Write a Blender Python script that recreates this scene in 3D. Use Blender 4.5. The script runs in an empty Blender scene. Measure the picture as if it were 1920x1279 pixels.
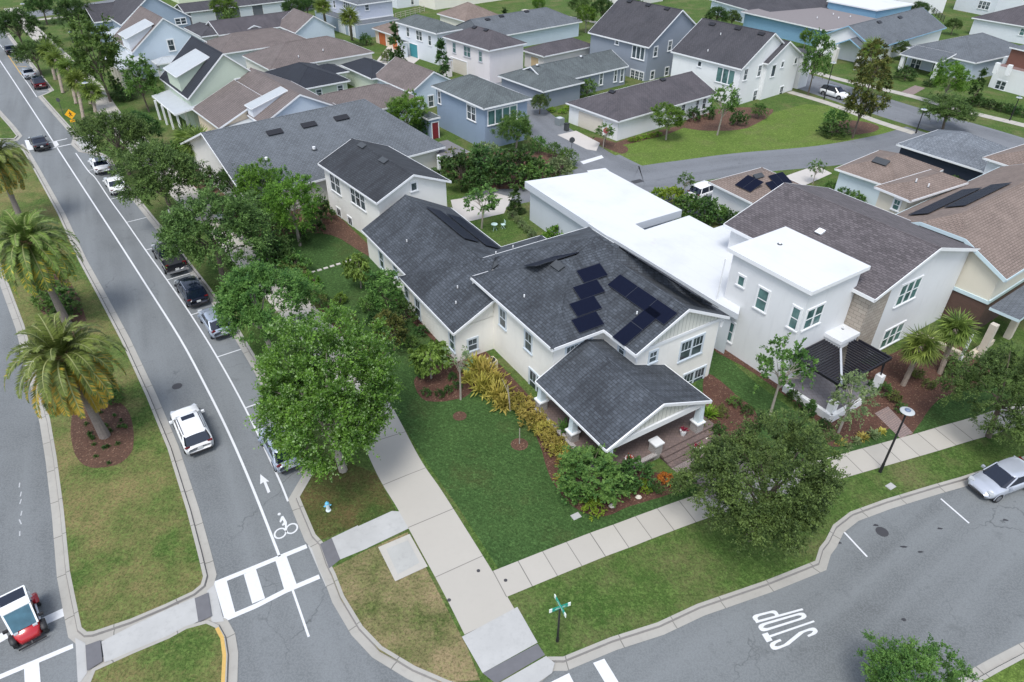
import bpy, math, random
from mathutils import Vector, Matrix
random.seed(7)
R = math.radians
# ---------------------------------------------------------------- camera, light
S = bpy.context.scene
FPX = 1300.0; PITCH = R(35.77); ROLL = R(.43); CX, CY = 960.0, 639.5; CAMH = 33.0
_c, _s = math.cos(PITCH), math.sin(PITCH); _cr, _sr = math.cos(ROLL), math.sin(ROLL)
RGT = Vector((_cr, _sr*_s, _sr*_c)); UPV = Vector((-_sr, _cr*_s, _cr*_c)); FWD = Vector((0, _c, -_s))
CAMP = Vector((0, 0, CAMH))
cam = bpy.data.cameras.new('camera'); camo = bpy.data.objects.new('camera', cam)
S.collection.objects.link(camo); S.camera = camo
cam.sensor_width = 36; cam.lens = 36*FPX/1920; cam.clip_end = 3000; cam.clip_start = .5
M = Matrix((RGT, UPV, -FWD)).transposed().to_4x4(); M.translation = CAMP
camo.matrix_world = M
w = bpy.data.worlds.new('World'); S.world = w; w.use_nodes = True
nt = w.node_tree; bg = nt.nodes['Background']
sky = nt.nodes.new('ShaderNodeTexSky'); sky.sky_type = 'NISHITA'; sky.sun_disc = False
SUN_EL, SUN_ROT = R(62), R(196)
sky.sun_elevation = SUN_EL; sky.sun_rotation = SUN_ROT; sky.air_density = 1.0; sky.dust_density = 1.5; sky.ozone_density = 1.0
hsv = nt.nodes.new('ShaderNodeHueSaturation'); hsv.inputs['Saturation'].default_value = .6     # milky overcast
nt.links.new(sky.outputs[0], hsv.inputs['Color']); nt.links.new(hsv.outputs[0], bg.inputs[0]); bg.inputs[1].default_value = .15
sun = bpy.data.lights.new('sun', 'SUN'); sun.energy = 1.5; sun.angle = R(20); sun.color = (1, .985, .95)
suno = bpy.data.objects.new('sun', sun); S.collection.objects.link(suno)
sd = Vector((math.sin(SUN_ROT)*math.cos(SUN_EL), math.cos(SUN_ROT)*math.cos(SUN_EL), math.sin(SUN_EL)))
suno.rotation_euler = sd.to_track_quat('Z', 'Y').to_euler()
S.view_settings.view_transform = 'Standard'; S.view_settings.look = 'None'; S.view_settings.gamma = 1
S.view_settings.exposure = .78

# ---------------------------------------------------------------- photo point -> world
def ray(x, y):
    d = RGT*((x-CX)/FPX) - UPV*((y-CY)/FPX) + FWD
    return d
def W(x, y, z=0.12):
    d = ray(x, y); t = (z-CAMH)/d.z
    p = CAMP+d*t; p.z = z
    return p
def depth(p): return (Vector(p)-CAMP).dot(FWD)
def ppm(p): return FPX/depth(p)

# ---------------------------------------------------------------- mesh builder
COL = S.collection
class MB:
    def __init__(s): s.v = []; s.f = []; s.m = []; s.uv = []
    def poly(s, pts, m=0, uv=None):
        i = len(s.v); s.v += [Vector(p) for p in pts]; s.f.append(list(range(i, i+len(pts)))); s.m.append(m)
        s.uv.append(uv)
    def faces(s, verts, faces, m=0):
        i = len(s.v); s.v += [Vector(p) for p in verts]
        for f in faces: s.f.append([i+k for k in f]); s.m.append(m); s.uv.append(None)
    def box(s, c, size, ang=0, m=0, mat=None):
        x, y, z = size[0]/2, size[1]/2, size[2]/2
        vs = [Vector((a*x, b*y, d*z)) for d in (-1, 1) for b in (-1, 1) for a in (-1, 1)]
        if mat is None: mat = Matrix.Rotation(ang, 3, 'Z')
        vs = [mat @ v+Vector(c) for v in vs]
        s.faces(vs, [(0, 2, 3, 1), (4, 5, 7, 6), (0, 1, 5, 4), (2, 6, 7, 3), (0, 4, 6, 2), (1, 3, 7, 5)], m)
    def beam(s, p0, p1, wd, ht, m=0, up=Vector((0, 0, 1))):
        p0 = Vector(p0); p1 = Vector(p1); d = p1-p0; L = d.length; d.normalize()
        sd = d.cross(up).normalized(); u = sd.cross(d)
        s.box((p0+p1)/2, (L, wd, ht), m=m, mat=Matrix((d, -sd, u)).transposed())
    def prism(s, pts, z0, z1, m=0, mtop=None):
        n = len(pts); a = sum(pts[i][0]*pts[(i+1) % n][1]-pts[(i+1) % n][0]*pts[i][1] for i in range(n))
        if a < 0: pts = pts[::-1]
        lo = [Vector((p[0], p[1], z0)) for p in pts]; hi = [Vector((p[0], p[1], z1)) for p in pts]
        s.poly(hi, m if mtop is None else mtop); s.poly(lo[::-1], m)
        for i in range(n): s.poly([lo[i], lo[(i+1) % n], hi[(i+1) % n], hi[i]], m)
    def tube(s, p0, p1, r0, r1=None, n=8, m=0, caps=True):
        r1 = r0 if r1 is None else r1; p0 = Vector(p0); p1 = Vector(p1); d = (p1-p0).normalized()
        a = d.orthogonal().normalized(); b = d.cross(a)
        vs = [p+(a*math.cos(t)+b*math.sin(t))*r for p, r in ((p0, r0), (p1, r1)) for t in [2*math.pi*k/n for k in range(n)]]
        fs = [(k, (k+1) % n, n+(k+1) % n, n+k) for k in range(n)]
        if caps: fs += [tuple(range(n))[::-1], tuple(range(n, 2*n))]
        s.faces(vs, fs, m)
    def lathe(s, c, prof, n=16, m=0):
        c = Vector(c); vs = [c+Vector((r*math.cos(2*math.pi*k/n), r*math.sin(2*math.pi*k/n), z)) for r, z in prof for k in range(n)]
        fs = [(j*n+k, j*n+(k+1) % n, (j+1)*n+(k+1) % n, (j+1)*n+k) for j in range(len(prof)-1) for k in range(n)]
        fs += [tuple(range(n))[::-1], tuple(range((len(prof)-1)*n, len(prof)*n))]
        s.faces(vs, fs, m)
    def build(s, name, mats, parent=None, org=(0, 0, 0), smooth=False, autouv=True):
        me = bpy.data.meshes.new(name); org = Vector(org)
        me.from_pydata([tuple(v-org) for v in s.v], [], s.f)
        if not isinstance(mats, (list, tuple)): mats = [mats]
        for mm in mats: me.materials.append(mm)
        me.polygons.foreach_set('material_index', s.m)
        if smooth: me.polygons.foreach_set('use_smooth', [True]*len(s.f))
        if autouv:
            ul = me.uv_layers.new(name='UVMap'); data = [0.0]*(2*len(me.loops))
            for pi, p in enumerate(me.polygons):
                given = s.uv[pi]; n = p.normal
                if given is None:
                    h = Vector((0, 0, 1)).cross(n)
                    if h.length < .02: u = Vector((1, 0, 0)); vv = Vector((0, 1, 0))
                    else: u = h.normalized(); vv = n.cross(u)
                for k, li in enumerate(p.loop_indices):
                    if given: a, b = given[k]
                    else:
                        q = s.v[s.f[pi][k]]; a, b = q.dot(u), q.dot(vv)
                    data[2*li] = a; data[2*li+1] = b
            ul.data.foreach_set('uv', data)
        o = bpy.data.objects.new(name, me); COL.objects.link(o)
        if parent is not None: o.parent = parent
        else: o.location = org
        return o
def tag(o, label=None, cat=None, group=None, kind=None):
    if label: o['label'] = label
    if cat: o['category'] = cat
    if group: o['group'] = group
    if kind: o['kind'] = kind
    return o
def empty(name, loc, rz=0, label=None, cat=None, group=None):
    o = bpy.data.objects.new(name, None); COL.objects.link(o); o.location = loc; o.rotation_euler = (0, 0, rz)
    o.empty_display_size = .2
    return tag(o, label, cat, group)
def copy_tree(o, parent=None):
    c = o.copy(); COL.objects.link(c)
    if parent is not None: c.parent = parent
    for ch in list(o.children): copy_tree(ch, c)
    return c

# ---------------------------------------------------------------- materials
_mc = {}
class NB:
    def __init__(s, name):
        s.mat = bpy.data.materials.new(name); s.mat.use_nodes = True; s.t = s.mat.node_tree
        s.b = s.t.nodes['Principled BSDF']
    def n(s, ty, **kw):
        nd = s.t.nodes.new('ShaderNode'+ty)
        for k, v in kw.items():
            if k in nd.inputs: nd.inputs[k].default_value = v
            else: setattr(nd, k, v)
        return nd
    def l(s, a, b): s.t.links.new(a, b)
    def co(s, kind='Object'): return s.n('TexCoord').outputs[kind]
    def noise(s, vec, scale, detail=4, rough=.55):
        nd = s.n('TexNoise'); nd.inputs['Scale'].default_value = scale; nd.inputs['Detail'].default_value = detail
        nd.inputs['Roughness'].default_value = rough
        if vec is not None: s.l(vec, nd.inputs['Vector'])
        return nd.outputs['Fac']
    def ramp(s, fac, stops):
        r = s.n('ValToRGB'); e = r.color_ramp.elements
        while len(e) < len(stops): e.new(.5)
        for i, (p, c) in enumerate(stops): e[i].position = p; e[i].color = (*c, 1) if len(c) == 3 else c
        s.l(fac, r.inputs[0]); return r.outputs[0]
    def mix(s, a, b, fac, mode='MIX'):
        m = s.n('Mix', data_type='RGBA', blend_type=mode)
        for x, i in ((fac, 0), (a, 6), (b, 7)):
            if hasattr(x, 'links'): s.l(x, m.inputs[i])
            else: m.inputs[i].default_value = (*x, 1) if isinstance(x, tuple) and len(x) == 3 else x
        return m.outputs[2]
    def math(s, op, a, b=None):
        m = s.n('Math', operation=op)
        for x, i in ((a, 0), (b, 1)):
            if x is None: continue
            if hasattr(x, 'links'): s.l(x, m.inputs[i])
            else: m.inputs[i].default_value = x
        return m.outputs[0]
    def mapping(s, vec, scale=(1, 1, 1), rot=(0, 0, 0)):
        m = s.n('Mapping'); m.inputs['Scale'].default_value = scale; m.inputs['Rotation'].default_value = rot
        s.l(vec, m.inputs['Vector']); return m.outputs[0]
    def bump(s, h, strength=.3, dist=.02):
        b = s.n('Bump'); b.inputs['Strength'].default_value = strength; b.inputs['Distance'].default_value = dist
        s.l(h, b.inputs['Height']); s.l(b.outputs[0], s.b.inputs['Normal'])
    def done(s, color=None, rough=.8, metal=0, spec=None):
        if color is not None:
            if hasattr(color, 'links'): s.l(color, s.b.inputs['Base Color'])
            else: s.b.inputs['Base Color'].default_value = (*color, 1)
        s.b.inputs['Roughness'].default_value = rough; s.b.inputs['Metallic'].default_value = metal
        if spec is not None: s.b.inputs['Specular IOR Level'].default_value = spec
        return s.mat
def geo(nb): return nb.n('NewGeometry').outputs['Position']
def sc(c, k): return tuple(min(1, x*k) for x in c)
def plain(name, c, rough=.6, metal=0, var=.12, scale=3):
    if name in _mc: return _mc[name]
    nb = NB(name); nz = nb.noise(geo(nb), scale)
    col = nb.mix(sc(c, 1-var), sc(c, 1+var), nz)
    _mc[name] = nb.done(col, rough, metal); return _mc[name]
def stucco(name, c, rough=.85):
    if name in _mc: return _mc[name]
    nb = NB(name); g = geo(nb); n1 = nb.noise(g, .6, 5); n2 = nb.noise(g, 45, 3)
    n3 = nb.noise(nb.mapping(nb.co('UV'), (2.2, .35, 1)), 1.0, 4)
    col = nb.mix(sc(c, .93), sc(c, 1.05), n1)
    st = nb.ramp(n3, [(.55, (0, 0, 0)), (.8, (1, 1, 1))])
    col = nb.mix(col, sc(c, .78), nb.math('MULTIPLY', st, .35))
    nb.bump(n2, .25, .01); _mc[name] = nb.done(col, rough); return _mc[name]
def siding(name, c, pitch=.17):
    if name in _mc: return _mc[name]
    nb = NB(name); uv = nb.co('UV'); sep = nb.n('SeparateXYZ'); nb.l(uv, sep.inputs[0])
    fr = nb.math('FRACT', nb.math('DIVIDE', sep.outputs['Y'], pitch))
    ln = nb.ramp(fr, [(0, (1, 1, 1)), (.1, (0, 0, 0))])
    n1 = nb.noise(geo(nb), .8, 4)
    col = nb.mix(sc(c, .94), sc(c, 1.05), n1); col = nb.mix(col, sc(c, .62), nb.math('MULTIPLY', ln, .6))
    nb.bump(fr, .5, .02); _mc[name] = nb.done(col, .7); return _mc[name]
def board(name, c, pitch=.4):
    if name in _mc: return _mc[name]
    nb = NB(name); uv = nb.co('UV'); sep = nb.n('SeparateXYZ'); nb.l(uv, sep.inputs[0])
    fr = nb.math('FRACT', nb.math('DIVIDE', sep.outputs['X'], pitch))
    ln = nb.ramp(fr, [(0, (1, 1, 1)), (.12, (1, 1, 1)), (.13, (0, 0, 0))])
    col = nb.mix(c, sc(c, .6), ln); nb.bump(ln, .4, .03); _mc[name] = nb.done(col, .7); return _mc[name]
def shingle(name, c, mott=.5, streak=.4, dark=(.02, .022, .028)):
    if name in _mc: return _mc[name]
    nb = NB(name); uv = nb.co('UV'); g = geo(nb)
    br = nb.n('TexBrick'); br.offset = .5; br.squash = 1
    nb.l(uv, br.inputs['Vector'])
    for k, v in (('Scale', 1), ('Brick Width', .42), ('Row Height', .22), ('Mortar Size', .032), ('Mortar Smooth', .5), ('Bias', 0)): br.inputs[k].default_value = v
    br.inputs['Color1'].default_value = (*sc(c, 1-mott*.38), 1); br.inputs['Color2'].default_value = (*sc(c, 1+mott*.38), 1)
    br.inputs['Mortar'].default_value = (*sc(c, .42), 1)
    n1 = nb.noise(g, .45, 5); n2 = nb.noise(nb.mapping(uv, (3.0, .22, 1)), 1.0, 5); n4 = nb.noise(g, 14, 2)
    col = nb.mix(br.outputs['Color'], sc(c, 1.35), nb.math('MULTIPLY', nb.ramp(n1, [(.4, (0, 0, 0)), (.7, (1, 1, 1))]), .35))
    col = nb.mix(col, dark, nb.math('MULTIPLY', nb.ramp(n2, [(.45, (0, 0, 0)), (.68, (1, 1, 1))]), streak))
    n5 = nb.noise(g, .3, 3)
    col = nb.mix(col, dark, nb.math('MULTIPLY', nb.ramp(n5, [(.48, (0, 0, 0)), (.7, (1, 1, 1))]), streak*.8))
    col = nb.mix(col, sc(c, 1.7), nb.math('MULTIPLY', nb.ramp(n4, [(.55, (0, 0, 0)), (.75, (1, 1, 1))]), .3))
    nb.bump(br.outputs['Fac'], -.5, .02); _mc[name] = nb.done(col, .92); return _mc[name]
def seam(name, c):
    if name in _mc: return _mc[name]
    nb = NB(name); uv = nb.co('UV'); sep = nb.n('SeparateXYZ'); nb.l(uv, sep.inputs[0])
    fr = nb.math('FRACT', nb.math('DIVIDE', sep.outputs['X'], .42))
    ln = nb.ramp(fr, [(0, (1, 1, 1)), (.08, (1, 1, 1)), (.1, (0, 0, 0))])
    n1 = nb.noise(geo(nb), .8, 4)
    col = nb.mix(sc(c, .85), sc(c, 1.05), n1); col = nb.mix(col, sc(c, .6), nb.math('MULTIPLY', ln, .55))
    nb.bump(ln, .6, .03); _mc[name] = nb.done(col, .7, 0); return _mc[name]
def membrane(name, c):
    if name in _mc: return _mc[name]
    nb = NB(name); g = geo(nb); n1 = nb.noise(g, .25, 6, .6); n2 = nb.noise(g, 2.5, 5)
    col = nb.mix(sc(c, 1), sc(c, .9), nb.ramp(n1, [(.5, (0, 0, 0)), (.72, (1, 1, 1))]))
    col = nb.mix(col, sc(c, .8), nb.math('MULTIPLY', nb.ramp(n2, [(.6, (0, 0, 0)), (.75, (1, 1, 1))]), .2))
    sep = nb.n('SeparateXYZ'); nb.l(nb.mapping(g, (1, 1, 1), (0, 0, R(-33))), sep.inputs[0]); fr = nb.math('FRACT', nb.math('DIVIDE', sep.outputs['X'], 1.8))
    col = nb.mix(col, sc(c, .82), nb.math('MULTIPLY', nb.ramp(fr, [(0, (1, 1, 1)), (.03, (0, 0, 0))]), .6))
    n3 = nb.noise(g, .7, 6, .7); col = nb.mix(col, (.5, .46, .42), nb.math('MULTIPLY', nb.ramp(n3, [(.62, (0, 0, 0)), (.72, (1, 1, 1))]), .4))
    _mc[name] = nb.done(col, .6); return _mc[name]
def asphalt(name, c=(.085, .09, .1), track=True):
    if name in _mc: return _mc[name]
    nb = NB(name); g = geo(nb); n1 = nb.noise(g, .12, 5, .6); n2 = nb.noise(g, 9, 4, .8); n3 = nb.noise(g, 2.2, 4)
    uv = nb.co('UV'); n4 = nb.noise(nb.mapping(uv, (.03, .55, 1)), 1.0, 3, .5)
    n6 = nb.noise(g, 9, 2)
    col = nb.mix(sc(c, .78), sc(c, 1.3), nb.ramp(n1, [(.3, (0, 0, 0)), (.7, (1, 1, 1))]))
    if track: col = nb.mix(col, sc(c, 1.35), nb.math('MULTIPLY', nb.ramp(n4, [(.40, (0, 0, 0)), (.62, (1, 1, 1))]), .9))
    col = nb.mix(col, sc(c, .62), nb.math('MULTIPLY', nb.ramp(n3, [(.55, (0, 0, 0)), (.75, (1, 1, 1))]), .3))
    col = nb.mix(col, sc(c, 2.0), nb.math('MULTIPLY', nb.ramp(n2, [(.47, (0, 0, 0)), (.62, (1, 1, 1))]), .55))
    col = nb.mix(col, sc(c, .4), nb.math('MULTIPLY', nb.ramp(n6, [(.58, (0, 0, 0)), (.74, (1, 1, 1))]), .35))
    vo = nb.n('TexVoronoi', feature='DISTANCE_TO_EDGE'); vo.inputs['Scale'].default_value = .16
    dv = nb.n('VectorMath', operation='ADD'); nz = nb.n('TexNoise'); nz.inputs['Scale'].default_value = .9; nz.inputs['Detail'].default_value = 5; nb.l(g, nz.inputs['Vector']); nb.l(g, dv.inputs[0])
    sv = nb.n('VectorMath', operation='SCALE'); sv.inputs['Scale'].default_value = 1.6; nb.l(nz.outputs['Color'], sv.inputs[0]); nb.l(sv.outputs[0], dv.inputs[1]); nb.l(dv.outputs[0], vo.inputs['Vector'])
    ck = nb.math('MULTIPLY', nb.ramp(vo.outputs['Distance'], [(0, (1, 1, 1)), (.008, (0, 0, 0))]), nb.ramp(n1, [(.5, (0, 0, 0)), (.62, (1, 1, 1))]))
    col = nb.mix(col, sc(c, .3), nb.math('MULTIPLY', ck, .6))
    n7 = nb.noise(g, .5, 6, .7); col = nb.mix(col, sc(c, .55), nb.math('MULTIPLY', nb.ramp(n7, [(.6, (0, 0, 0)), (.68, (1, 1, 1))]), .3))
    nb.bump(n2, .4, .01); _mc[name] = nb.done(col, .88); return _mc[name]
def concrete(name, c=(.42, .4, .38), joint=0, blotch=.3):
    if name in _mc: return _mc[name]
    nb = NB(name); g = geo(nb); n1 = nb.noise(g, .5, 6, .65); n2 = nb.noise(g, 22, 3); n3 = nb.noise(g, 3, 5, .65)
    col = nb.mix(sc(c, 1-blotch*.5), sc(c, 1+blotch*.35), n1)
    col = nb.mix(col, sc(c, .68), nb.math('MULTIPLY', nb.ramp(n3, [(.52, (0, 0, 0)), (.78, (1, 1, 1))]), blotch))
    col = nb.mix(col, sc(c, .75), nb.math('MULTIPLY', n2, .15))
    if joint:
        uv = nb.co('UV'); sep = nb.n('SeparateXYZ'); nb.l(uv, sep.inputs[0])
        fr = nb.math('FRACT', nb.math('DIVIDE', sep.outputs['X'], joint))
        ln = nb.ramp(fr, [(0, (1, 1, 1)), (.045/joint, (1, 1, 1)), (.06/joint, (0, 0, 0))])
        col = nb.mix(col, (.06, .06, .055), nb.math('MULTIPLY', ln, .75)); nb.bump(ln, -.5, .02)
        # one slab differs slightly from the next
        fl = nb.math('FLOOR', nb.math('DIVIDE', sep.outputs['X'], joint)); wn = nb.n('TexWhiteNoise', noise_dimensions='1D'); nb.l(fl, wn.inputs['W'])
        col = nb.mix(col, sc(c, .8), nb.math('MULTIPLY', wn.outputs[0], .3))
    _mc[name] = nb.done(col, .85); return _mc[name]
def grass(name, g1, g2, dry=(.16, .13, .06), dryamt=.3, stripe=0):
    if name in _mc: return _mc[name]
    nb = NB(name); g = geo(nb); n1 = nb.noise(g, .35, 6, .65); n2 = nb.noise(g, 7, 5, .85); n3 = nb.noise(g, .22, 5, .65); n5 = nb.noise(g, 55, 2)
    col = nb.mix(g1, g2, nb.ramp(n1, [(.32, (0, 0, 0)), (.68, (1, 1, 1))]))
    if stripe:
        wv = nb.n('TexWave'); wv.inputs['Scale'].default_value = stripe; wv.inputs['Distortion'].default_value = 2.5; wv.inputs['Detail'].default_value = 3
        nb.l(nb.mapping(g, (1, 1, 1), (0, 0, R(-60))), wv.inputs['Vector'])
        col = nb.mix(col, sc(g2, 1.25), nb.math('MULTIPLY', wv.outputs['Fac'], .35))
    t = .62-dryamt*.35
    col = nb.mix(col, dry, nb.math('MULTIPLY', nb.ramp(n3, [(t-.08, (0, 0, 0)), (t+.14, (1, 1, 1))]), .85))
    n6 = nb.noise(g, 3.0, 6, .8)
    col = nb.mix(col, dry, nb.math('MULTIPLY', nb.ramp(n6, [(.5, (0, 0, 0)), (.75, (1, 1, 1))]), .25+dryamt*.8))
    col = nb.mix(col, sc(g1, .35), nb.math('MULTIPLY', nb.ramp(n2, [(.46, (0, 0, 0)), (.6, (1, 1, 1))]), .6))
    col = nb.mix(col, sc(g2, 2.0), nb.math('MULTIPLY', nb.ramp(nb.noise(nb.mapping(g, (1, 1, 1), (0, 0, 1)), 5, 5, .85), [(.5, (0, 0, 0)), (.64, (1, 1, 1))]), .6))
    nb.bump(n2, .8, .05); _mc[name] = nb.done(col, .95, spec=.1); return _mc[name]
def mulch(name, c=(.13, .05, .03)):
    if name in _mc: return _mc[name]
    nb = NB(name); g = geo(nb); n1 = nb.noise(g, 11, 4, .7); n2 = nb.noise(g, .8, 4); v = nb.n('TexVoronoi'); v.inputs['Scale'].default_value = 14; nb.l(nb.mapping(g, (1, 1, 1)), v.inputs['Vector'])
    col = nb.mix(sc(c, .45), sc(c, 1.8), nb.ramp(n1, [(.35, (0, 0, 0)), (.65, (1, 1, 1))]))
    col = nb.mix(col, sc(c, .6), n2); col = nb.mix(col, (.3, .2, .13), nb.math('MULTIPLY', nb.ramp(v.outputs['Color'], [(.78, (0, 0, 0)), (.9, (1, 1, 1))]), .6))
    nb.bump(n1, 1, .06); _mc[name] = nb.done(col, .95); return _mc[name]
def leafmat(name, dark, lite, alt=None, rough=.55, trans=.35):
    if name in _mc: return _mc[name]
    dark = (dark[0]*1.75, dark[1]*1.55, dark[2]*1.4); lite = (lite[0]*1.75, lite[1]*1.6, lite[2]*1.5)
    nb = NB(name); gm = nb.n('NewGeometry'); oi = nb.n('ObjectInfo'); n1 = nb.noise(gm.outputs['Position'], .9, 3)
    f = nb.math('ADD', nb.math('MULTIPLY', gm.outputs['Random Per Island'], .45), nb.math('MULTIPLY', nb.ramp(n1, [(.3, (0, 0, 0)), (.7, (1, 1, 1))]), .6))
    f = nb.math('SUBTRACT', f, .08)
    col = nb.ramp(f, [(.15, dark), (.85, lite)])
    if alt: col = nb.mix(col, alt, nb.math('MULTIPLY', nb.ramp(gm.outputs['Random Per Island'], [(.8, (0, 0, 0)), (.9, (1, 1, 1))]), .7))
    hs = nb.n('HueSaturation'); nb.l(col, hs.inputs['Color'])
    nb.l(nb.math('ADD', nb.math('MULTIPLY', oi.outputs['Random'], .3), .85), hs.inputs['Value'])
    nb.l(nb.math('ADD', nb.math('MULTIPLY', oi.outputs['Random'], .03), .485), hs.inputs['Hue'])
    nb.done(hs.outputs[0], rough, spec=.25)
    tr = nb.n('BsdfTranslucent'); nb.l(hs.outputs[0], tr.inputs[0]); ms = nb.n('MixShader'); ms.inputs[0].default_value = trans
    nb.l(nb.b.outputs[0], ms.inputs[1]); nb.l(tr.outputs[0], ms.inputs[2]); nb.l(ms.outputs[0], nb.t.nodes['Material Output'].inputs[0])
    _mc[name] = nb.mat; return nb.mat
def glass(name, c=(.02, .035, .04), c2=(.1, .19, .2), rough=.08):
    """window glass: dark room with pale blinds part of the way, glossy"""
    if name in _mc: return _mc[name]
    nb = NB(name); gm = nb.n('NewGeometry'); n1 = nb.noise(gm.outputs['Position'], 1.1, 2); col = nb.mix(c, c2, nb.ramp(nb.math('ADD', nb.math('MULTIPLY', n1, .6), nb.math('MULTIPLY', gm.outputs['Random Per Island'], .4)), [(.38, (0, 0, 0)), (.6, (1, 1, 1))]))
    _mc[name] = nb.done(col, rough, spec=.7); return _mc[name]
def paint(name, c, metal=0, rough=.25, coat=.6):
    if name in _mc: return _mc[name]
    nb = NB(name); n1 = nb.noise(nb.co('Object'), 1.5, 3); nb.done(nb.mix(sc(c, .93), sc(c, 1.04), n1), rough, metal)
    nb.b.inputs['Coat Weight'].default_value = coat; nb.b.inputs['Coat Roughness'].default_value = .06
    _mc[name] = nb.mat; return nb.mat
WHITE = plain('white_trim_paint', (.74, .75, .76), .5, var=.03)
BLACK = plain('black_metal', (.015, .015, .018), .45)
DKGREY = plain('dark_grey_metal', (.05, .055, .06), .5)
GL_T = glass('window_glass_teal_blind', (.03, .07, .07), (.1, .2, .19))
GL_D = glass('window_glass_dark', (.012, .018, .024), (.085, .11, .12))
# ---------------------------------------------------------------- ground, roads, kerbs
_zn = [0]
def sheet(name, pts, z, m, px=True, label=None, kind='structure', part=None, ang=0):
    _zn[0] += 1; z += _zn[0]*.00004
    mb = MB()
    P3 = [W(x, y, z) for x, y in pts] if px else [Vector((p[0], p[1], z)) for p in pts]
    n = len(P3); a = sum(P3[i].x*P3[(i+1) % n].y-P3[(i+1) % n].x*P3[i].y for i in range(n))
    if a < 0: P3 = P3[::-1]
    c, s = math.cos(ang), math.sin(ang)
    mb.poly(P3, 0, [(p.x*c+p.y*s, -p.x*s+p.y*c) for p in P3])
    o = mb.build(name, m); tag(o, label, kind=kind); return o
def smooth_path(P, n=6):
    out = []
    for i in range(len(P)-1):
        p0 = P[max(i-1, 0)]; p1 = P[i]; p2 = P[i+1]; p3 = P[min(i+2, len(P)-1)]
        for k in range(n):
            t = k/n; out.append(.5*((2*p1)+(p2-p0)*t+(2*p0-5*p1+4*p2-p3)*t*t+(3*p1-p0-3*p2+p3)*t**3))
    out.append(P[-1]); return out
def ribbon(mb, P, w0, w1, z0, z1=None, m=0):
    """strip along world path P between lateral offsets w0..w1 (positive = left of travel)"""
    z1 = z0 if z1 is None else z1
    A = []; B = []; s = [0]
    for i, p in enumerate(P):
        d0 = (P[i]-P[i-1]).normalized() if i else (P[1]-P[0]).normalized()
        d1 = (P[i+1]-P[i]).normalized() if i < len(P)-1 else d0
        n0 = Vector((-d0.y, d0.x, 0)); n1 = Vector((-d1.y, d1.x, 0)); n = (n0+n1)
        n = n/max(.35, n.length_squared)*2
        A.append(Vector((p.x+n.x*w0, p.y+n.y*w0, z0))); B.append(Vector((p.x+n.x*w1, p.y+n.y*w1, z1)))
        if i: s.append(s[-1]+(P[i]-P[i-1]).length)
    for i in range(len(P)-1):
        q = [A[i], A[i+1], B[i+1], B[i]]; u = [(s[i], w0), (s[i+1], w0), (s[i+1], w1), (s[i], w1)]
        if (q[1]-q[0]).cross(q[2]-q[0]).z < 0: q = q[::-1]; u = u[::-1]
        mb.poly(q, m, u)
    return A, B
G_LAWN = grass('lawn_grass', (.034, .072, .021), (.052, .1, .03), (.07, .08, .03), .0, 1.2)
G_VERGE = grass('verge_grass', (.05, .1, .022), (.078, .125, .032), (.17, .15, .075), .2)
G_FIELD = grass('field_grass', (.085, .14, .028), (.12, .175, .04), (.14, .15, .06), .12)
G_CORNER = grass('corner_grass', (.05, .1, .022), (.09, .135, .036), (.24, .185, .09), .36)
G_GEN = grass('common_grass', (.035, .065, .016), (.055, .09, .022), (.1, .08, .04), .2)
ASPH = asphalt('avenue_asphalt', (.125, .134, .138)); ASPH2 = asphalt('alley_asphalt', (.12, .127, .138))
CON = concrete('kerb_concrete', (.38, .365, .33), 3.05, .5); SIDE = concrete('sidewalk_concrete', (.43, .405, .36), 1.55, .14)
TRAIL = concrete('wide_walk_concrete', (.43, .405, .36), 3.9, .12); RAMP = concrete('ramp_concrete', (.42, .42, .41), 0, .5)
TACT = plain('ramp_grey_pad', (.13, .13, .14), .9, var=.15); MULCH = mulch('red_bark_mulch', (.1, .045, .03)); MULCH2 = mulch('brown_bark_mulch', (.11, .055, .035))
PAINTW = plain('road_paint_white', (.62, .63, .64), .7, var=.14, scale=6); PAINTY = plain('road_paint_yellow', (.52, .34, .1), .7, var=.2, scale=6)

g = MB(); g.poly([(-900, -60, -.05), (900, -60, -.05), (900, 1500, -.05), (-900, 1500, -.05)])
tag(g.build('ground', G_GEN), 'open grassy ground stretching out beyond the streets', kind='structure')
# avenue & cross street asphalt as one sheet each
sheet('avenue_road', [(-900, 1500), (1100, 1500), (1300, 1290), (1060, 1230), (640, 1000), (600, 860), (420, 540), (240, 300), (60, 60), (-60, -40), (-400, -160), (-1100, -160)], 0, ASPH, ang=R(118))
sheet('cross_street', [(900, 1190), (1060, 1215), (1530, 1020), (1600, 940), (1920, 840), (2600, 640), (3200, 900), (2300, 1500), (1000, 1520)], .006, asphalt('cross_street_asphalt', (.122, .131, .134)), ang=R(35))

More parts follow.
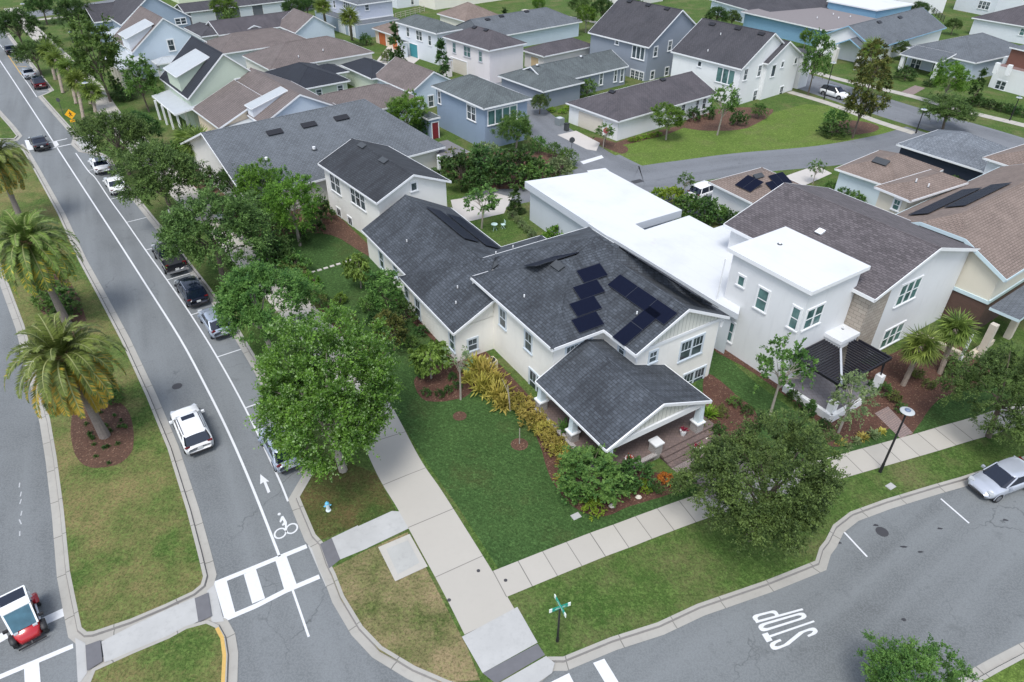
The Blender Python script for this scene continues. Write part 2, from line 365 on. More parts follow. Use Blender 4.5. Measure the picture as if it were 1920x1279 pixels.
def slab(name, px, z, m, far=[], label=None, gutter=True, kerb=True, closed=True, idx=None):
    """raised block of ground with a concrete kerb and gutter along the clicked part"""
    P = [W(x, y, 0) for x, y in px]
    allp = P+[Vector((x, y, 0)) for x, y in far]
    n = len(allp); a = sum(allp[i].x*allp[(i+1) % n].y-allp[(i+1) % n].x*allp[i].y for i in range(n))
    mb = MB(); mb.prism([(p.x, p.y) for p in allp], -.04, z, 0, 0)
    o = mb.build(name, m); tag(o, label, kind='structure')
    sg = -1 if a > 0 else 1     # outside = right of travel when ccw
    path = P+[P[0]] if closed else P
    k = MB()
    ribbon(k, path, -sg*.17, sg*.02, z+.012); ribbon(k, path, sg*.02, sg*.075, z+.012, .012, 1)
    if gutter: ribbon(k, path, sg*.075, sg*.5, .012, .02)
    tag(k.build('kerb', [CON, concrete('dark_kerb_face', (.2, .19, .18), 0, .5)]), kind='structure')  # kerb face is a darker concrete tone than the kerb top and gutter
    return o
avenue_kerb = [(-60, -25), (-30, 15), (15, 62), (40, 95), (70, 133), (100, 171), (90, 176), (78, 181), (110, 217), (145, 256),
    (141, 270), (155, 283), (185, 288), (205, 297), (225, 333), (250, 365), (275, 395), (307, 435), (340, 477), (390, 541), (440, 612), (487, 690), (530, 770), (566, 846), (582, 892),
    (557, 935), (568, 962), (587, 1007), (601, 1022), (614, 1060), (624, 1080), (640, 1122), (675, 1180), (712, 1219), (775, 1257), (840, 1285), (900, 1300), (960, 1290), (1005, 1262), (1030, 1240)]
street_kerb = [(1057, 1240), (1147, 1203), (1235, 1175), (1310, 1140), (1435, 1097), (1533, 1058), (1541, 1032), (1552, 1018), (1566, 990), (1597, 966), (1660, 943), (1752, 915), (1805, 900), (1920, 862), (2150, 790), (2600, 680)]
slab('lawn_block', avenue_kerb+street_kerb, .12, G_VERGE, far=[(420, 150), (420, 900), (-700, 900)], closed=False, label='grass verges and yards of the corner block')
med1 = [(-90, 330), (-40, 415), (0, 500), (15, 540), (42, 612), (66, 700), (90, 790), (102, 860), (115, 960), (126, 1075), (137, 1130), (148, 1183), (160, 1193), (175, 1192), (246, 1168), (312, 1140), (365, 1115), (383, 1100), (388, 1082), (378, 1040), (357, 960), (320, 842), (280, 745), (232, 640), (190, 560), (152, 490), (112, 402), (67, 320), (47, 285), (38, 275), (0, 290)]
slab('median', med1, .12, G_CORNER, label='grassy centre strip of the avenue')
med2 = [(158, 1340), (162, 1290), (175, 1257), (250, 1223), (317, 1195), (350, 1177), (390, 1166), (410, 1175), (422, 1197), (427, 1230), (425, 1280), (415, 1340)]
slab('median_tip', med2, .12, G_CORNER, label='rounded grassy tip of the centre strip')
med3 = [(-60, 280), (0, 262), (28, 262), (34, 256), (20, 238), (-5, 210), (-60, 150), (-220, -10), (-400, 0), (-200, 160)]
slab('median_far', med3, .12, G_VERGE, label='far stretch of the grassy centre strip')
k = MB(); ribbon(k, [W(x, y, 0) for x, y in [(411, 1178), (421, 1197), (425.5, 1230), (423, 1280), (413, 1340)]], -.18, .0, .137)
tag(k.build('yellow_kerb_paint', PAINTY), kind='structure')
south = [(1780, 1330), (1826, 1279), (1870, 1254), (1925, 1225), (2100, 1150), (2400, 1060), (2500, 1500)]
slab('south_verge', south, .12, G_FIELD, label='grass verge across the street')

# walks
SP = lambda px, z=.134: smooth_path([W(x, y, z) for x, y in px])
k = MB(); ribbon(k, SP([(20, 15), (60, 56), (112, 105), (168, 157), (205, 212), (262, 275), (330, 346), (400, 412), (470, 487), (545, 568), (620, 655), (690, 760), (747, 873), (787, 936), (838, 1022), (882, 1098), (928, 1183)]), -1.47, 1.47, .134)
tag(k.build('avenue_walk', TRAIL), 'wide pale concrete walk beside the avenue', kind='structure')
k = MB(); ribbon(k, SP([(936, 1095), (1015, 1063), (1080, 1037), (1126, 1019), (1173, 1002), (1220, 984), (1320, 948), (1430, 915), (1557, 880), (1667, 849), (1738, 829), (1791, 813), (1840, 799), (1920, 774), (2080, 728), (2300, 670)]), -.9, .9, .139)
tag(k.build('street_walk', SIDE), 'jointed concrete walk along the cross street', kind='structure')
# ramps
sheet('ramp', [(763, 960), (735, 958), (671, 987), (686, 1029), (745, 1001), (768, 990)], .131, RAMP)
sheet('ramp', [(671, 985), (621, 1009), (638, 1049), (689, 1028)], .129, RAMP)
sheet('ramp_pad', [(622, 1009), (600, 1020), (617, 1066), (638, 1049)], .137, TACT)
sheet('kerb_apron', [(577, 1022), (601, 1018), (620, 1066), (626, 1082), (611, 1100)], .008, RAMP)
sheet('ramp', [(866, 1194), (970, 1138), (1008, 1205), (905, 1262)], .142, RAMP)
sheet('ramp_pad', [(905, 1262), (1008, 1207), (1022, 1228), (930, 1282)], .145, TACT)
sheet('ramp', [(930, 1284), (1024, 1230), (1040, 1243), (1035, 1262), (980, 1300), (935, 1300)], .145, RAMP)
sheet('median_walk', [(190, 1203), (250, 1172), (312, 1143), (365, 1120), (372, 1165), (318, 1193), (252, 1222), (196, 1242)], .1, RAMP)
sheet('ramp_pad', [(365, 1122), (390, 1111), (397, 1155), (372, 1167)], .105, TACT)
sheet('ramp_pad', [(160, 1210), (188, 1200), (192, 1240), (163, 1258)], .105, TACT)
sheet('ramp', [(388, 1108), (402, 1096), (420, 1165), (397, 1168)], .03, RAMP)
sheet('ramp', [(141, 1196), (160, 1206), (163, 1262), (146, 1285)], .03, RAMP)
sheet('ramp', [(148, 255), (165, 250), (185, 258), (178, 286), (155, 284), (142, 270)], .128, RAMP)
sheet('utility_slab', [(709, 1026), (768, 1001), (802, 1062), (741, 1090)], .15, concrete('utility_slab_concrete', (.44, .42, .38), 0, .3))
sheet('utility_lid', [(724, 1029), (765, 1013), (787, 1055), (746, 1077)], .158, concrete('utility_lid_concrete', (.40, .40, .38), 0, .5))
# lawn patches
sheet('front_lawn', [(600, 530), (470, 455), (520, 380), (560, 370), (650, 430), (710, 500), (800, 600), (880, 700), (1010, 800), (1130, 945), (1330, 895), (1330, 930), (1160, 984), (1067, 1019), (937, 1070), (862, 955), (800, 868), (764, 812), (700, 715), (620, 610)], .124, G_LAWN)
sheet('side_lawn', [(1320, 660), (1340, 650), (1420, 720), (1530, 800), (1560, 848), (1500, 868), (1330, 780), (1300, 740)], .124, G_LAWN)
sheet('side_lawn', [(1545, 840), (1700, 750), (1830, 700), (1900, 740), (1830, 782), (1560, 866)], .124, G_LAWN)
sheet('corner_verge', [(618, 1068), (690, 1030), (764, 998), (876, 1214), (900, 1275), (830, 1281), (712, 1222), (640, 1125)], .124, grass('worn_corner_grass', (.06, .09, .024), (.1, .12, .04), (.32, .24, .14), .56))
sheet('open_field', [(1130, 290), (1200, 250), (1400, 225), (1510, 195), (1560, 200), (1725, 255), (1690, 262), (1500, 287), (1300, 310), (1210, 315), (1160, 300)], .124, G_FIELD)
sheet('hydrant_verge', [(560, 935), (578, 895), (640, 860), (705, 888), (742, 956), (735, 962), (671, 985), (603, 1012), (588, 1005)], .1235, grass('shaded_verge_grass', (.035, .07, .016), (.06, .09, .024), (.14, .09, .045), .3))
# mulch beds
def bed(px, m=MULCH, z=.13):
    n = len(px); P = [Vector((x, y, 0)) for x, y in px]; out = []
    for i in range(n):
        p0, p1, p2, p3 = P[i-1], P[i], P[(i+1) % n], P[(i+2) % n]
        for k in range(4):
            t = k/4; q = .5*((2*p1)+(p2-p0)*t+(2*p0-5*p1+4*p2-p3)*t*t+(3*p1-p0-3*p2+p3)*t**3); out.append((q.x+random.uniform(-.7, .7), q.y+random.uniform(-.5, .5)))
    return sheet('mulch_bed', out, z, m)
bed([(776, 715), (800, 752), (870, 745), (900, 720), (945, 745), (985, 770), (1010, 830), (1035, 900), (1075, 950), (1130, 968), (1180, 950), (1260, 925), (1310, 900), (1140, 870), (1060, 820), (1000, 750), (900, 650), (790, 590), (740, 560), (770, 600), (840, 670), (800, 690)])
bed([(1325, 700), (1320, 760), (1335, 830), (1305, 890), (1340, 900), (1400, 850), (1420, 780), (1380, 740)])
bed([(1335, 650), (1415, 700), (1530, 790), (1555, 835), (1600, 830), (1690, 790), (1700, 740), (1640, 690), (1500, 640), (1400, 620)], MULCH)
bed([(1640, 690), (1700, 810), (1720, 800), (1760, 750), (1840, 720), (1850, 680), (1760, 640)], MULCH)
bed([(145, 760), (132, 800), (140, 850), (160, 873), (190, 877), (225, 868), (248, 845), (250, 800), (232, 760), (190, 745)], MULCH2)
bed([(500, 460), (560, 490), (600, 540), (640, 600), (690, 640), (720, 660), (700, 690), (650, 650), (590, 570), (530, 510), (480, 470)], MULCH2)
bed([(560, 380), (620, 395), (700, 470), (690, 480), (620, 440), (540, 440), (500, 450), (480, 430)], MULCH2)
bed([(540, 395), (400, 420), (330, 350), (430, 300), (600, 330)], MULCH2, .126)
bed([(840, 290), (1060, 290), (1000, 350), (870, 345)], MULCH2)
bed([(1275, 235), (1340, 205), (1450, 205), (1400, 240), (1330, 245)], MULCH2)
bed([(1560, 235), (1575, 250), (1610, 252), (1645, 245), (1640, 233), (1590, 225)], MULCH2)
bed([(1150, 275), (1240, 255), (1280, 240), (1290, 232), (1170, 262)], MULCH2)
bed([(1105, 262), (1165, 288), (1175, 275), (1120, 258)], MULCH2)
def ring(px, r=.55, m=MULCH2, z=.1305):
    c = W(*px, z); mb = MB(); mb.poly([c+Vector((r*math.cos(t*.52), r*math.sin(t*.52), 0)) for t in range(12)]); tag(mb.build('mulch_ring', m), kind='structure')
ring((862, 780), .5); ring((974, 833), .6)
# alleys and streets on the block
k = MB()
ribbon(k, SP([(890, 150), (960, 190), (1030, 247), (1075, 275), (1120, 303), (1190, 330), (1275, 322), (1400, 305), (1560, 290), (1680, 268), (1740, 250)], .128), -3.3, 3.3, .128)
tag(k.build('alley_road', ASPH2), kind='structure')
k = MB(); ribbon(k, SP([(1120, 300), (1180, 330), (1250, 355), (1380, 400), (1500, 450)], .1265), -3.6, 3.6, .1265); tag(k.build('alley_road', ASPH2), kind='structure')
k = MB(); ribbon(k, SP([(890, 385), (960, 365), (1050, 350), (1130, 320)], .1272), -2.6, 2.6, .1272); tag(k.build('alley_road', ASPH2), kind='structure')
k = MB(); ribbon(k, SP([(1400, 120), (1500, 150), (1600, 182), (1700, 214), (1830, 252), (1960, 292), (2200, 360)], .129), -4.4, 4.4, .129); tag(k.build('side_street', ASPH2), kind='structure')
k = MB(); ribbon(k, SP([(1480, 172), (1560, 196), (1640, 226), (1715, 250)], .14), -.8, .8, .14); tag(k.build('side_street_walk', SIDE), kind='structure')
k = MB(); ribbon(k, SP([(1440, 108), (1560, 145), (1700, 178), (1800, 206), (1920, 235), (2050, 270)], .14), -.9, .9, .14); tag(k.build('side_street_walk', SIDE), kind='structure')
k = MB(); ribbon(k, SP([(-60, 45), (60, 27), (130, 18), (240, 0), (420, -30)], .129), -4, 4, .129); tag(k.build('far_cross_street', ASPH2), kind='structure')
k = MB(); ribbon(k, SP([(70, 37), (125, 31), (200, 18)], .14), -.9, .9, .14); tag(k.build('far_walk', SIDE), kind='structure')
k = MB(); ribbon(k, SP([(980, 18), (1100, 38), (1180, 60)], .14), -.9, .9, .14); tag(k.build('far_walk', SIDE), kind='structure')
# driveways, patios
DRV = concrete('driveway_concrete', (.5, .47, .44), 0, .2)
sheet('driveway', [(1045, 253), (1080, 245), (1125, 268), (1118, 283), (1100, 280)], .133, DRV)
sheet('driveway', [(845, 375), (930, 362), (960, 370), (945, 400), (880, 415), (850, 395)], .133, DRV)
sheet('driveway', [(640, 200), (740, 70), (800, 100), (700, 180)], .133, DRV)
sheet('driveway', [(1430, 345), (1530, 310), (1560, 325), (1470, 365)], .133, DRV)
PAVE = None
def paver(name, c1, c2, w=.3, h=.15):
    nb = NB(name); br = nb.n('TexBrick'); nb.l(nb.co('UV'), br.inputs['Vector'])
    for kk, v in (('Scale', 1), ('Brick Width', w), ('Row Height', h), ('Mortar Size', .012)): br.inputs[kk].default_value = v
    br.inputs['Color1'].default_value = (*c1, 1); br.inputs['Color2'].default_value = (*c2, 1); br.inputs['Mortar'].default_value = (.08, .07, .06, 1)
    n1 = nb.noise(geo(nb), 1.3, 4); col = nb.mix(br.outputs['Color'], sc(c1, .6), nb.math('MULTIPLY', n1, .5)); return nb.done(col, .85)
PAV1 = paver('pink_grey_pavers', (.3, .22, .2), (.24, .19, .18)); PAV2 = paver('grey_pavers', (.2, .19, .21), (.16, .155, .17), .4, .4)
sheet('paved_walk', [(1640, 775), (1665, 762), (1712, 812), (1688, 822)], .1345, PAV1, ang=R(35))
sheet('paved_walk', [(1592, 820), (1640, 775), (1655, 768), (1600, 740)], .1335, PAV1) if 0 else None
sheet('paved_walk', [(1690, 172), (1716, 160), (1735, 165), (1712, 178)], .142, PAV1)
for x in (487, 0): pass
for i in range(8):
    t = i/7; x = 587+t*(670-587); y = 510+t*(484-510); c = W(x, y, .15); mb = MB(); mb.box((c.x, c.y, .145), (.42, .3, .05), R(33)); tag(mb.build('stepping_stone', DRV), ['first', 'second', 'third', 'fourth', 'fifth', 'sixth', 'seventh', 'eighth'][i]+' square stepping stone across the side lawn, counted from the hedge', 'stepping stone', 'stepping stones across the side lawn')
for i in range(3):
    c = W(543+5.5*i, 525-2.2*i, .15); mb = MB(); mb.box((c.x, c.y, .145), (.25, .5, .05), R(33)); tag(mb.build('stepping_stone', DRV), ['nearest', 'middle', 'last'][i]+' narrow pale stepping stone beside the wide walk', 'stepping stone', 'narrow stepping stones beside the walk')

# painted markings
def mark(px, m=PAINTW, z=.011, name='road_marking'):
    return sheet(name, px, z, m)
def line(px, wd, m=PAINTW, z=.0115, name='road_marking', sm=True):
    P = [W(x, y, z) for x, y in px]
    if sm and len(P) > 2: P = smooth_path(P, 4)
    k = MB(); ribbon(k, P, -wd/2, wd/2, z); tag(k.build(name, m), kind='structure')
line([(-60, 28), (0, 114), (66, 214), (135, 320), (214, 441), (275, 536), (337, 634), (384, 721), (430, 814), (475, 918), (524, 1043)], .15)
line([(-40, 35), (0, 84), (12, 98)], .12); line([(12, 99), (40, 140)], .14, PAINTY); line([(40, 140), (55, 161), (69, 182)], .12)
for i in range(5):
    a = (17+6.5*i, 108+8*i); line([a, (a[0]+20, a[1]+1)], .18, PAINTY)
ST = [(142, 287), (165, 320), (178.75, 333.75), (206, 374), (237, 417), (273, 469), (313, 525), (358, 590.5), (407, 669.5), (459.5, 765), (517.5, 886), (540, 940)]
line(ST, .12)
for i in (1, 3, 4, 5, 6, 7, 8, 9, 10):
    p = W(*ST[i], .012); q = W(*ST[i+1], .012) if i < 11 else p; d = (q-p).normalized(); nrm = Vector((-d.y, d.x, 0)); 
    k = MB(); ribbon(k, [p, p+nrm*2.35], -.055, .055, .0125); tag(k.build('stall_marking', PAINTW), kind='structure')
line([(70, 173), (92, 171)], .1)
line([(401, 1095), (480, 1063), (575, 1024)], .3, sm=False); line([(419, 1162), (480, 1136), (533, 1109), (599, 1081)], .3, sm=False, z=.012)
mark([(402, 1097), (425, 1088), (441, 1148), (420, 1158)], z=.0135); mark([(457, 1077), (480, 1067), (497, 1122), (473, 1132)], z=.0135); mark([(516, 1050), (537, 1042), (556, 1095), (533, 1106)], z=.0135)
line([(549, 1107), (579, 1194)], .12)
mark([(75, 1160), (128, 1136), (130, 1151), (82, 1173)]); mark([(-5, 1190), (10, 1184), (16, 1196), (-5, 1208)]); line([(-30, 1283), (0, 1269), (137, 1211)], .28, sm=False); mark([(45, 1252), (73, 1240), (78, 1300), (47, 1300)], z=.013)
for yy in (905, 922, 936, 958, 974, 996): line([(35+yy % 7, yy), (36+yy % 5, yy+9)], .07, plain('worn_paint', (.4, .41, .42), .8, var=.3, scale=8))
mark([(46, 263), (62, 262), (66, 280), (52, 282)]); line([(90, 268), (126, 260)], .25, sm=False); line([(84, 281), (134, 270)], .25, sm=False)
mark([(98, 266), (106, 264), (111, 272), (103, 276)], z=.0135)
mark([(1112, 1243), (1133, 1235), (1163, 1284), (1139, 1288)], z=.016); mark([(1010, 1290), (1067, 1262), (1078, 1284), (1060, 1300)], z=.016)
line([(1583, 998), (1626, 1044)], .11, z=.016); line([(1764, 935), (1817, 981)], .11, z=.016)
# alley stop bars
mark([(1088, 303), (1128, 291), (1132, 296), (1094, 308)], z=.136); mark([(1100, 320), (1135, 315), (1142, 320), (1106, 326)], z=.136)
# lane arrow
def pxpoly(pts, z=.0125, name='lane_symbol'): return mark(pts, z=z, name=name)
pxpoly([(488, 889), (505, 903), (499, 903), (507, 922), (502, 925), (494, 904), (488, 908)])
# bicycle symbol
def ringmark(c, rx, wd, z=.0125):
    p = W(*c, z); k = MB(); P = [p+Vector((rx*math.cos(t*math.pi/9), rx*1.12*math.sin(t*math.pi/9), 0)) for t in range(19)]
    ribbon(k, P, -wd/2, wd/2, z); tag(k.build('lane_symbol', PAINTW), kind='structure')
ringmark((525.5, 1000), .32, .1); ringmark((547, 991), .32, .1)
pxpoly([(527, 969), (531, 967), (538, 979), (537.5, 993), (534.5, 996), (534, 984), (530, 986), (528.5, 984), (532, 979), (530, 975), (526, 980), (524, 978)])
ringmark((523.5, 964), .05, .09)
# STOP lettering, tall narrow road characters
B0 = W(1536, 1186, .018); B1 = W(1497, 1134, .018); T0 = W(1449, 1221, .018); T1 = W(1409, 1156, .018)
def letter(strokes, x0, x1, px_, py_, mb):
    for P_ in strokes:
        for (a, b), (c, d) in zip(P_[:-1], P_[1:]):
            z = .018+.0002*(len(mb.f)+1); pts = []
            cs = [(x+sx*px_, y+sy*py_) for x, y in ((a, b), (c, d)) for sx in (-.5, .5) for sy in (-.5, .5)]
            cs = sorted(set(cs)); hull = []
            for part in (cs, cs[::-1]):
                h_ = []
                for q in part:
                    while len(h_) > 1 and (h_[-1][0]-h_[-2][0])*(q[1]-h_[-2][1])-(h_[-1][1]-h_[-2][1])*(q[0]-h_[-2][0]) <= 0: h_.pop()
                    h_.append(q)
                hull += h_[:-1]
            for x, y in hull:
                s = x0+(x1-x0)*x; q = (B0*(1-s)+B1*s)*(1-y)+(T0*(1-s)+T1*s)*y; pts.append((q.x, q.y, z))
            if (Vector(pts[1])-Vector(pts[0])).cross(Vector(pts[2])-Vector(pts[0])).z < 0: pts.reverse()
            mb.poly(pts)
mb = MB(); arc = lambda cx, cy, rx, ry, a0, a1, n=6: [(cx+rx*math.cos(R(a0+(a1-a0)*k/n)), cy+ry*math.sin(R(a0+(a1-a0)*k/n))) for k in range(n+1)]
letter([[(.12, .2), (.12, .12)]+arc(.5, .15, .38, .11, 180, 360)+[(.88, .3), (.12, .7)]+arc(.5, .85, .38, .11, 180, 0)+[(.88, .78)]], 0, .21, .3, .075, mb)
letter([[(.08, .95), (.92, .95)], [(.5, .0), (.5, .95)]], .26, .47, .27, .12, mb)
letter([arc(.5, .85, .38, .11, 180, 0)+[(.88, .15)]+arc(.5, .15, .38, .11, 0, -180)+[(.12, .85)]], .53, .74, .3, .075, mb)
letter([[(.12, .02), (.12, .95), (.5, .95)]+arc(.55, .85, .35, .11, 90, 0)+[(.9, .62)]+arc(.55, .6, .35, .08, 0, -90)+[(.12, .52)]], .8, 1.01, .3, .075, mb)
tag(mb.build('stop_lettering', PAINTW), kind='structure')
# manholes, patches
IRON = plain('iron_cover', (.045, .045, .05), .7)
def disc(name, px, r, m=IRON, z=.013, n=20, label=None, cat=None):
    c = W(*px, z); mb = MB(); mb.lathe((c.x, c.y, z-.01), [(r, 0), (r, .01), (r*.9, .016), (r*.1, .016)], n); return tag(mb.build(name, m), label, cat)
disc('manhole_cover', (332, 724), .36, label='round iron manhole cover in the avenue ahead of the white car', cat='manhole cover')
disc('manhole_cover', (1654, 997), .36, z=.022, label='round dark manhole cover in the street between two bay lines', cat='manhole cover')
for q, t in (((897, 1070), 'small round iron cap in the wide walk, on its outer edge'), ((842, 1125), 'small round iron cap on the inner edge of the wide walk'), ((948, 1088), 'small round iron cap at the start of the narrow walk')):
    disc('valve_cap', q, .1, z=.15, label=t, cat='valve cap')
STAIN = plain('oil_stain', (.035, .035, .04), .6, var=.3)
for q in [(1643, 985), (1695, 1025), (1725, 1035), (1762, 991), (1573, 1018), (1695, 1162), (1885, 975)]:
    c = W(*q, .017); mb = MB(); mb.poly([c+Vector((random.uniform(.06, .14)*math.cos(t*.9)*1.8, random.uniform(.05, .11)*math.sin(t*.9), 0)) for t in range(7)]); tag(mb.build('oil_stain', STAIN), kind='structure')
c = W(1195, 340, .14); mb = MB(); mb.box((c.x, c.y, .14), (1.4, .8, .02), R(30)); tag(mb.build('drain_grate', IRON), 'rectangular iron drain grate in the alley', 'drain grate')
# ---------------------------------------------------------------- houses
def plane_hit(o, d, poly):
    a, b, c = poly[0], poly[1], poly[2]; n = (b-a).cross(c-a)
    if n.length < 1e-9: return None
    n.normalize(); den = n.dot(d)
    if den > -1e-6: return None
    t = n.dot(a-o)/den
    if t <= 0: return None
    p = o+d*t; k = len(poly)
    for i in range(k):
        e = poly[(i+1) % k]-poly[i]
        if e.length < 1e-6: continue
        if e.cross(p-poly[i]).dot(n) < -1e-4*e.length: return None
    return t, p, n
class House:
    def __init__(s, name, loc, label, cat='house', group=None):
        s.root = empty(name, loc, 0, label, cat, group); s.org = Vector(loc); s.reg = []; s.walls = {}; s.roofs = []
        s.trim = MB(); s.trim_m = WHITE; s.vi = 0
    def wallmb(s, m):
        return s.walls.setdefault((m.name, s.vi), (MB(), m))[0]
    def wpoly(s, m, pts):
        pts = [Vector(p) for p in pts]; s.wallmb(m).poly(pts); s.reg.append(pts)
    def wallprism(s, m, pts, z0, z1, top=False):
        n = len(pts); a = sum(pts[i][0]*pts[(i+1) % n][1]-pts[(i+1) % n][0]*pts[i][1] for i in range(n))
        if a < 0: pts = pts[::-1]
        for i in range(n):
            p, q = pts[i], pts[(i+1) % n]
            s.wpoly(m, [(p[0], p[1], z0), (q[0], q[1], z0), (q[0], q[1], z1), (p[0], p[1], z1)])
        if top: s.wpoly(m, [(p[0], p[1], z1) for p in pts])
    def roofplanes(s, polys, m, th=.18, trim=None, name='roof', caps=True, fas=None):
        """planes listed counter-clockwise seen from above; extruded down, fascia on the sides"""
        mb = MB(); P = [[Vector(p) for p in q] for q in polys]; edges = {}
        key = lambda v: (round(v.x, 2), round(v.y, 2), round(v.z, 2))
        for q in P:
            n = (q[1]-q[0]).cross(q[2]-q[0])
            if n.z < 0: q.reverse()
            for i in range(len(q)): edges.setdefault(frozenset((key(q[i]), key(q[(i+1) % len(q)]))), []).append((q[i], q[(i+1) % len(q)]))
            mb.poly(q, 0); s.reg.append(q)
            mb.poly([v-Vector((0, 0, th)) for v in q][::-1], 1)
        for e in edges.values():
            if len(e) == 1:
                a, b = e[0]; d = Vector((0, 0, th)); mb.poly([a-d, b-d, b, a], 1 if fas is None or fas(a, b) else 0)
                # gutter / rake board a little proud
                h = (b-a); out = Vector((h.y, -h.x, 0))
                if out.length > .01 and h.length > .4 and (fas is None or fas(a, b)):
                    out.normalize(); o2 = out*.035; up = Vector((0, 0, .01))
                    mb.poly([a-d+o2, b-d+o2, b+o2+up, a+o2+up], 1); mb.poly([a+o2+up, b+o2+up, b+up-out*.02, a+up-out*.02], 1); mb.poly([a-d, b-d, b-d+o2, a-d+o2][::-1], 1)
            elif caps and len(e) == 2:
                a, b = e[0]; h = b-a
                if h.length > .6:   # ridge / hip cap
                    sd = Vector((h.y, -h.x, 0))
                    if sd.length > .01:
                        sd.normalize(); up = Vector((0, 0, .035)); w_ = .13
                        # only on convex edges: compare planes by sampling below
                        mb.poly([a-sd*w_-up*.6, b-sd*w_-up*.6, b+up, a+up], 2) if s._convex(e, P) else None
                        mb.poly([a+up, b+up, b+sd*w_-up*.6, a+sd*w_-up*.6], 2) if s._convex(e, P) else None
        o = mb.build(name, [m, trim or s.trim_m, m], s.root, s.org); return o
    def _convex(s, e, P):
        (a, b) = e[0]; mid = (a+b)/2
        for q in P:
            if any((v-a).length < .02 for v in q) and any((v-b).length < .02 for v in q): continue
        # find the two planes holding the edge, test the far centroid against the other plane
        own = [q for q in P if any((v-a).length < .02 for v in q) and any((v-b).length < .02 for v in q)]
        if len(own) < 2: return False
        q0, q1 = own[0], own[1]; n = (q0[1]-q0[0]).cross(q0[2]-q0[0]).normalized(); c = sum(q1, Vector())/len(q1)
        return (c-q0[0]).dot(n) < -.02
    def frame(s, c0, cu, cv, z, px=True):
        """returns T(a,b,z), A, B; a runs c0->cu, b the perpendicular towards cv"""
        p0, pu, pv = (W(*c0, z), W(*cu, z), W(*cv, z)) if px else (Vector(c0), Vector(cu), Vector(cv))
        u = (pu-p0); A = u.length; u.normalize(); v = Vector((-u.y, u.x, 0)); B = (pv-p0).dot(v)
        if B < 0: v = -v; B = -B
        return (lambda a, b, zz: Vector((p0.x+u.x*a+v.x*b, p0.y+u.y*a+v.y*b, zz))), A, B
    def vol(s, c0, cu, cv, ze, kind='hip', slope=.45, rm=None, wm=None, z0=.05, over=.45, ridge=None, ins=None, th=.2, ext=(0, 0, 0, 0), A=None, B=None, px=True, name='roof', wall=True, off=.5, trim=None):
        s.vi += 1
        T, a_, b_ = s.frame(c0, cu, cv, ze, px); A = A or a_; B = B or b_
        a0, a1, b0, b1 = -ext[0], A+ext[1], -ext[2], B+ext[3]; A = a1-a0; B = b1-b0
        T0 = T; T = lambda a, b, z: T0(a+a0, b+b0, z)
        if kind in ('gable', 'hip'):
            if ridge is None: ridge = 'u' if A >= B else 'v'
            if ridge == 'v': T2 = lambda a, b, z: T(b, a, z); L, Wd = B, A
            else: T2 = T; L, Wd = A, B
            run = Wd*off; zr = ze+slope*run
            if ins is None: ins = (0, 0) if kind == 'gable' else (min(run, L/2), min(run, L/2))
            i0, i1 = ins
            r0 = T2(i0, run, zr); r1 = T2(L-i1, run, zr); A0, A1, B1, B0 = T2(0, 0, ze), T2(L, 0, ze), T2(L, Wd, ze), T2(0, Wd, ze)
            polys = []
            if (r0-r1).length < .05: polys = [[A0, A1, r0], [A1, B1, r0], [B1, B0, r0], [B0, A0, r0]]
            else:
                polys = [[A0, A1, r1, r0], [B1, B0, r0, r1]]
                if i1 > 0: polys.append([A1, B1, r1])
                if i0 > 0: polys.append([B0, A0, r0])
            s.roofplanes(polys, rm, th, trim, name)
            if wall:
                o = over; zt = ze+slope*min(o, run)-.04 if kind == 'gable' else ze-th+.02
                zt = ze+.02 if (i0 > 0 and i1 > 0) else ze+slope*o-th
                s.wallprism(wm, [tuple(T2(*q, 0))[:2] for q in ((o, o), (L-o, o), (L-o, Wd-o), (o, Wd-o))], z0, zt)
                for e, a in ((i0, o), (i1, L-o)):
                    if e == 0:
                        g = [T2(a, o, zt), T2(a, Wd-o, zt), T2(a, run, zr-th-.01)]
                        cen = T2(L/2, Wd/2, zt); n = (g[1]-g[0]).cross(g[2]-g[0])
                        if n.dot(g[0]-cen) < 0: g = [g[1], g[0], g[2]]
                        s.wpoly(wm, g)
        elif kind == 'flat':
            pts = [tuple(T(*q, 0))[:2] for q in ((0, 0), (A, 0), (A, B), (0, B))]
            mb = MB(); mb.prism(pts, ze-th, ze, 1, 0)
            top = [Vector((p[0], p[1], ze)) for p in pts]
            if (top[1]-top[0]).cross(top[2]-top[0]).z < 0: top.reverse()
            s.reg.append(top); mb.build(name, [rm, trim or s.trim_m], s.root, s.org)
            if wall: s.wallprism(wm, [tuple(T(*q, 0))[:2] for q in ((over, over), (A-over, over), (A-over, B-over), (over, B-over))], z0, ze-th)
        elif kind == 'shed':      # high side along b = B (ridge 'u') : low eave is b = 0
            zr = ze+slope*B
            s.roofplanes([[T(0, 0, ze), T(A, 0, ze), T(A, B, zr), T(0, B, zr)]], rm, th, trim, name)
            if wall:
                o = over
                s.wallprism(wm, [tuple(T(*q, 0))[:2] for q in ((o, o), (A-o, o), (A-o, B-o), (o, B-o))], z0, ze+slope*o-th)
                for a in (o, A-o):
                    g = [T(a, o, ze+slope*o-th), T(a, B-o, ze+slope*o-th), T(a, B-o, ze+slope*(B-o)-th)]
                    cen = T(A/2, B/2, ze); n = (g[1]-g[0]).cross(g[2]-g[0])
                    if n.dot(g[0]-cen) < 0: g = g[::-1]
                    s.wpoly(wm, g)
        s.T = T; s.A = A; s.B = B; s.ze = ze
        return T, A, B
    def hit(s, x, y, want=None):
        d = ray(x, y); best = None
        for q in s.reg:
            h = plane_hit(CAMP, d, q)
            if h and (want is None or (want == 'wall') == (abs(h[2].z) < .2)) and (best is None or h[0] < best[0]): best = h
        return best
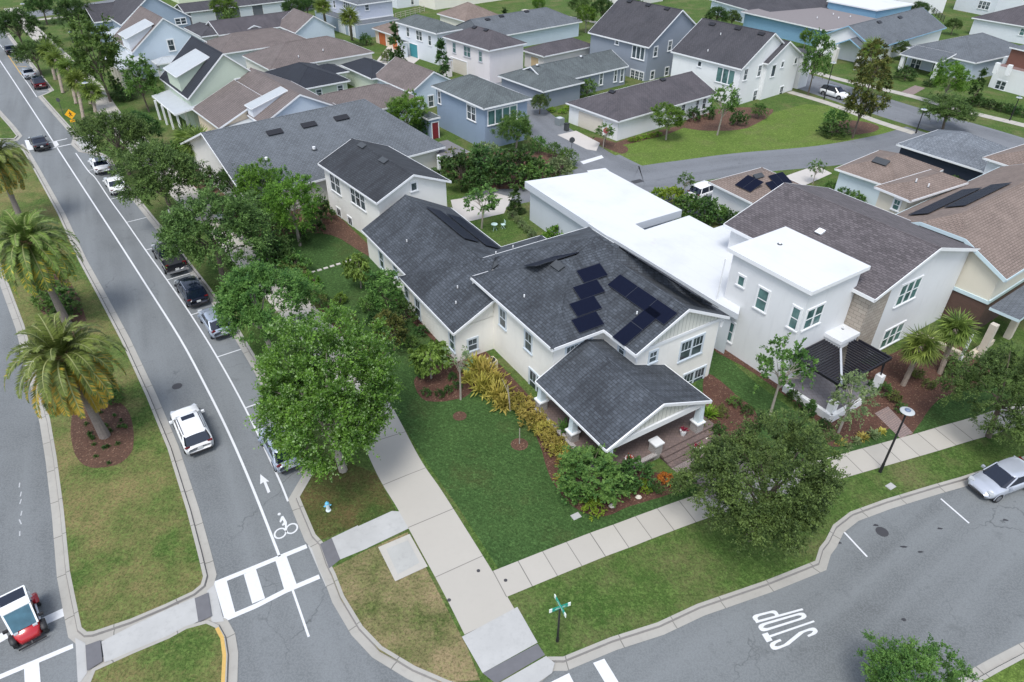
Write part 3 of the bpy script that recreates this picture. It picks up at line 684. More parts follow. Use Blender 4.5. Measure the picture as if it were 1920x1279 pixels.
    def win(s, x, y, wd=.9, ht=1.5, n=1, mun='1', trim=None, glass=None, tw=.11, casing=True, split=True):
        h = s.hit(x, y, 'wall')
        if not h: print('WIN MISS', s.root.name, x, y); return
        wd *= 1.08; ht *= 1.08; _, p, nn = h; u = Vector((-nn.y, nn.x, 0)).normalized(); z = Vector((0, 0, 1)); trim = trim or s.trim_m
        mt = Matrix((u, nn, z)).transposed()
        f = MB(); pn = MB(); tot = n*wd+(n-1)*tw*.8; cas = tw if casing else .05
        B = lambda a0, a1, z0, z1, d0, d1, mb: mb.box(p+u*((a0+a1)/2)+z*((z0+z1)/2)+nn*((d0+d1)/2), (a1-a0, d1-d0, z1-z0), mat=mt)
        x0, x1, y0, y1 = -tot/2-cas, tot/2+cas, -ht/2-cas, ht/2+cas
        B(x0, x1, ht/2, y1+.03, -.02, .075, f); B(x0-.04, x1+.04, y0, -ht/2, -.02, .11, f); B(x0, -tot/2, -ht/2, ht/2, -.02, .065, f); B(tot/2, x1, -ht/2, ht/2, -.02, .065, f)
        for k in range(n):
            a = -tot/2+k*(wd+tw*.8)
            if k: B(a-tw*.8, a, -ht/2, ht/2, -.02, .062, f)
            B(a, a+wd, -ht/2, ht/2, -.01, .018, pn)
            for e0, e1 in ((a, a+.045), (a+wd-.045, a+wd)): B(e0, e1, -ht/2, ht/2, .0, .045, f)
            B(a, a+wd, -ht/2, -ht/2+.05, 0, .043, f); B(a, a+wd, ht/2-.05, ht/2, 0, .043, f)
            if split: B(a, a+wd, -.03, .03, 0, .047, f)
            if mun in ('2', 'g', '3'):     # muntins in the upper sash (g: both)
                nv = 3 if mun == '3' else 2
                for j in range(1, nv): B(a+wd*j/nv-.013, a+wd*j/nv+.013, (-ht/2 if mun == 'g' else 0), ht/2, 0, .034, f)
                if mun == 'g':
                    for q in (-ht/4, ht/4): B(a, a+wd, q-.013, q+.013, 0, .033, f)
        fo = f.build('window', trim, s.root, s.org); po = pn.build('window_pane', glass or GL_D, fo, s.org); return fo
    def door(s, x, y, wd, ht, m, kind='door', trim=None, panels=4, zb=None):
        h = s.hit(x, y, 'wall')
        if not h: print('DOOR MISS', s.root.name, x, y); return
        _, p, nn = h; u = Vector((-nn.y, nn.x, 0)).normalized(); z = Vector((0, 0, 1)); mt = Matrix((u, nn, z)).transposed()
        p = p.copy(); p.z = (zb if zb is not None else .14)+ht/2; f = MB(); d = MB()
        B = lambda a0, a1, z0, z1, d0, d1, mb, m=0: mb.box(p+u*((a0+a1)/2)+z*((z0+z1)/2)+nn*((d0+d1)/2), (a1-a0, d1-d0, z1-z0), mat=mt, m=m)
        t = .12; B(-wd/2-t, wd/2+t, ht/2, ht/2+t, -.02, .08, f); B(-wd/2-t, -wd/2, -ht/2, ht/2, -.02, .08, f); B(wd/2, wd/2+t, -ht/2, ht/2, -.02, .08, f)
        B(-wd/2, wd/2, -ht/2, ht/2, -.01, .02, d)
        if kind == 'garage_door':
            for k in range(4):
                z0 = -ht/2+k*ht/4; B(-wd/2+.05, wd/2-.05, z0+.03, z0+ht/4-.03, .02, .035, d)
        else:
            for q0, q1 in ((-ht/2+.1, -.1), (.1, ht/2-.1)): B(-wd/2+.12, wd/2-.12, q0, q1, .02, .035, d)
        do = d.build(kind, m, s.root, s.org); f.build('door_frame', trim or s.trim_m, do, s.org)
        if kind == 'door':
            hb = MB(); hb.lathe(p+u*(wd/2-.1)+nn*.06-z*.05, [(.03, 0), (.035, .03), (.03, .06)], 8); hb.build('handle', DKGREY, do, s.org)
        return do
    def vent(s, x, y, wd=1.1, m=None, ln=.5, name='roof_vent', ht=.16):
        h = s.hit(x, y, 'roof')
        if not h: print('VENT MISS', s.root.name, x, y); return
        _, p, nn = h; u = Vector((0, 0, 1)).cross(nn)
        u = u.normalized() if u.length > .05 else Vector((1, 0, 0)); v = nn.cross(u); mb = MB()
        mb.box(p+nn*(ht/2), (wd, ln, ht), mat=Matrix((u, v, nn)).transposed())
        mb.box(p+nn*(ht+.01)-v*.03, (wd+.08, ln+.12, .03), mat=Matrix((u, v, nn)).transposed())
        return mb.build(name, m or DKGREY, s.root, s.org)
    def pipe(s, x, y, r=.07, ht=.35, m=None, name='vent_pipe'):
        h = s.hit(x, y, 'roof')
        if not h: print('PIPE MISS', x, y); return
        _, p, nn = h; mb = MB(); mb.tube(p-Vector((0, 0, .1)), p+Vector((0, 0, ht)), r, r, 8); mb.lathe(p+nn*.01, [(r*2, 0), (r*1.2, .05)], 10, 1)
        return mb.build(name, [m or WHITE, DKGREY], s.root, s.org)
    def solar(s, x0, y0, cols, rows, pw=1.05, ph=1.75, lift=.14, flip=False, name='solar_panel', tilt=None):
        """array of dark panels; (x0,y0) is the photo point of its centre on a roof plane"""
        h = s.hit(x0, y0, 'roof')
        if not h: print('SOLAR MISS', x0, y0); return
        _, p, nn = h; u = Vector((0, 0, 1)).cross(nn).normalized(); v = nn.cross(u)
        if flip: pw, ph = ph, pw
        s._panels(p, u, v, nn, cols, rows, pw, ph, lift, name)
    def _panels(s, p, u, v, nn, cols, rows, pw, ph, lift, name):
        mt = Matrix((u, v, nn)).transposed()
        for i in range(cols):
            for j in range(rows):
                mb = MB(); c = p+u*((i-(cols-1)/2)*(pw+.012))+v*((j-(rows-1)/2)*(ph+.012))+nn*lift
                mb.box(c, (pw, ph, .035), mat=mt, m=1); mb.box(c+nn*.019, (pw-.04, ph-.04, .006), mat=mt, m=0)
                mb.box(c-nn*(lift/2), (.06, ph*.8, lift-.03), mat=mt, m=1)
                mb.build(name, [SOLAR, SOLARF], s.root, s.org)
    def finish(s):
        for mb, m in s.walls.values(): mb.build('wall', m, s.root, s.org)
        if s.trim.f: s.trim.build('trim', s.trim_m, s.root, s.org)
def solarmat():
    nb = NB('solar_cells'); br = nb.n('TexBrick'); br.offset = 0; nb.l(nb.co('UV'), br.inputs['Vector'])
    for kk, v in (('Scale', 1), ('Brick Width', .16), ('Row Height', .16), ('Mortar Size', .004)): br.inputs[kk].default_value = v
    br.inputs['Color1'].default_value = (.004, .006, .018, 1); br.inputs['Color2'].default_value = (.0045, .007, .02, 1); br.inputs['Mortar'].default_value = (.007, .01, .022, 1)
    return nb.done(br.outputs['Color'], .5, spec=.1)
SOLAR = solarmat(); SOLARF = plain('solar_frame', (.03, .034, .045), .45)
# ---------------------------------------------------------------- the main cream house
CREAM = stucco('cream_stucco', (.8, .785, .735)); CREAMB = board('cream_board_and_batten', (.62, .62, .56), .35)
BLUETRIM = plain('pale_blue_trim_paint', (.55, .61, .66), .5, var=.03); SH_MAIN = shingle('charcoal_shingles', (.062, .072, .086), .8, .6, (.011, .013, .017))
_p = W(1035, 655, 5.6); ANG = R(32.27)
_ca, _sa = math.cos(ANG), math.sin(ANG)
def MT(a, b, z): return Vector((_p.x+a*_ca-b*_sa, _p.y+a*_sa+b*_ca, z))
H = House('cream_house', tuple(MT(5, 5, .12)), 'large cream corner house with charcoal roofs, dark solar panels and a gabled front porch', 'house')
H.trim_m = BLUETRIM
Z = 5.6
# upper roof
L0, L1, T_, S_ = (0, 0, Z), (0, 11.1, Z), (5.5, 5.5, 8.26), (8.69, 6.6, 8.8)
J_ = (7.63, 5.5, 8.27); R0, R1 = (13.03, -3.42, Z), (13.03, 13.2, Z); WP = (8.69, -3.42, 7.74); V1 = (8.69, 4.42, 7.74); V0 = (4.35, 0, Z); WL = (4.35, -3.42, Z)
mt = lambda q: [MT(*p) for p in q]
H.roofplanes([mt([L1, L0, T_]), mt([L0, V0, V1, S_, T_]), mt([WL, WP, V1, V0]), mt([WP, R0, V1]), mt([R0, R1, S_]), mt([R0, S_, V1]), mt([L1, (2.08, 11.1, Z), J_, T_]), mt([(2.08, 11.1, Z), (2.08, 13.2, Z), S_, J_]), mt([(2.08, 13.2, Z), R1, S_]), mt([T_, J_, S_])], SH_MAIN, .22, WHITE)
ov = .5
def wb(pts, z0, z1, m=CREAM, top=False): H.wallprism(m, [tuple(MT(a, b, 0))[:2] for a, b in pts], z0, z1, top)
wb([(.5, .5), (4.85, .5), (4.85, -3.0), (12.55, -3.0), (12.55, 12.5), (9, 12.0), (.5, 10.7)], .05, Z-.12)
H.wpoly(CREAMB, mt([(4.85, -3.02, Z-.12), (12.55, -3.02, Z-.12), (8.7, -3.02, 7.5)]))
for q0, q1 in (((4.6, -3.06, Z-.25), (12.75, -3.06, Z-.25)),): H.trim.beam(MT(*q0), MT(*q1), .06, .24)
H.trim_m = BLUETRIM
# lower front-left wing and long wing
k = .5
def low(a0, a1, b0, b1, hipb1=True, zE=3.2, sl=.5, rp=None):
    hw = (a1-a0)/2
    return hw
# mid wing: left eave a=-3.23, b 8.07..17.86, front is a gable-like rake running up under the main wall
Ap = (2.72, 11.9, 6.17)
H.roofplanes([mt([(-3.23, 17.86, 3.2), (-3.23, 8.07, 3.2), (1.2, 8.07, 5.415), (1.2, 10.4, 5.415), Ap]), mt([(-3.23, 17.86, 3.2), Ap, (5.8, 11.9, 6.17), (11.3, 17.9, 3.2)]), mt([(11.3, 17.9, 3.2), (5.8, 11.9, 6.17), (5.8, 10.6, 6.17), (11.3, 10.6, 3.2)])], SH_MAIN, .2, WHITE, fas=lambda a, b: max(a.z, b.z) < 3.3 or ((a-MT(-3.23, 8.07, 3.2)).length < .1 or (b-MT(-3.23, 8.07, 3.2)).length < .1))
wb([(-2.8, 8.5), (.6, 8.5), (.6, 11), (10.9, 11), (10.9, 17.45), (-2.8, 17.45)], .05, 3.2+.2-.12)
H.wpoly(CREAM, mt([(-2.8, 8.5, 3.2), (.55, 8.5, 3.2), (.55, 8.5, 4.85)]))
# long wing
H.roofplanes([mt([(-2.6, 27.6, 3.2), (-2.6, 17.9, 3.2), (2.15, 12, 5.68), (2.15, 27.6, 5.68)]), mt([(2.15, 27.6, 5.68), (2.15, 12, 5.68), (6.9, 17, 3.2), (6.9, 27.6, 3.2)])], SH_MAIN, .2, WHITE, fas=lambda a, b: max(a.z, b.z) < 3.3)
wb([(-2.15, 17.3), (6.45, 17.3), (6.45, 27.7), (-2.15, 27.7)], .05, 3.2+.22-.2)
# white modern-looking downpipes
for a, b, z1 in ((.42, 10.5, 5.4), (12.63, -2.9, 5.4)): mb = MB(); mb.box(MT(a, b, z1/2), (.1, .1, z1), ANG); mb.build('downpipe', WHITE, H.root, H.org)
# porch roof: ridge in the house direction, gable front, plus slope meeting the wing wall
PK = (3.2, -7.55, 4.95); PB = (3.2, -.0, 4.95); zE = 3.2
H.roofplanes([mt([(-1.13, .2, zE), (-1.13, -7.55, zE), PK, (3.2, .5, 4.95)]), mt([PK, (7.66, -7.55, zE), (7.66, -3.0, zE), (4.85, -3.0, 4.3), (4.85, .5, 4.3), (3.2, .5, 4.95)])], SH_MAIN, .16, WHITE)
H.wpoly(CREAMB, mt([(-.6, -7.3, 3.3), (7.1, -7.3, 3.3), (3.2, -7.3, 4.75)]))
H.trim.beam(MT(-.75, -7.28, 3.06), MT(7.3, -7.28, 3.06), .3, .42); H.trim.beam(MT(-.62, .4, 3.06), MT(-.62, -7.3, 3.06), .28, .38); H.trim.beam(MT(7.15, -3, 3.06), MT(7.15, -7.3, 3.06), .28, .38)
# thin boards along the rake
for q0, q1 in (((-1.13, -7.6, 3.1), (3.2, -7.6, 4.85)), ((3.2, -7.6, 4.85), (7.66, -7.6, 3.1))): H.trim.beam(MT(*q0), MT(*q1), .05, .2)
# porch ceiling, floor, steps, piers and columns
mb = MB(); mb.poly(mt([(-.6, .4, 3.25), (7.1, .4, 3.25), (7.1, -7.2, 3.25), (-.6, -7.2, 3.25)])); mb.build('porch_ceiling', plain('porch_ceiling_paint', (.5, .52, .5), .7), H.root, H.org)
PAVP = paver('brown_porch_pavers', (.2, .145, .13), (.155, .115, .11), .25, .25); BRICKW = paver('whitewashed_brick', (.52, .49, .47), (.44, .41, .4), .22, .075)
mb = MB(); mb.prism([tuple(MT(a, b, 0))[:2] for a, b in ((-1, .5), (-1, -7.6), (2.9, -7.6), (8.6, -7.6), (8.6, -3.0), (4.8, -3), (4.8, .5))], .05, .62); mb.build('porch_floor', PAVP, H.root, H.org)
mb = MB()
for i, z in ((1, .46), (2, .30), (3, .2)): mb.prism([tuple(MT(a, b, 0))[:2] for a, b in ((3.6, -7.6), (8.3, -7.6), (8.3, -7.6-.38*i), (3.6, -7.6-.38*i))], .1, z)
mb.build('porch_step', PAVP, H.root, H.org)
mb = MB(); P = [MT(3.6, -8.7, .14), MT(8.3, -8.7, .14), MT(8.3, -12.3, .14), MT(3.9, -12.3, .14)]; mb.poly(P, 0, [(p.x*_ca+p.y*_sa, -p.x*_sa+p.y*_ca) for p in P]); tag(mb.build('paved_walk', paver('pale_pink_pavers', (.36, .3, .28), (.3, .25, .24), .2, .1)), kind='structure')
def pier(a, b, hb=1.15, col=True, wd=.62):
    mb = MB(); mb.box(MT(a, b, (.1+.62+hb)/2), (wd, wd, .52+hb), ANG); po = mb.build('porch_pier', BRICKW, H.root, H.org)
    mb = MB(); mb.box(MT(a, b, .62+hb+.04), (wd+.14, wd+.14, .1), ANG); mb.build('cap', WHITE, po, H.org)
    if col:
        mb = MB(); z0, z1 = .62+hb+.09, 2.9
        for (h0, h1, r0, r1) in ((z0, z1, .23, .17),):
            c0, c1 = MT(a, b, h0), MT(a, b, h1)
            vs = [c+Vector((dx*r*_ca-dy*r*_sa, dx*r*_sa+dy*r*_ca, 0)) for c, r in ((c0, r0), (c1, r1)) for dx, dy in ((-1, -1), (1, -1), (1, 1), (-1, 1))]
            mb.faces(vs, [(0, 1, 5, 4), (1, 2, 6, 5), (2, 3, 7, 6), (3, 0, 4, 7), (4, 5, 6, 7)])
        mb.build('column', plain('pale_blue_column', (.6, .68, .72), .5), H.root, H.org)
pier(-.62, .1, .75); pier(-.62, -3.6, .75); pier(-.62, -7.25, .75); pier(7.12, -7.25, .75); pier(3.4, -7.3, .75, False)
mb = MB(); mb.beam(MT(-.95, .3, .66), MT(-.95, -7.4, .66), .3, .1); mb.beam(MT(-.9, -7.6, .66), MT(3.2, -7.6, .66), .3, .1); mb.build('porch_edge', BRICKW, H.root, H.org)
# brackets below wing gable eaves
for a, b in ((4.6, -3.15), (12.8, -3.15)):
    mb = MB(); mb.beam(MT(a, b, 5.45), MT(a+(.15 if a < 6 else -.15), b, 4.7), .1, .12); mb.build('eave_bracket', WHITE, H.root, H.org)
# windows
W_ = H.win
W_(943, 597, .8, 1.45, 1, '2'); W_(991, 641, .8, 1.45, 1, '2'); W_(1084, 660, .95, 1.5, 2, '3'); W_(1166, 655, .55, .75, 1, '2'); W_(1224, 669, .62, .85, 1, '2')
W_(1296, 652, .95, 1.5, 2, '3'); W_(1006, 722, .8, 1.75, 2, '2'); W_(1299, 712, .95, 1.6, 2, '3'); W_(886, 646, .75, 1.0, 1, '2'); W_(784, 578, .8, 1.6, 1, '2'); W_(848, 640, .7, 1.5, 1, '2')
W_(716, 488, .8, 1.6, 1, '2'); W_(742, 507, .75, 1.0, 1, '2'); W_(763, 545, .5, 1.4, 1, '2')
H.trim_m = WHITE
for x, y in ((1019, 706), (968, 727)):
    h = H.hit(x, y, 'wall')
    if h:
        mb = MB(); mb.lathe(h[1]+h[2]*.05-Vector((0, 0, .08)), [(.06, 0), (.09, .05), (.09, .12), (.03, .17)], 10); mb.build('wall_lamp', WHITE, H.root, H.org)
# roof gear
H.vent(1047, 500, 1.0); H.vent(925, 497, .9)
for q in ((983, 558), (858, 541), (855, 570), (887, 533), (1194, 590), (763, 454), (930, 477), (962, 465)): H.pipe(*q, r=.055, ht=.25)
for c in ((1109, 514), (1103, 545), (1097, 576), (1101, 606)): H.solar(*c, 1, 1, 2.15, 1.15)
def onroof_px(px, poly_px=None): return H.hit(px[0], px[1], 'roof')
h = H.hit(1203, 562, 'roof'); u = Vector((0, 0, 1)).cross(h[2]).normalized(); v = h[2].cross(u)
H._panels(h[1], u, v, h[2], 3, 1, 2.0, 1.25, .14, 'solar_panel')
h2 = H.hit(1195, 613, 'roof'); H._panels(h2[1], u, v, h[2], 1, 2, 1.25, 1.7, .14, 'solar_panel')
# long rows just beyond the ridges
nr = (MT(*R1)-MT(*R0)).cross(MT(*S_)-MT(*R0)).normalized()
if nr.z < 0: nr = -nr
u = (MT(*R1)-MT(*R0)).normalized(); v = nr.cross(u)
c = (MT(9.75, 1.6, 0)); c.z = 5.6+(13.03-9.75)*.6
def onplane(p, n, q): p = Vector(p); p.z = q.z-((p.x-q.x)*n.x+(p.y-q.y)*n.y)/n.z; return p
c = onplane(MT(10.1, 1.3, 0), nr, MT(*R0))
H._panels(c, u, v, nr, 8, 1, 1.08, 1.75, .14, 'solar_panel'); c = onplane(MT(11.6, .9, 0), nr, MT(*R0)); H._panels(c, u, v, nr, 7, 1, 1.08, 1.4, .14, 'solar_panel')
pb = mt([L1, (2.08, 11.1, Z), T_]); nb_ = (pb[1]-pb[0]).cross(pb[2]-pb[0]).normalized(); nb_ = nb_ if nb_.z > 0 else -nb_
u = Vector((0, 0, 1)).cross(nb_).normalized(); v = nb_.cross(u); c = onplane(MT(5.0, 7.1, 0), nb_, pb[0]); H._panels(c, u, v, nb_, 4, 1, 1.08, 1.7, .14, 'solar_panel')
# two rows on the far side of the long wing
n3 = Vector((.4626*_ca, .4626*_sa, .886)).normalized(); u = Vector((-_sa, _ca, 0)); v = n3.cross(u)
for a, bb, cols in ((3.5, 20.9, 7), (5.35, 20.4, 7)):
    c = MT(a, bb, 5.68-(a-2.15)*.522); H._panels(c, u, v, n3, cols, 1, 1.05, 1.7, .14, 'solar_panel')
# rear two-storey block with gable
SH_REAR = shingle('dark_streaked_shingles', (.036, .041, .049), .5, .75, (.013, .014, .018))
T, A, B = H.vol((706, 381), (604, 312), (848, 341), 5.35, 'gable', .42, SH_REAR, stucco('warm_white_stucco', (.8, .79, .75)), ridge='u', ext=(0, 1.0, 0, 0), over=.4)
W_(629, 345, .95, 1.75, 2, '2', split=True); W_(671, 371, .85, 1.75, 3, '2'); W_(637, 405, .8, 1.6, 1, '2'); W_(658, 422, .8, 1.6, 1, '2'); W_(676, 437, .8, 1.6, 1, '2')
W_(776, 350, .6, .75, 1, '1', split=False)
H.vent(680, 274, 1.1); H.vent(720, 302, 1.1)
H.finish()
# ---------------------------------------------------------------- the other houses
def V(s, c0, ze, ang, A, B, kind='hip', slope=.45, rm=None, wm=None, **k):
    """c0 photo point of an eave corner, A length away from the camera, B length along the front (number or photo point)"""
    t = R(ang); p = W(*c0, ze); u = Vector((-math.sin(t), math.cos(t), 0)); v = Vector((math.cos(t), math.sin(t), 0))
    if isinstance(A, tuple): A = (W(*A, ze)-p).dot(u)
    if isinstance(B, tuple): B = (W(*B, ze)-p).dot(v)
    return s.vol(p, p+u*A, p+v*B, ze, kind, slope, rm, wm, px=False, **k)
def HS(name, px, label, cat='house', group='houses of the neighbourhood'):
    return House(name, tuple(W(*px, .12)), label, cat, group)
SG_GREY = shingle('grey_shingles', (.115, .128, .143), .35, .1); SG_SAGE = shingle('sage_grey_shingles', (.1, .117, .12), .35, .3)
SG_DARK = shingle('dark_brown_grey_shingles', (.06, .058, .066), .3, .35); SG_TAUPE = shingle('taupe_shingles', (.15, .125, .118), .3, .06)
SG_BLACK = shingle('black_shingles', (.02, .024, .034), .25, 0); SG_TAN = shingle('tan_shingles', (.2, .155, .132), .35, .12, (.1, .07, .06))
SG_BROWN = shingle('speckled_brown_grey_shingles', (.1, .088, .093), .8, .05); SG_STRK = shingle('streaked_blue_grey_shingles', (.17, .19, .215), .5, .5, (.06, .065, .075))
SG_PURP = shingle('purple_grey_shingles', (.085, .076, .084), .3, .3)
ST_WHITE = stucco('white_stucco', (.74, .75, .75)); ST_OFF = stucco('off_white_stucco', (.68, .66, .62)); ST_PINK = stucco('pinkish_white_stucco', (.7, .66, .66)); ST_BLUEG = stucco('blue_grey_stucco', (.27, .32, .39))
ST_CREAM = stucco('pale_yellow_stucco', (.64, .6, .5)); ST_PEACH = stucco('peach_stucco', (.72, .6, .46)); ST_GREYB = stucco('mid_grey_blue_stucco', (.24, .27, .32))
SD_GREEN = siding('pale_green_siding', (.5, .57, .47)); SD_LBLUE = siding('light_blue_siding', (.56, .64, .72)); SD_BLUE = siding('blue_siding', (.2, .36, .5)); SD_NAVY = siding('navy_siding', (.02, .028, .05))
SD_WHITE = siding('white_siding', (.68, .71, .75)); SD_LAV = siding('lavender_siding', (.52, .55, .63)); SD_SLATE = siding('slate_blue_siding', (.3, .37, .45))
METAL = seam('pale_metal_roofing', (.42, .45, .47)); MEMB = membrane('white_roof_membrane', (.6, .615, .63)); STONE = None
TEALD = plain('teal_door_paint', (.05, .25, .29), .5, var=.06); REDD = plain('dark_red_door_paint', (.2, .02, .03), .5, var=.08); ORD = plain('orange_brown_door_paint', (.5, .14, .05), .5, var=.06)
BEIGED = plain('beige_door_paint', (.62, .57, .5), .5, var=.04); PALED = plain('pale_grey_door_paint', (.62, .66, .7), .5, var=.04); TAND = plain('tan_door_paint', (.6, .45, .28), .5, var=.05)
def postset(h, pts, z0, z1, r=.12, m=None, name='porch_post'):
    for p in pts:
        q = W(*p, z1); mb = MB(); mb.box((q.x, q.y, (z0+z1)/2), (2*r, 2*r, z1-z0), R(38)); mb.build(name, m or WHITE, h.root, h.org)

# --- grey-roofed house behind the rear block
h = HS('grey_roof_house', (600, 300), 'white house under one huge plain grey roof with a row of black vents')
V(h, (835, 275), 3.0, 39, 20.6, (452, 367), 'gable', .4, SG_GREY, ST_OFF, ridge='v', ins=(4.8, 0), over=.6)
for q in ((515, 246), (579, 232), (640, 219)): h.vent(q[0], q[1]+3, 1.7, BLACK, .7)
for q in ((589, 280), (500, 300)): h.pipe(*q, r=.18, ht=.3)
mb = MB(); q = W(822, 292, 2.6); mb.box((q.x, q.y, 1.35), (.3, .3, 2.6), R(39)); mb.build('porch_post', WHITE, h.root, h.org)
h.finish()

# --- blue-white house with taupe roof and metal dormer
h = HS('taupe_gable_house', (540, 230), 'pale blue house with taupe gable roof and metal dormer behind the big grey roof')
V(h, (492, 234), 4.2, 39, 16, 11, 'gable', .5, SG_TAUPE, SD_LBLUE, ridge='u', over=.3)
V(h, (430, 256), 3.1, 39, (408, 241), (494, 238), 'shed', .14, METAL, SD_LBLUE, wall=False)
V(h, (410, 241), 3.3, 39, (383, 199), 6.5, 'shed', .42, SG_TAUPE, ST_PEACH)
V(h, (471, 205), 5.4, 39, (458, 197), (526, 181), 'shed', .28, METAL, SD_WHITE, over=.15, th=.1)
V(h, (795, 187), 3.0, 39, 9.5, (596, 238), 'hip', .42, SG_TAUPE, SD_LBLUE, ridge='v')
V(h, (770, 174), 3.0, 39, 11, 8.5, 'gable', .55, SG_TAUPE, SD_LBLUE, ridge='u', over=.3)
h.win(808, 190, .8, 1.5, 1, '2')
h.finish()

# --- green house
h = HS('green_house', (400, 240), 'pale green house with a steep black roof, wide metal dormer and metal porch roof')
V(h, (352, 186), 4.5, 38.5, 13, 11.94, 'gable', .84, SG_BLACK, SD_GREEN, ridge='u', over=.3)
V(h, (330, 145), 6.75, 38.5, (310, 127), 5.0, 'shed', .38, METAL, SD_GREEN, over=.3, th=.1)
V(h, (328, 215), 3.0, 38.5, (276, 181), 4.2, 'shed', .16, METAL, SD_GREEN, wall=False)
postset(h, [(331, 214), (345, 206), (315, 205), (303, 197), (290, 188), (358, 200)], .1, 2.9)
h.win(454, 157, .75, 1.3, 2, '2'); h.win(386, 240, .7, 1.3, 1, '2')
V(h, (552, 170), 3.0, 38.5, (507, 134), (656, 150), 'hip', .4, SG_BLACK, SD_GREEN)
V(h, (697, 148), 3.0, 38.5, 10.5, (747, 131), 'hip', .42, SG_BLACK, SD_GREEN, ins=(5, 3))
V(h, (655, 133), 3.0, 38.5, 5, (600, 146), 'hip', .4, SG_BLACK, SD_GREEN, ridge='v')
for q in ((573, 180), (598, 174), (638, 166)): h.win(*q, .8, .9, 1, '1')
h.vent(484, 105, .9, BLACK)
h.finish()

# --- light blue house
h = HS('light_blue_house', (290, 130), 'light blue house with a taupe steep gable, metal dormer and columned side porch')
V(h, (248, 98), 4.5, 39, 13, 12.2, 'gable', .74, SG_TAUPE, SD_LBLUE, ridge='u', over=.3)
V(h, (236, 73), 6.5, 39, (220, 63), 4.8, 'shed', .36, METAL, SD_WHITE, over=.3, th=.1)
V(h, (224, 131), 3.2, 39, (193, 107), 4.4, 'shed', .14, METAL, SD_LBLUE, wall=False)
postset(h, [(226, 131), (219, 126), (212, 121), (205, 115), (240, 126)], .1, 3.1, .18, plain('weathered_column', (.55, .52, .46), .7))
V(h, (294, 121), 3.1, 39, 3, 4.6, 'hip', .45, METAL, SD_WHITE)
h.win(321, 85, .9, 1.6, 1, '2', tw=.14)
V(h, (583, 76), 3.0, 39, 10, (415, 106), 'hip', .4, SG_TAUPE, SD_WHITE, ridge='v')
V(h, (553, 62), 3.0, 39, 9, 8.6, 'gable', .6, SG_TAUPE, SD_LBLUE, ridge='u', over=.3)
h.finish()
h = HS('taupe_garage_row', (600, 130), 'long low white building under a taupe hip roof, behind the black garage roofs')
V(h, (505, 131), 3.0, 39, 11.5, (697, 96), 'hip', .42, SG_TAUPE, ST_OFF, ridge='v', over=.3)
for q in ((560, 108), (585, 118), (606, 96)): h.pipe(*q, r=.08)
h.finish()

# --- slate blue house, far
h = HS('slate_blue_house', (230, 70), 'slate blue house with dark roof and white rakes, beside the big roadside tree')
V(h, (227, 47), 4.5, 39, 14, 13, 'gable', .7, SG_DARK, SD_SLATE, ridge='u', over=.3)
V(h, (176, 42), 4.0, 39, 9.5, 7.5, 'gable', .5, SG_DARK, SD_SLATE, ridge='v', over=.4)
V(h, (214, 70), 2.9, 39, 6, 3, 'shed', .2, METAL, SD_SLATE, wall=False)
V(h, (377, 69), 3.0, 39, 10, (425, 61), 'hip', .42, SG_DARK, ST_OFF)
h.win(339, 40, .9, 1.0, 2, '1')
h.finish()
h = HS('pale_green_house', (335, 22), 'pale yellow-green two-storey house at the top edge')
V(h, (322, -40), 5.8, 39, 10, 17, 'hip', .4, SG_DARK, stucco('pale_yellow_green_stucco', (.62, .66, .5)))
h.finish()
h = HS('grey_garage_row', (460, 40), 'row of dark grey garages with three white roller doors')
V(h, (345, 24), 2.9, 39, 7, (560, -16), 'gable', .35, SG_DARK, siding('dark_grey_siding', (.13, .14, .16)), ridge='v', over=.3)
for q, l in (((382, 33), 5), ((461, 17), 2.7), ((512, 8), 5)): h.door(*q, l, 2.3, PALED, 'garage_door')
h.finish()
h = HS('dark_roof_wing', (450, 70), 'low house with a dark purple-grey roof and one small gabled window')
V(h, (410, 66), 3.0, 39, 8.5, (546, 35), 'gable', .42, SG_PURP, ST_OFF, ridge='v', over=.3)
V(h, (459, 58), 3.0, 39, 3.5, 4, 'gable', .4, SG_PURP, ST_OFF, ridge='u', over=.2); h.win(468, 51, .7, .8, 2, '1')
h.finish()

# --- lavender two-storey
h = HS('lavender_house', (672, 75), 'tall lavender house with a darker ground floor and teal garage doors, at the top edge')
T, A, B = V(h, (670, 9), 5.9, 40, (625, -14), (738, -1), 'hip', .4, SG_GREY, SD_LAV)
h.trim.beam(T(.4, .36, 2.95), T(.4, B-.4, 2.95), .06, .2)
V(h, (671, 47), 2.85, 40, (624, 15), (741, 33), 'flat', rm=SG_GREY, wm=SD_SLATE, over=.02, th=.1)
for q in ((688, 14),): h.win(*q, .8, 1.0, 1, '2')
h.win(650, 10, .7, 1.4, 3, '2'); h.win(627, 8, .7, 1.3, 1, '2')
h.door(642, 57, 2.6, 2.2, PALED, 'garage_door'); h.door(661, 66, 2.6, 2.2, PALED, 'garage_door')
h.finish()
h = HS('pale_blue_back_house', (770, 20), 'pale blue-white house wall behind a fence at the top edge')
V(h, (740, -32), 5.8, 40, 8, 12, 'hip', .4, SG_GREY, SD_WHITE); h.win(773, 2, .7, 1.5, 1, '2')
h.finish()
h = HS('cream_back_house', (900, 30), 'long cream house at the top edge with a low tan hipped wing')
V(h, (812, -30), 5.8, 40, 9, 24, 'hip', .4, SG_GREY, stucco('light_cream_stucco', (.76, .73, .64)))
V(h, (872, 40), 2.9, 40, (828, 24), 9.5, 'hip', .5, SG_TAN, stucco('light_cream_stucco', (.76, .73, .64)))
h.finish()
h = HS('peach_garage', (720, 90), 'small peach garage with an orange door')
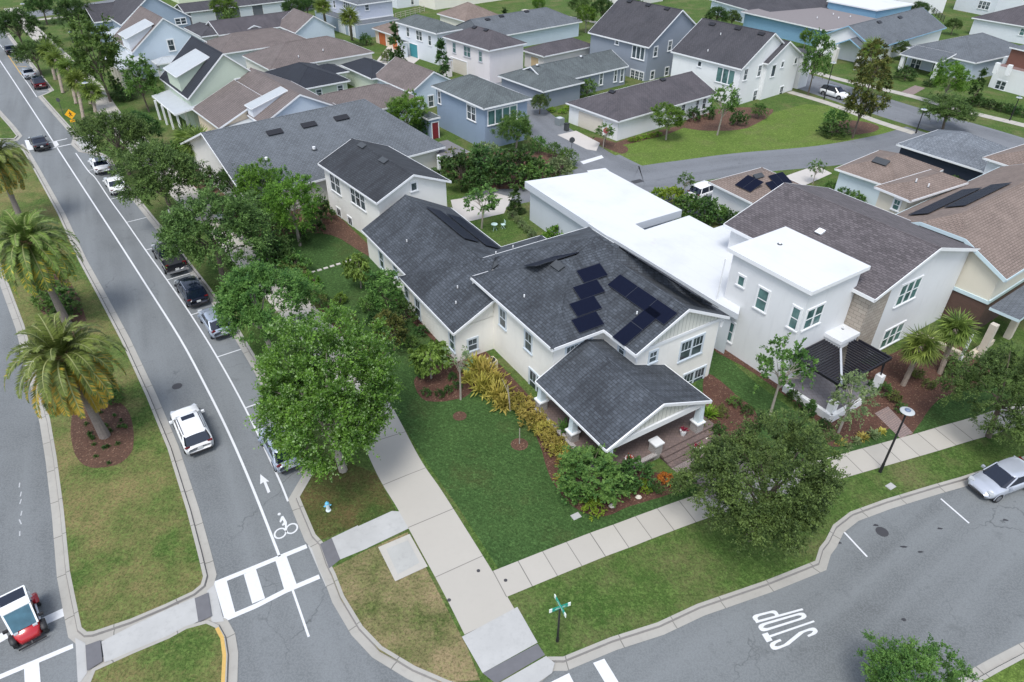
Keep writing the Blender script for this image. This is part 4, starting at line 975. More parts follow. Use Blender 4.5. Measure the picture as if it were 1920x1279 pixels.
V(h, (752, 71), 2.8, 40, (694, 53), 8, 'hip', .42, SG_TAN, ST_PEACH); h.door(718, 80, 2.6, 2.2, ORD, 'garage_door'); h.door(742, 92, 1.8, 2.2, ORD, 'garage_door')
h.finish()

# --- white garage apartment with teal doors
h = HS('teal_door_house', (800, 120), 'white two-storey garage apartment with teal garage doors and a sage roof')
V(h, (818, 63), 5.6, 42, (747, 39), (868, 54), 'hip', .45, SG_SAGE, SD_WHITE)
for q, n in (((765, 60), 1), ((786, 67), 2), ((806, 76), 1)): h.win(*q, .75, 1.5, n, '2')
h.door(777, 108, 2.5, 2.3, TEALD, 'garage_door'); h.door(800, 116, 4.3, 2.3, TEALD, 'garage_door'); h.door(763, 98, .95, 2.1, TEALD)
V(h, (765, 78), 2.9, 42, 2.0, -1.2, 'hip', .4, SG_SAGE, SD_WHITE, over=.15)
for q in ((801, 24), (818, 29)): h.vent(q[0], q[1], .8, BLACK)
h.finish()
h = HS('pinkish_house', (900, 150), 'pinkish white two-storey garage apartment with a dark hip roof')
V(h, (917, 95), 5.6, 41, (834, 68), (986, 80), 'hip', .45, SG_PURP, ST_PINK)
for q, n in (((852, 90), 1), ((876, 97), 2), ((901, 106), 1)): h.win(*q, .75, 1.5, n, '2', glass=GL_T, trim=plain('mauve_grey_trim', (.5, .5, .54), .5))
h.door(861, 136, 4.6, 2.3, BEIGED, 'garage_door'); h.door(846, 128, .95, 2.1, TAND)
V(h, (849, 112), 2.9, 41, 2.0, -1.2, 'hip', .4, SG_PURP, ST_PINK, over=.15)
V(h, (1020, 106), 2.95, 40, (984, 92), (1118, 86), 'hip', .42, SG_PURP, ST_PINK, ridge='v')
for q in ((890, 52), (912, 57)): h.vent(*q, .8, BLACK)
for q in ((1002, 72), (1016, 75), (1048, 62), (1080, 57)): h.vent(*q, .8, BLACK)
h.door(1003, 114, 2.0, 2.1, TAND, 'garage_door')
h.finish()
h = HS('grey_roof_long_house', (1000, 70), 'long low light blue house with a grey vented roof behind the pinkish house')
V(h, (910, 73), 3.0, 40, 11.5, (1083, 38), 'hip', .42, SG_GREY, SD_LBLUE, ridge='v', ins=(1, 5))
for q in ((914, 37), (940, 31), (987, 22)): h.vent(*q, 1, BLACK)
h.finish()

# --- blue two-storey with red door
h = HS('blue_house', (910, 300), 'blue two-storey garage apartment with sage hip roof and a red door')
V(h, (907, 204), 5.7, 37, (810, 160), (998, 184), 'hip', .45, SG_SAGE, stucco('mid_blue_stucco', (.25, .32, .42)))
h.win(824, 183, .6, 1.5, 1, '2'); h.win(884, 212, .85, 1.7, 2, '2'); h.win(942, 216, 1.0, 1.7, 4, '1', glass=GL_T, split=False)
V(h, (826, 219), 3.0, 37, 2.6, -1.9, 'hip', .4, SG_SAGE, stucco('mid_blue_stucco', (.25, .32, .42)), over=.2)
h.door(816, 242, .95, 2.2, REDD)
V(h, (880, 284), 2.3, 37, 5.0, -3.6, 'flat', rm=plain('weathered_deck_boards', (.16, .155, .16), .8, var=.25, scale=5), wm=ST_BLUEG, wall=False, th=.12, name='patio_cover')
h.finish()

# --- blue-grey tall house
h = HS('tall_blue_grey_house', (1217, 150), 'tall blue-grey house with a steep dark roof streaked with white stains')
V(h, (1217, 89), 5.7, 40, (1110, 59), 15.1, 'gable', .64, SG_DARK, ST_GREYB, ridge='u', over=.4)
h.win(1197, 99, .75, 1.8, 3, '1', split=False, tw=.13); h.win(1157, 79, .7, .7, 1, '1', tw=.13); h.win(1229, 97, .75, 1.4, 1, '2', tw=.13); h.win(1256, 86, .75, 1.4, 1, '2', tw=.13)
h.win(1194, 144, .8, 1.7, 3, 'g', tw=.13); h.win(1223, 141, .8, 1.2, 1, '1', tw=.13); h.win(1250, 134, .8, 1.2, 1, '1', tw=.13)
for q in ((1181, 3), (1216, 10), (1251, 17)): h.vent(*q, .9, BLACK)
V(h, (1019, 172), 2.95, 39, (935, 141), (1091, 152), 'hip', .42, SG_SAGE, ST_GREYB)
V(h, (1082, 146), 3.1, 39, 8.5, (1180, 124), 'gable', .42, SG_SAGE, ST_GREYB, ridge='v', over=.3, ext=(0, 0, 6, 0))
h.win(1127, 148, .6, 1.7, 1, '2', tw=.13); h.win(1154, 141, .5, 1.9, 1, '2', tw=.13); h.win(1166, 141, .6, 1.9, 1, '2', tw=.13)
for q in ((1007, 123), (1089, 107)): h.pipe(*q, r=.2, ht=.2)
h.finish()

# --- white house on the green field
h = HS('white_field_house', (1450, 200), 'white two-storey house on the open lawn with a dark gable roof and low garage wing')
V(h, (1391, 130), 5.7, 39, (1254, 97), 13.9, 'gable', .6, SG_DARK, ST_WHITE, ridge='u', over=.35)
V(h, (1441, 120), 5.7, 39, 9, (1514, 104), 'gable', .55, SG_DARK, ST_WHITE, ridge='u', over=.35)
V(h, (1532, 97), 5.6, 39, 7, -3.2, 'flat', rm=SG_DARK, wm=ST_WHITE, over=.3)
h.win(1360, 143, .95, 2.0, 3, '1', glass=GL_T, split=False); h.win(1312, 120, .6, .7, 1, '1', split=False); h.win(1398, 140, .75, 1.5, 1, '2'); h.win(1424, 133, .75, 1.5, 1, '2')
h.win(1450, 133, .9, 1.6, 1, '1', split=False); h.win(1467, 121, .6, .75, 1, '2', split=False); h.win(1492, 114, .6, .8, 1, '2', split=False)
h.win(1415, 180, .8, 1.5, 1, '2'); h.win(1464, 173, .8, 1.6, 1, '2'); h.win(1381, 190, .8, 1.7, 1, '2')
for q in ((1336, 46), (1384, 54), (1428, 64)): h.vent(*q, 1.0, BLACK)
for q in ((1351, 66), (1327, 97)): h.pipe(*q)
V(h, (1160, 228), 2.95, 39, (1062, 192), (1335, 172), 'gable', .4, SG_PURP, ST_WHITE, ridge='v', ins=(5.2, 0), over=.4)
h.door(1107, 236, 4.9, 2.2, BEIGED, 'garage_door'); h.win(1281, 203, .7, 1.1, 1, '2'); h.win(1307, 197, .6, 1.5, 1, '2'); h.win(1320, 194, .7, 1.5, 1, '2')
for q in ((1242, 150), (1148, 173)): h.vent(*q, .9, BLACK)
h.finish()

# --- modern white house next door
h = HS('modern_white_house', (1450, 640), 'modern white house with flat white roofs beside the cream house', group=None)
ZT = 8.7
MW = stucco('bright_white_stucco', (.68, .69, .695)); WG = stucco('white_garage_stucco', (.56, .6, .64))
V(h, (1523, 548), ZT, 33.5, (1363, 465), (1635, 500), 'flat', rm=MEMB, wm=MW, over=.35, th=.3)
h.win(1390, 527, .55, .75, 1, '1', glass=GL_T, split=False); h.win(1429, 562, .85, 1.6, 1, '1', glass=GL_T); h.win(1366, 620, .85, 1.6, 1, '1', glass=GL_T); h.win(1490, 597, .6, 1.6, 1, '1', glass=GL_T); h.win(1525, 594, .8, 1.5, 2, '1', glass=GL_T)
def flatpoly(hh, px, ze, wm, inset_=.35, th=.45, rm=MEMB, name='roof', z0=.05):
    P = [W(x, y, ze) for x, y in px]; n = len(P); a = sum(P[i].x*P[(i+1) % n].y-P[(i+1) % n].x*P[i].y for i in range(n))
    if a < 0: P.reverse()
    mb = MB(); mb.prism([(p.x, p.y) for p in P], ze-th, ze, 1, 0); hh.reg.append(P)
    mb.build(name, [rm, hh.trim_m], hh.root, hh.org)
    Q = []
    for i in range(n):
        d0 = (P[i]-P[i-1]).normalized(); d1 = (P[(i+1) % n]-P[i]).normalized(); n0 = Vector((-d0.y, d0.x, 0)); n1 = Vector((-d1.y, d1.x, 0)); nn = n0+n1
        nn = nn/max(.4, nn.length_squared)*2; Q.append(P[i]+nn*inset_)
    hh.wallprism(wm, [(q.x, q.y) for q in Q], z0, ze-th)
h.trim_m = plain('white_fascia', (.55, .58, .62), .6, var=.02)
flatpoly(h, [(984, 340), (1137, 318), (1279, 394), (1191, 420), (1208, 431), (1100, 416)], 4.4, WG, .4, .75)
flatpoly(h, [(1100, 417), (1192, 421), (1209, 431), (1292, 404), (1338, 428), (1362, 420), (1415, 448), (1385, 590), (1352, 572), (1157, 452), (1136, 441)], 4.41, WG, .4, .5)
h.trim_m = WHITE
h.door(1111, 437, 1.0, 2.3, REDD)
T3, _, _ = V(h, (1641, 562), 6.9, 33.5, (1357, 420), 14, 'gable', .3, SG_BROWN, MW, ridge='u', over=.5, th=.25)
STN = paver('travertine_cladding', (.44, .39, .33), (.36, .31, .26), .6, .3); 
h.win(1703, 547, .75, 1.7, 3, '1', glass=GL_T); h.win(1672, 629, .75, 1.6, 3, '1', glass=GL_T)
q = h.hit(1612, 590, 'wall')
# stone clad bay between the box and the gable wing
h.wallprism(STN, [tuple(T3(a, b, 0))[:2] for a, b in ((.46, .46), (5, .46), (5, 2.9), (.46, 2.9))], .05, 6.72)
# entry canopy and pergola
V(h, (1578, 642), 3.7, 33.5, (1544, 620), (1610, 622), 'flat', rm=MEMB, wm=MW, over=.1, th=.3, z0=2.9, name='canopy')
h.pipe(1580, 617, .05, .3)
h.vent(1538, 436, .5, WHITE, .5); h.pipe(1462, 458, .1, .2, WHITE); h.pipe(1317, 533, .12, .2, WHITE)
BLKP = plain('black_pergola_metal', (.012, .012, .018), .4)
zP = 3.1; c = W(1577, 724, zP); t = R(33.5); u = Vector((-math.sin(t), math.cos(t), 0)); v = Vector((math.cos(t), math.sin(t), 0))
PA = (W(1507, 652, zP)-c).dot(u); PB = (W(1671, 672, zP)-c).dot(v)
mb = MB()
for a, b in (((0, 0), (PA, 0)), ((0, 0), (0, PB)), ((0, PB), (PA*.62, PB)), ((PA, 0), (PA, PB*.3))): mb.beam(c+u*a[0]+v*a[1], c+u*b[0]+v*b[1], .12, .2)
mb.build('pergola_frame', BLKP, h.root, h.org)
mb = MB(); n = 20
for i in range(1, n):
    q = i/n
    mb.beam(c+u*(PA*q)+v*.05, c+u*(PA*q)+v*(PB*q), .13, .1); mb.beam(c+v*(PB*q)+u*.05, c+v*(PB*q)+u*(PA*.8*q), .13, .1)
mb.build('pergola_slats', BLKP, h.root, h.org)
mb = MB(); mb.beam(c+Vector((0, 0, .12)), c+u*(PA*.62)+v*(PB*.62)+Vector((0, 0, .12)), .14, .1); mb.build('pergola_ridge', plain('pale_grey_metal', (.45, .47, .5), .4), h.root, h.org)
mb = MB(); cc = c-Vector((0, 0, 2.0)); P_ = [c+u*x_+v*y_ for x_, y_ in ((-.1, -.1), (PA, -.1), (PA, PB), (-.1, PB))]
mb.prism([(p.x, p.y) for p in P_], .05, .45); mb.build('terrace_floor', PAV2, h.root, h.org)
mb = MB()
for a, b in (((-.2, -.2), (PA*.9, -.2)), ((-.2, -.2), (-.2, PB*.55))): mb.beam(Vector((c.x, c.y, .35))+u*a[0]+v*a[1], Vector((c.x, c.y, .35))+u*b[0]+v*b[1], .3, .7)
mb.build('terrace_wall', MW, h.root, h.org)
for a, b in ((.15, .15), (.15, PB*.97)):
    q = Vector((c.x, c.y, 0))+u*a+v*b; mb = MB(); mb.box((q.x, q.y, .8), (.5, .5, 1.5), t); mb.build('pier', MW, h.root, h.org)
    mb = MB(); mb.tube((q.x, q.y, 1.5), tuple(q+u*.1-v*.0+Vector((0, 0, zP))), .05); mb.tube((q.x, q.y, 1.5), tuple(q+v*.5+u*.5+Vector((0, 0, zP))), .05); mb.build('brace', BLKP, h.root, h.org)
for px, z1 in (((1362, 478), 8.3), ((1414, 442), 4.4)):
    q = W(*px, z1); mb = MB(); mb.tube((q.x, q.y, .2), (q.x, q.y, z1-.3), .05); mb.build('downpipe', WHITE, h.root, h.org)
h.finish()

# --- right-hand cream house with tan roofs
h = HS('pale_yellow_house', (1880, 620), 'pale yellow house with a broad tan roof and pale blue gable boards, right edge', group=None)
h.trim_m = plain('pale_aqua_trim', (.52, .64, .68), .5, var=.04)
o_ = W(1887, 525, 5.6); t_ = R(36)
FT = lambda b, a, z: Vector((o_.x+b*math.cos(t_)-a*math.sin(t_), o_.y+b*math.sin(t_)+a*math.cos(t_), z))
ZE, ZC, ZR, LB = 5.6, 7.5, 8.4, 24
h.roofplanes([[FT(0, 0, ZE), FT(LB, 0, ZE), FT(LB, 5.7, ZR), FT(2.4, 5.7, ZR), FT(0, 3.87, ZC)], [FT(LB, 11.4, ZE), FT(0, 11.4, ZE), FT(0, 7.53, ZC), FT(2.4, 5.7, ZR), FT(LB, 5.7, ZR)], [FT(0, 3.87, ZC), FT(2.4, 5.7, ZR), FT(0, 7.53, ZC)]], SG_TAN, .22)
h.wallprism(ST_CREAM, [tuple(FT(b, a, 0))[:2] for b, a in ((.4, .6), (LB-1, .6), (LB-1, 10.8), (.4, 10.8))], .05, 5.65)
h.wpoly(ST_CREAM, [FT(.4, 10.8, 5.65), FT(.4, .6, 5.65), FT(.4, 3.9, 7.25), FT(.4, 7.5, 7.25)])
for q0, q1 in (((-.03, 0, ZE-.12), (-.03, 3.87, ZC-.12)), ((-.03, 3.87, ZC-.12), (-.03, 7.53, ZC-.12)), ((-.03, 7.53, ZC-.12), (-.03, 11.4, ZE-.12))):
    mb = MB(); mb.beam(FT(*q0), FT(*q1), .06, .3); mb.build('rake_board', h.trim_m, h.root, h.org)
h.win(1757, 538, .95, 1.6, 1, '1', tw=.16)
V(h, (1790, 600), 3.2, 36, -2.2, 7.0, 'shed', .0, MEMB, ST_CREAM, wall=False, name='porch_beam') if 0 else None
BRN = paver('brown_brick', (.12, .06, .045), (.09, .045, .035), .25, .08)
h.wallprism(BRN, [tuple(FT(b, a, 0))[:2] for b, a in ((.37, .57), (9, .57), (9, 5.0), (.37, 5.0))], .05, 2.95)
for q0, q1 in (((.33, .5, 3.1), (.33, 5.1, 3.1)), ((.3, .53, 3.1), (LB-1, .53, 3.1))):
    mb = MB(); mb.beam(FT(*q0), FT(*q1), .12, .3); mb.build('aqua_band', h.trim_m, h.root, h.org)
h.win(1860, 622, .8, 1.5, 1, '2', trim=WHITE)
V(h, (1912, 600), 3.6, 36, 2.2, 8, 'flat', rm=SG_GREY, wm=ST_CREAM, wall=False, th=.25, name='awning')
for p in ((1850, 640), (1903, 605)):
    q = W(*p, 1.6); mb = MB(); mb.box((q.x, q.y, 1.6), (.5, .5, 3.2), R(36)); mb.build('porch_column', plain('tan_column', (.5, .45, .38), .7), h.root, h.org)
q = W(1813, 672, .4); mb = MB(); mb.box((q.x, q.y, .3), (.3, .3, .6), R(36)); mb.beam(q, q+Vector((-math.sin(R(36)), math.cos(R(36)), 0))*4, .4, .5); mb.beam(q, q+Vector((math.cos(R(36)), math.sin(R(36)), 0))*4, .4, .5); mb.build('terrace_wall', plain('tan_stone_cap', (.5, .44, .34), .8), h.root, h.org)
q = W(1817, 640, 2.6); mb = MB(); mb.tube((q.x, q.y, .5), (q.x, q.y, 3.2), .12); mb.build('porch_column', WHITE, h.root, h.org)
# solar rows on the far slope
nn = (FT(LB, 11.4, ZE)-FT(0, 11.4, ZE)).cross(FT(2.4, 5.7, ZR)-FT(0, 11.4, ZE)).normalized()
if nn.z < 0: nn = -nn
uu = Vector((math.cos(t_), math.sin(t_), 0)); sl = (ZR-ZE)/5.7
for b, a, n_ in ((7.5, 9.0, 9), (9.0, 7.2, 8)): h._panels(FT(b, a, ZE+(11.4-a)*sl), uu, nn.cross(uu), nn, n_, 1, 1.05, 1.7, .14, 'solar_panel')
h.finish()
h = HS('small_yellow_house', (1700, 400), 'pale yellow upper storey with a tan hip roof, left of the solar panels', group=None)
V(h, (1707, 377), 6.2, 30, (1641, 349), 9, 'hip', .38, SG_TAN, ST_CREAM); h.win(1681, 384, .6, .95, 1, '2', glass=GL_T, trim=WHITE)
V(h, (1640, 402), 3.2, 30, 6, -4, 'hip', .4, SG_TAN, ST_CREAM)
for q in ((1717, 342), (1740, 351)): h.pipe(*q)
h.finish()
h = HS('pale_blue_garage', (1620, 370), 'pale blue-white garage with a tan roof carrying one long vent')
V(h, (1688, 357), 3.1, 38, (1565, 316), (1782, 322), 'hip', .42, SG_TAN, stucco('pale_blue_stucco', (.6, .68, .74)))
h.vent(1652, 304, 1.6, DKGREY, .8); h.finish()
h = HS('solar_garage', (1370, 385), 'white garage with a tan roof and two small blue solar groups')
V(h, (1413, 382), 3.0, 31, (1331, 340), (1512, 350), 'hip', .42, SG_TAN, ST_WHITE)
h.solar(1405, 346, 2, 1, 1.1, 1.9); h.vent(1421, 331, 1.2, DKGREY); h.solar(1462, 338, 2, 1, 1.1, 1.7); h.solar(1447, 350, 1, 1, 1.1, 1.2)
h.finish()
h = HS('navy_house', (1750, 330), 'low navy blue building with a streaked blue-grey roof')
h.vol((1846, 322), (1681, 270), (1935, 293), 3.1, 'hip', .42, SG_STRK, SD_NAVY, th=.2); h.finish()
h = HS('white_tan_roof_house', (1880, 340), 'white two-storey house with a tan hip roof at the right edge behind the navy building')
h.vol((1935, 325), (1843, 295), (2010, 296), 5.6, 'hip', .42, SG_TAN, SD_WHITE); h.win(1887, 331, .7, 1.3, 1, '2', glass=GL_T); h.finish()

# --- across the side street
FR = 124
h = HS('grey_bungalow', (1800, 140), 'pale grey-blue bungalow with a grey hip roof and dark blue front door')
h.vol((1830, 118), (1700, 88), (1910, 89), 3.3, 'hip', .38, SG_GREY, stucco('pale_grey_blue_stucco', (.5, .56, .64)), over=.5)
h.vol((1762, 118), (1687, 101), (1775, 108), 2.9, 'shed', .2, SG_GREY, ST_OFF, wall=False, name='porch_roof')
h.win(1717, 120, .8, 1.4, 2, '2'); h.door(1752, 132, .95, 2.2, plain('dark_blue_door', (.03, .07, .11), .5)); 
for q in ((1806, 62), (1816, 59), (1828, 55)): h.vent(q[0], q[1]+1, .6, BLACK)
for p in ((1696, 103), (1759, 119)):
    q = W(*p, 2.8); mb = MB(); mb.box((q.x, q.y, 1.4), (.6, .6, 2.7), R(34)); mb.build('porch_column', WHITE, h.root, h.org)
h.finish()
h = HS('blue_gable_house', (1600, 110), 'grey-roofed house with white front gable edged in bright blue and an open porch')
h.trim_m = plain('bright_blue_trim', (.25, .42, .56), .5, var=.05)
h.vol((1640, 92), (1775, 52), (1542, 66), 3.1, 'gable', .5, SG_GREY, ST_WHITE, ridge='u', over=.5)
h.vol((1618, 95), (1650, 86), (1567, 82), 2.9, 'gable', .5, SG_GREY, ST_OFF, ridge='u', over=.3, wall=False, name='porch_roof')
for p in ((1570, 90), (1614, 102)):
    q = W(*p, 2.8); mb = MB(); mb.box((q.x, q.y, 1.4), (.7, .7, 2.8), R(34)); mb.build('porch_column', ST_OFF, h.root, h.org)
for q in ((1648, 42), (1687, 33)): h.vent(*q, 1.2, BLACK)
h.finish()
h = HS('blue_flat_roof_house', (1500, 80), 'bright blue house with a wide low taupe roof and white eaves')
h.vol((1549, 57), (1389, 21), (1640, 34), 3.6, 'flat', rm=plain('taupe_flat_roof', (.2, .18, .18), .9, var=.15), wm=SD_BLUE, over=.7, th=.25)
h.vol((1645, 19), (1550, 1), (1700, 5), 4.9, 'flat', rm=MEMB, wm=SD_BLUE, over=.3, th=.25)
for q in ((1562, 28), (1572, 35), (1594, 33), (1532, 35)): h.pipe(*q, r=.1)
h.finish()
h = HS('dark_roof_back_house', (1450, 40), 'low house under a wide dark blue-grey roof at the top edge')
h.vol((1441, 30), (1330, -2), (1545, 6), 3.1, 'hip', .4, SG_DARK, SD_LBLUE); h.finish()
h = HS('teal_garage_house', (1680, 20), 'white garage building with two bright teal doors at the top edge')
h.vol((1690, -16), (1580, -40), (1742, -32), 5.6, 'hip', .4, SG_GREY, ST_WHITE); h.door(1668, 12, 4.6, 2.3, plain('bright_teal_door', (.0, .3, .38), .5, var=.05), 'garage_door'); h.door(1627, 4, 4.6, 2.3, plain('bright_teal_door', (.0, .3, .38), .5, var=.05), 'garage_door'); h.finish()
h = HS('white_corner_house', (1860, 40), 'tall white house at the top right corner with a dark hipped garage wing')
h.vol((1798, -30), (1880, -16), (1830, -60), 5.7, 'hip', .4, SG_GREY, SD_WHITE); h.win(1845, 10, .8, 1.5, 3, '2')
h.vol((1822, 33), (1960, 56), (1862, 5), 3.4, 'hip', .42, SG_PURP, SD_WHITE); h.win(1917, 60, .8, 1.2, 1, '2', glass=GL_T); h.finish()
h = HS('balcony_house', (1880, 180), 'white house with a brown upper wall and balcony at the right edge')
h.vol((1868, 122), (1990, 152), (1892, 95), 3.6, 'flat', rm=plain('brown_balcony_floor', (.2, .13, .12), .8), wm=ST_WHITE, over=.02, th=.2)
h.vol((1893, 88), (2010, 115), (1925, 60), 6.3, 'flat', rm=SG_GREY, wm=plain('chestnut_cladding', (.16, .07, .05), .7), over=.3, th=.2)
h.win(1876, 160, .7, 1.2, 2, '1'); h.door(1895, 178, 1.0, 2.2, REDD)
for p in ((1870, 124), (1886, 112), (1893, 128)):
    q = W(*p, 3.9); mb = MB(); mb.box((q.x, q.y, 3.6), (.6, .6, 1.6), R(34)); mb.build('balcony_pier', ST_WHITE, h.root, h.org)
h.finish()
h = HS('far_roofs_house', (1020, 0), 'low grey-roofed house between trees at the top edge')
V(h, (1180, -10), 3, 40, 8, 14, 'hip', .4, SG_GREY, ST_OFF); h.finish()
# ---------------------------------------------------------------- plants
BARK = plain('bark', (.12, .095, .075), .9, var=.4, scale=6); BARKG = plain('pale_bark', (.3, .27, .23), .9, var=.3, scale=6); PALMB = plain('palm_bark', (.2, .17, .15), .95, var=.45, scale=9)
LF = dict(
    oak=leafmat('oak_leaves', (.022, .05, .016), (.11, .19, .055)), elm=leafmat('elm_leaves', (.025, .08, .012), (.12, .26, .04), (.35, .48, .25)),
    mag=leafmat('magnolia_leaves', (.02, .04, .012), (.12, .15, .035), (.2, .17, .05)), bright=leafmat('bright_leaves', (.025, .07, .012), (.13, .24, .035)),
    dark=leafmat('dark_leaves', (.014, .04, .012), (.065, .13, .035)), mid=leafmat('mid_leaves', (.025, .07, .018), (.11, .2, .05)),
    olive=leafmat('olive_leaves', (.04, .06, .02), (.14, .18, .055)), gold=leafmat('golden_leaves', (.1, .11, .015), (.3, .27, .04)), lime=leafmat('lime_leaves', (.06, .13, .015), (.19, .3, .035)),
    croton=leafmat('orange_leaves', (.18, .06, .015), (.38, .19, .03)), grey=leafmat('grey_green_leaves', (.06, .1, .05), (.16, .22, .1)), red=leafmat('red_flowers', (.12, .008, .015), (.3, .02, .03)),
    var=leafmat('yellow_green_striped_leaves', (.12, .13, .025), (.36, .33, .09)))
def rnd_dir(rs):
    z = rs.uniform(-1, 1); t = rs.uniform(0, 2*math.pi); r = math.sqrt(1-z*z); return Vector((r*math.cos(t), r*math.sin(t), z))
def leaf(mb, c, d, up, ln, wd):
    sd = d.cross(up)
    if sd.length < .05: sd = d.orthogonal()
    sd.normalize(); t = c+d*ln
    mb.v += [c, c+d*(ln*.45)+sd*(wd/2), t, c+d*(ln*.45)-sd*(wd/2)]; i = len(mb.v)-4; mb.f.append([i, i+1, i+2, i+3]); mb.m.append(0); mb.uv.append(None)
def crown_mesh(seed, r=(4, 4, 3), zc=5, n=6000, ls=.3, clusters=70, cr=.9, holes=.0, droop=0, shape='round'):
    """leaf cards gathered in clumps through the crown's volume; returns (crown mb, wood mb)"""
    rs = random.Random(seed); cm = MB(); wm = MB(); cs = []
    lob = [(rnd_dir(rs), rs.uniform(.08, .3)) for _ in range(9)]
    def radial(d):
        k = .7
        for q, a in lob: k += a*1.5*max(0, d.dot(q))**6
        return min(k, 1.15)
    while len(cs) < clusters:
        d = rnd_dir(rs)
        if d.z < -.55: continue
        f = rs.uniform(.25, 1)**.45
        if shape == 'cone':
            h = rs.random(); rr = (1-h)**.8*rs.uniform(.35, 1); t = rs.uniform(0, 6.283); p = Vector((r[0]*rr*math.cos(t), r[1]*rr*math.sin(t), zc-r[2]+2*r[2]*h))
        else:
            k = radial(d)*f; p = Vector((d.x*r[0]*k, d.y*r[1]*k, zc+d.z*r[2]*k))
        cs.append((p, rs.uniform(.6, 1.25)*cr))
    per = max(6, n//clusters)
    for p, c in cs:
        out = (p-Vector((0, 0, zc))); out = out.normalized() if out.length > .01 else Vector((0, 0, 1))
        nt_ = max(2, int(per/13)); pt = max(1, per//nt_)
        for _ in range(nt_):      # leaves sit along twigs that spray outward
            b0 = p+Vector((rs.gauss(0, c*.22), rs.gauss(0, c*.22), rs.gauss(0, c*.16))); td = (rnd_dir(rs)+out*.8+Vector((0, 0, .25-droop))).normalized(); tl = c*rs.uniform(.5, 1.35)
            for k in range(pt):
                f = (k+rs.random())/pt; q = b0+td*(tl*f)+Vector((0, 0, -.18*tl*f*f))+rnd_dir(rs)*(.1*c*(1.2-f)); l = ls*rs.uniform(.65, 1.3)*(1.1-.35*f)
                d = (rnd_dir(rs)*.9+td*.7+Vector((0, 0, .05-droop))).normalized(); leaf(cm, q, d, (rnd_dir(rs)*.6+Vector((0, 0, 1))).normalized(), l, l*.6)
    # wood
    zt = zc-r[2]*.35; lean = Vector((rs.uniform(-.1, .1)*r[0], rs.uniform(-.1, .1)*r[1], 0)); tr = max(.05, r[0]*.045)
    top = Vector((0, 0, zt))+lean; wm.tube((0, 0, 0), top*.5+Vector((0, 0, 0)), tr*1.25, tr, 7); wm.tube(top*.5, top, tr, tr*.75, 7)
    for p, c in rs.sample(cs, min(len(cs), 16)):
        b = top*rs.uniform(.65, 1.0); m = b.lerp(p, .5)+Vector((0, 0, r[2]*.08)); wm.tube(b, m, tr*.45, tr*.28, 5, caps=False); wm.tube(m, p, tr*.28, tr*.08, 5, caps=False)
    return cm, wm
PROTO = {}
def proto(key, mat_leaf, bark, **kw):
    cm, wm = crown_mesh(sum(map(ord, key))*7+1, **kw)
    root = empty('tmp', (0, 0, -500)); c = cm.build('crown', mat_leaf, root, autouv=False); t = wm.build('trunk', bark, root, autouv=False)
    PROTO[key] = (root, kw['r'][0], kw['zc'])
def _mk(): pass
proto('elm', LF['elm'], BARKG, r=(4.4, 4.4, 3.4), zc=5.2, n=80000, ls=.15, clusters=520, cr=.6)
proto('elm2', LF['mid'], BARKG, r=(4.0, 4.0, 3.2), zc=5.2, n=42000, ls=.165, clusters=320, cr=.62)
proto('oak', LF['oak'], BARK, r=(4.2, 4.2, 2.9), zc=4.6, n=70000, ls=.135, clusters=480, cr=.58)
proto('oak2', LF['oak'], BARK, r=(4.0, 4.4, 3.0), zc=4.8, n=32000, ls=.18, clusters=260, cr=.7)
proto('oak3', LF['dark'], BARK, r=(4.3, 4.0, 3.3), zc=5.0, n=26000, ls=.2, clusters=220, cr=.75)
proto('tall', LF['mid'], BARK, r=(2.6, 2.6, 4.2), zc=5.4, n=7000, ls=.3, clusters=90, cr=.8)
proto('magnolia', LF['mag'], BARK, r=(2.2, 2.2, 3.2), zc=4.0, n=9000, ls=.22, clusters=110, cr=.5)
proto('bright', LF['bright'], BARKG, r=(2.6, 2.6, 2.8), zc=3.8, n=24000, ls=.14, clusters=230, cr=.5)
proto('crape', LF['mid'], BARKG, r=(1.9, 1.9, 1.9), zc=3.7, n=2600, ls=.22, clusters=60, cr=.5)
proto('airy', LF['grey'], BARKG, r=(1.7, 1.7, 1.6), zc=3.2, n=2200, ls=.18, clusters=55, cr=.5)
proto('cone', LF['dark'], BARK, r=(1.3, 1.3, 2.6), zc=2.8, n=4200, ls=.24, clusters=90, cr=.4, shape='cone')
proto('weep', leafmat('willow_leaves', (.04, .085, .015), (.13, .22, .045)), BARKG, r=(1.5, 1.5, 1.4), zc=2.0, n=4200, ls=.26, clusters=60, cr=.5, droop=1.2)
proto('sapling', LF['grey'], BARKG, r=(.8, .8, .8), zc=2.9, n=240, ls=.16, clusters=22, cr=.3)
for kk, mm in (('shrub', 'mid'), ('shrub_dark', 'dark'), ('shrub_bright', 'bright'), ('shrub_olive', 'olive'), ('shrub_grey', 'grey'), ('shrub_lime', 'lime'), ('shrub_orange', 'croton'), ('shrub_var', 'var')):
    proto(kk, LF[mm], BARK, r=(1.0, 1.0, .75), zc=.72, n=1500, ls=.17, clusters=60, cr=.33)
proto('ball', LF['mid'], BARK, r=(1.0, 1.0, .95), zc=.95, n=2600, ls=.12, clusters=160, cr=.2)
proto('box', LF['dark'], BARK, r=(1.0, 1.0, .8), zc=.8, n=2200, ls=.14, clusters=120, cr=.24)
_first = {}
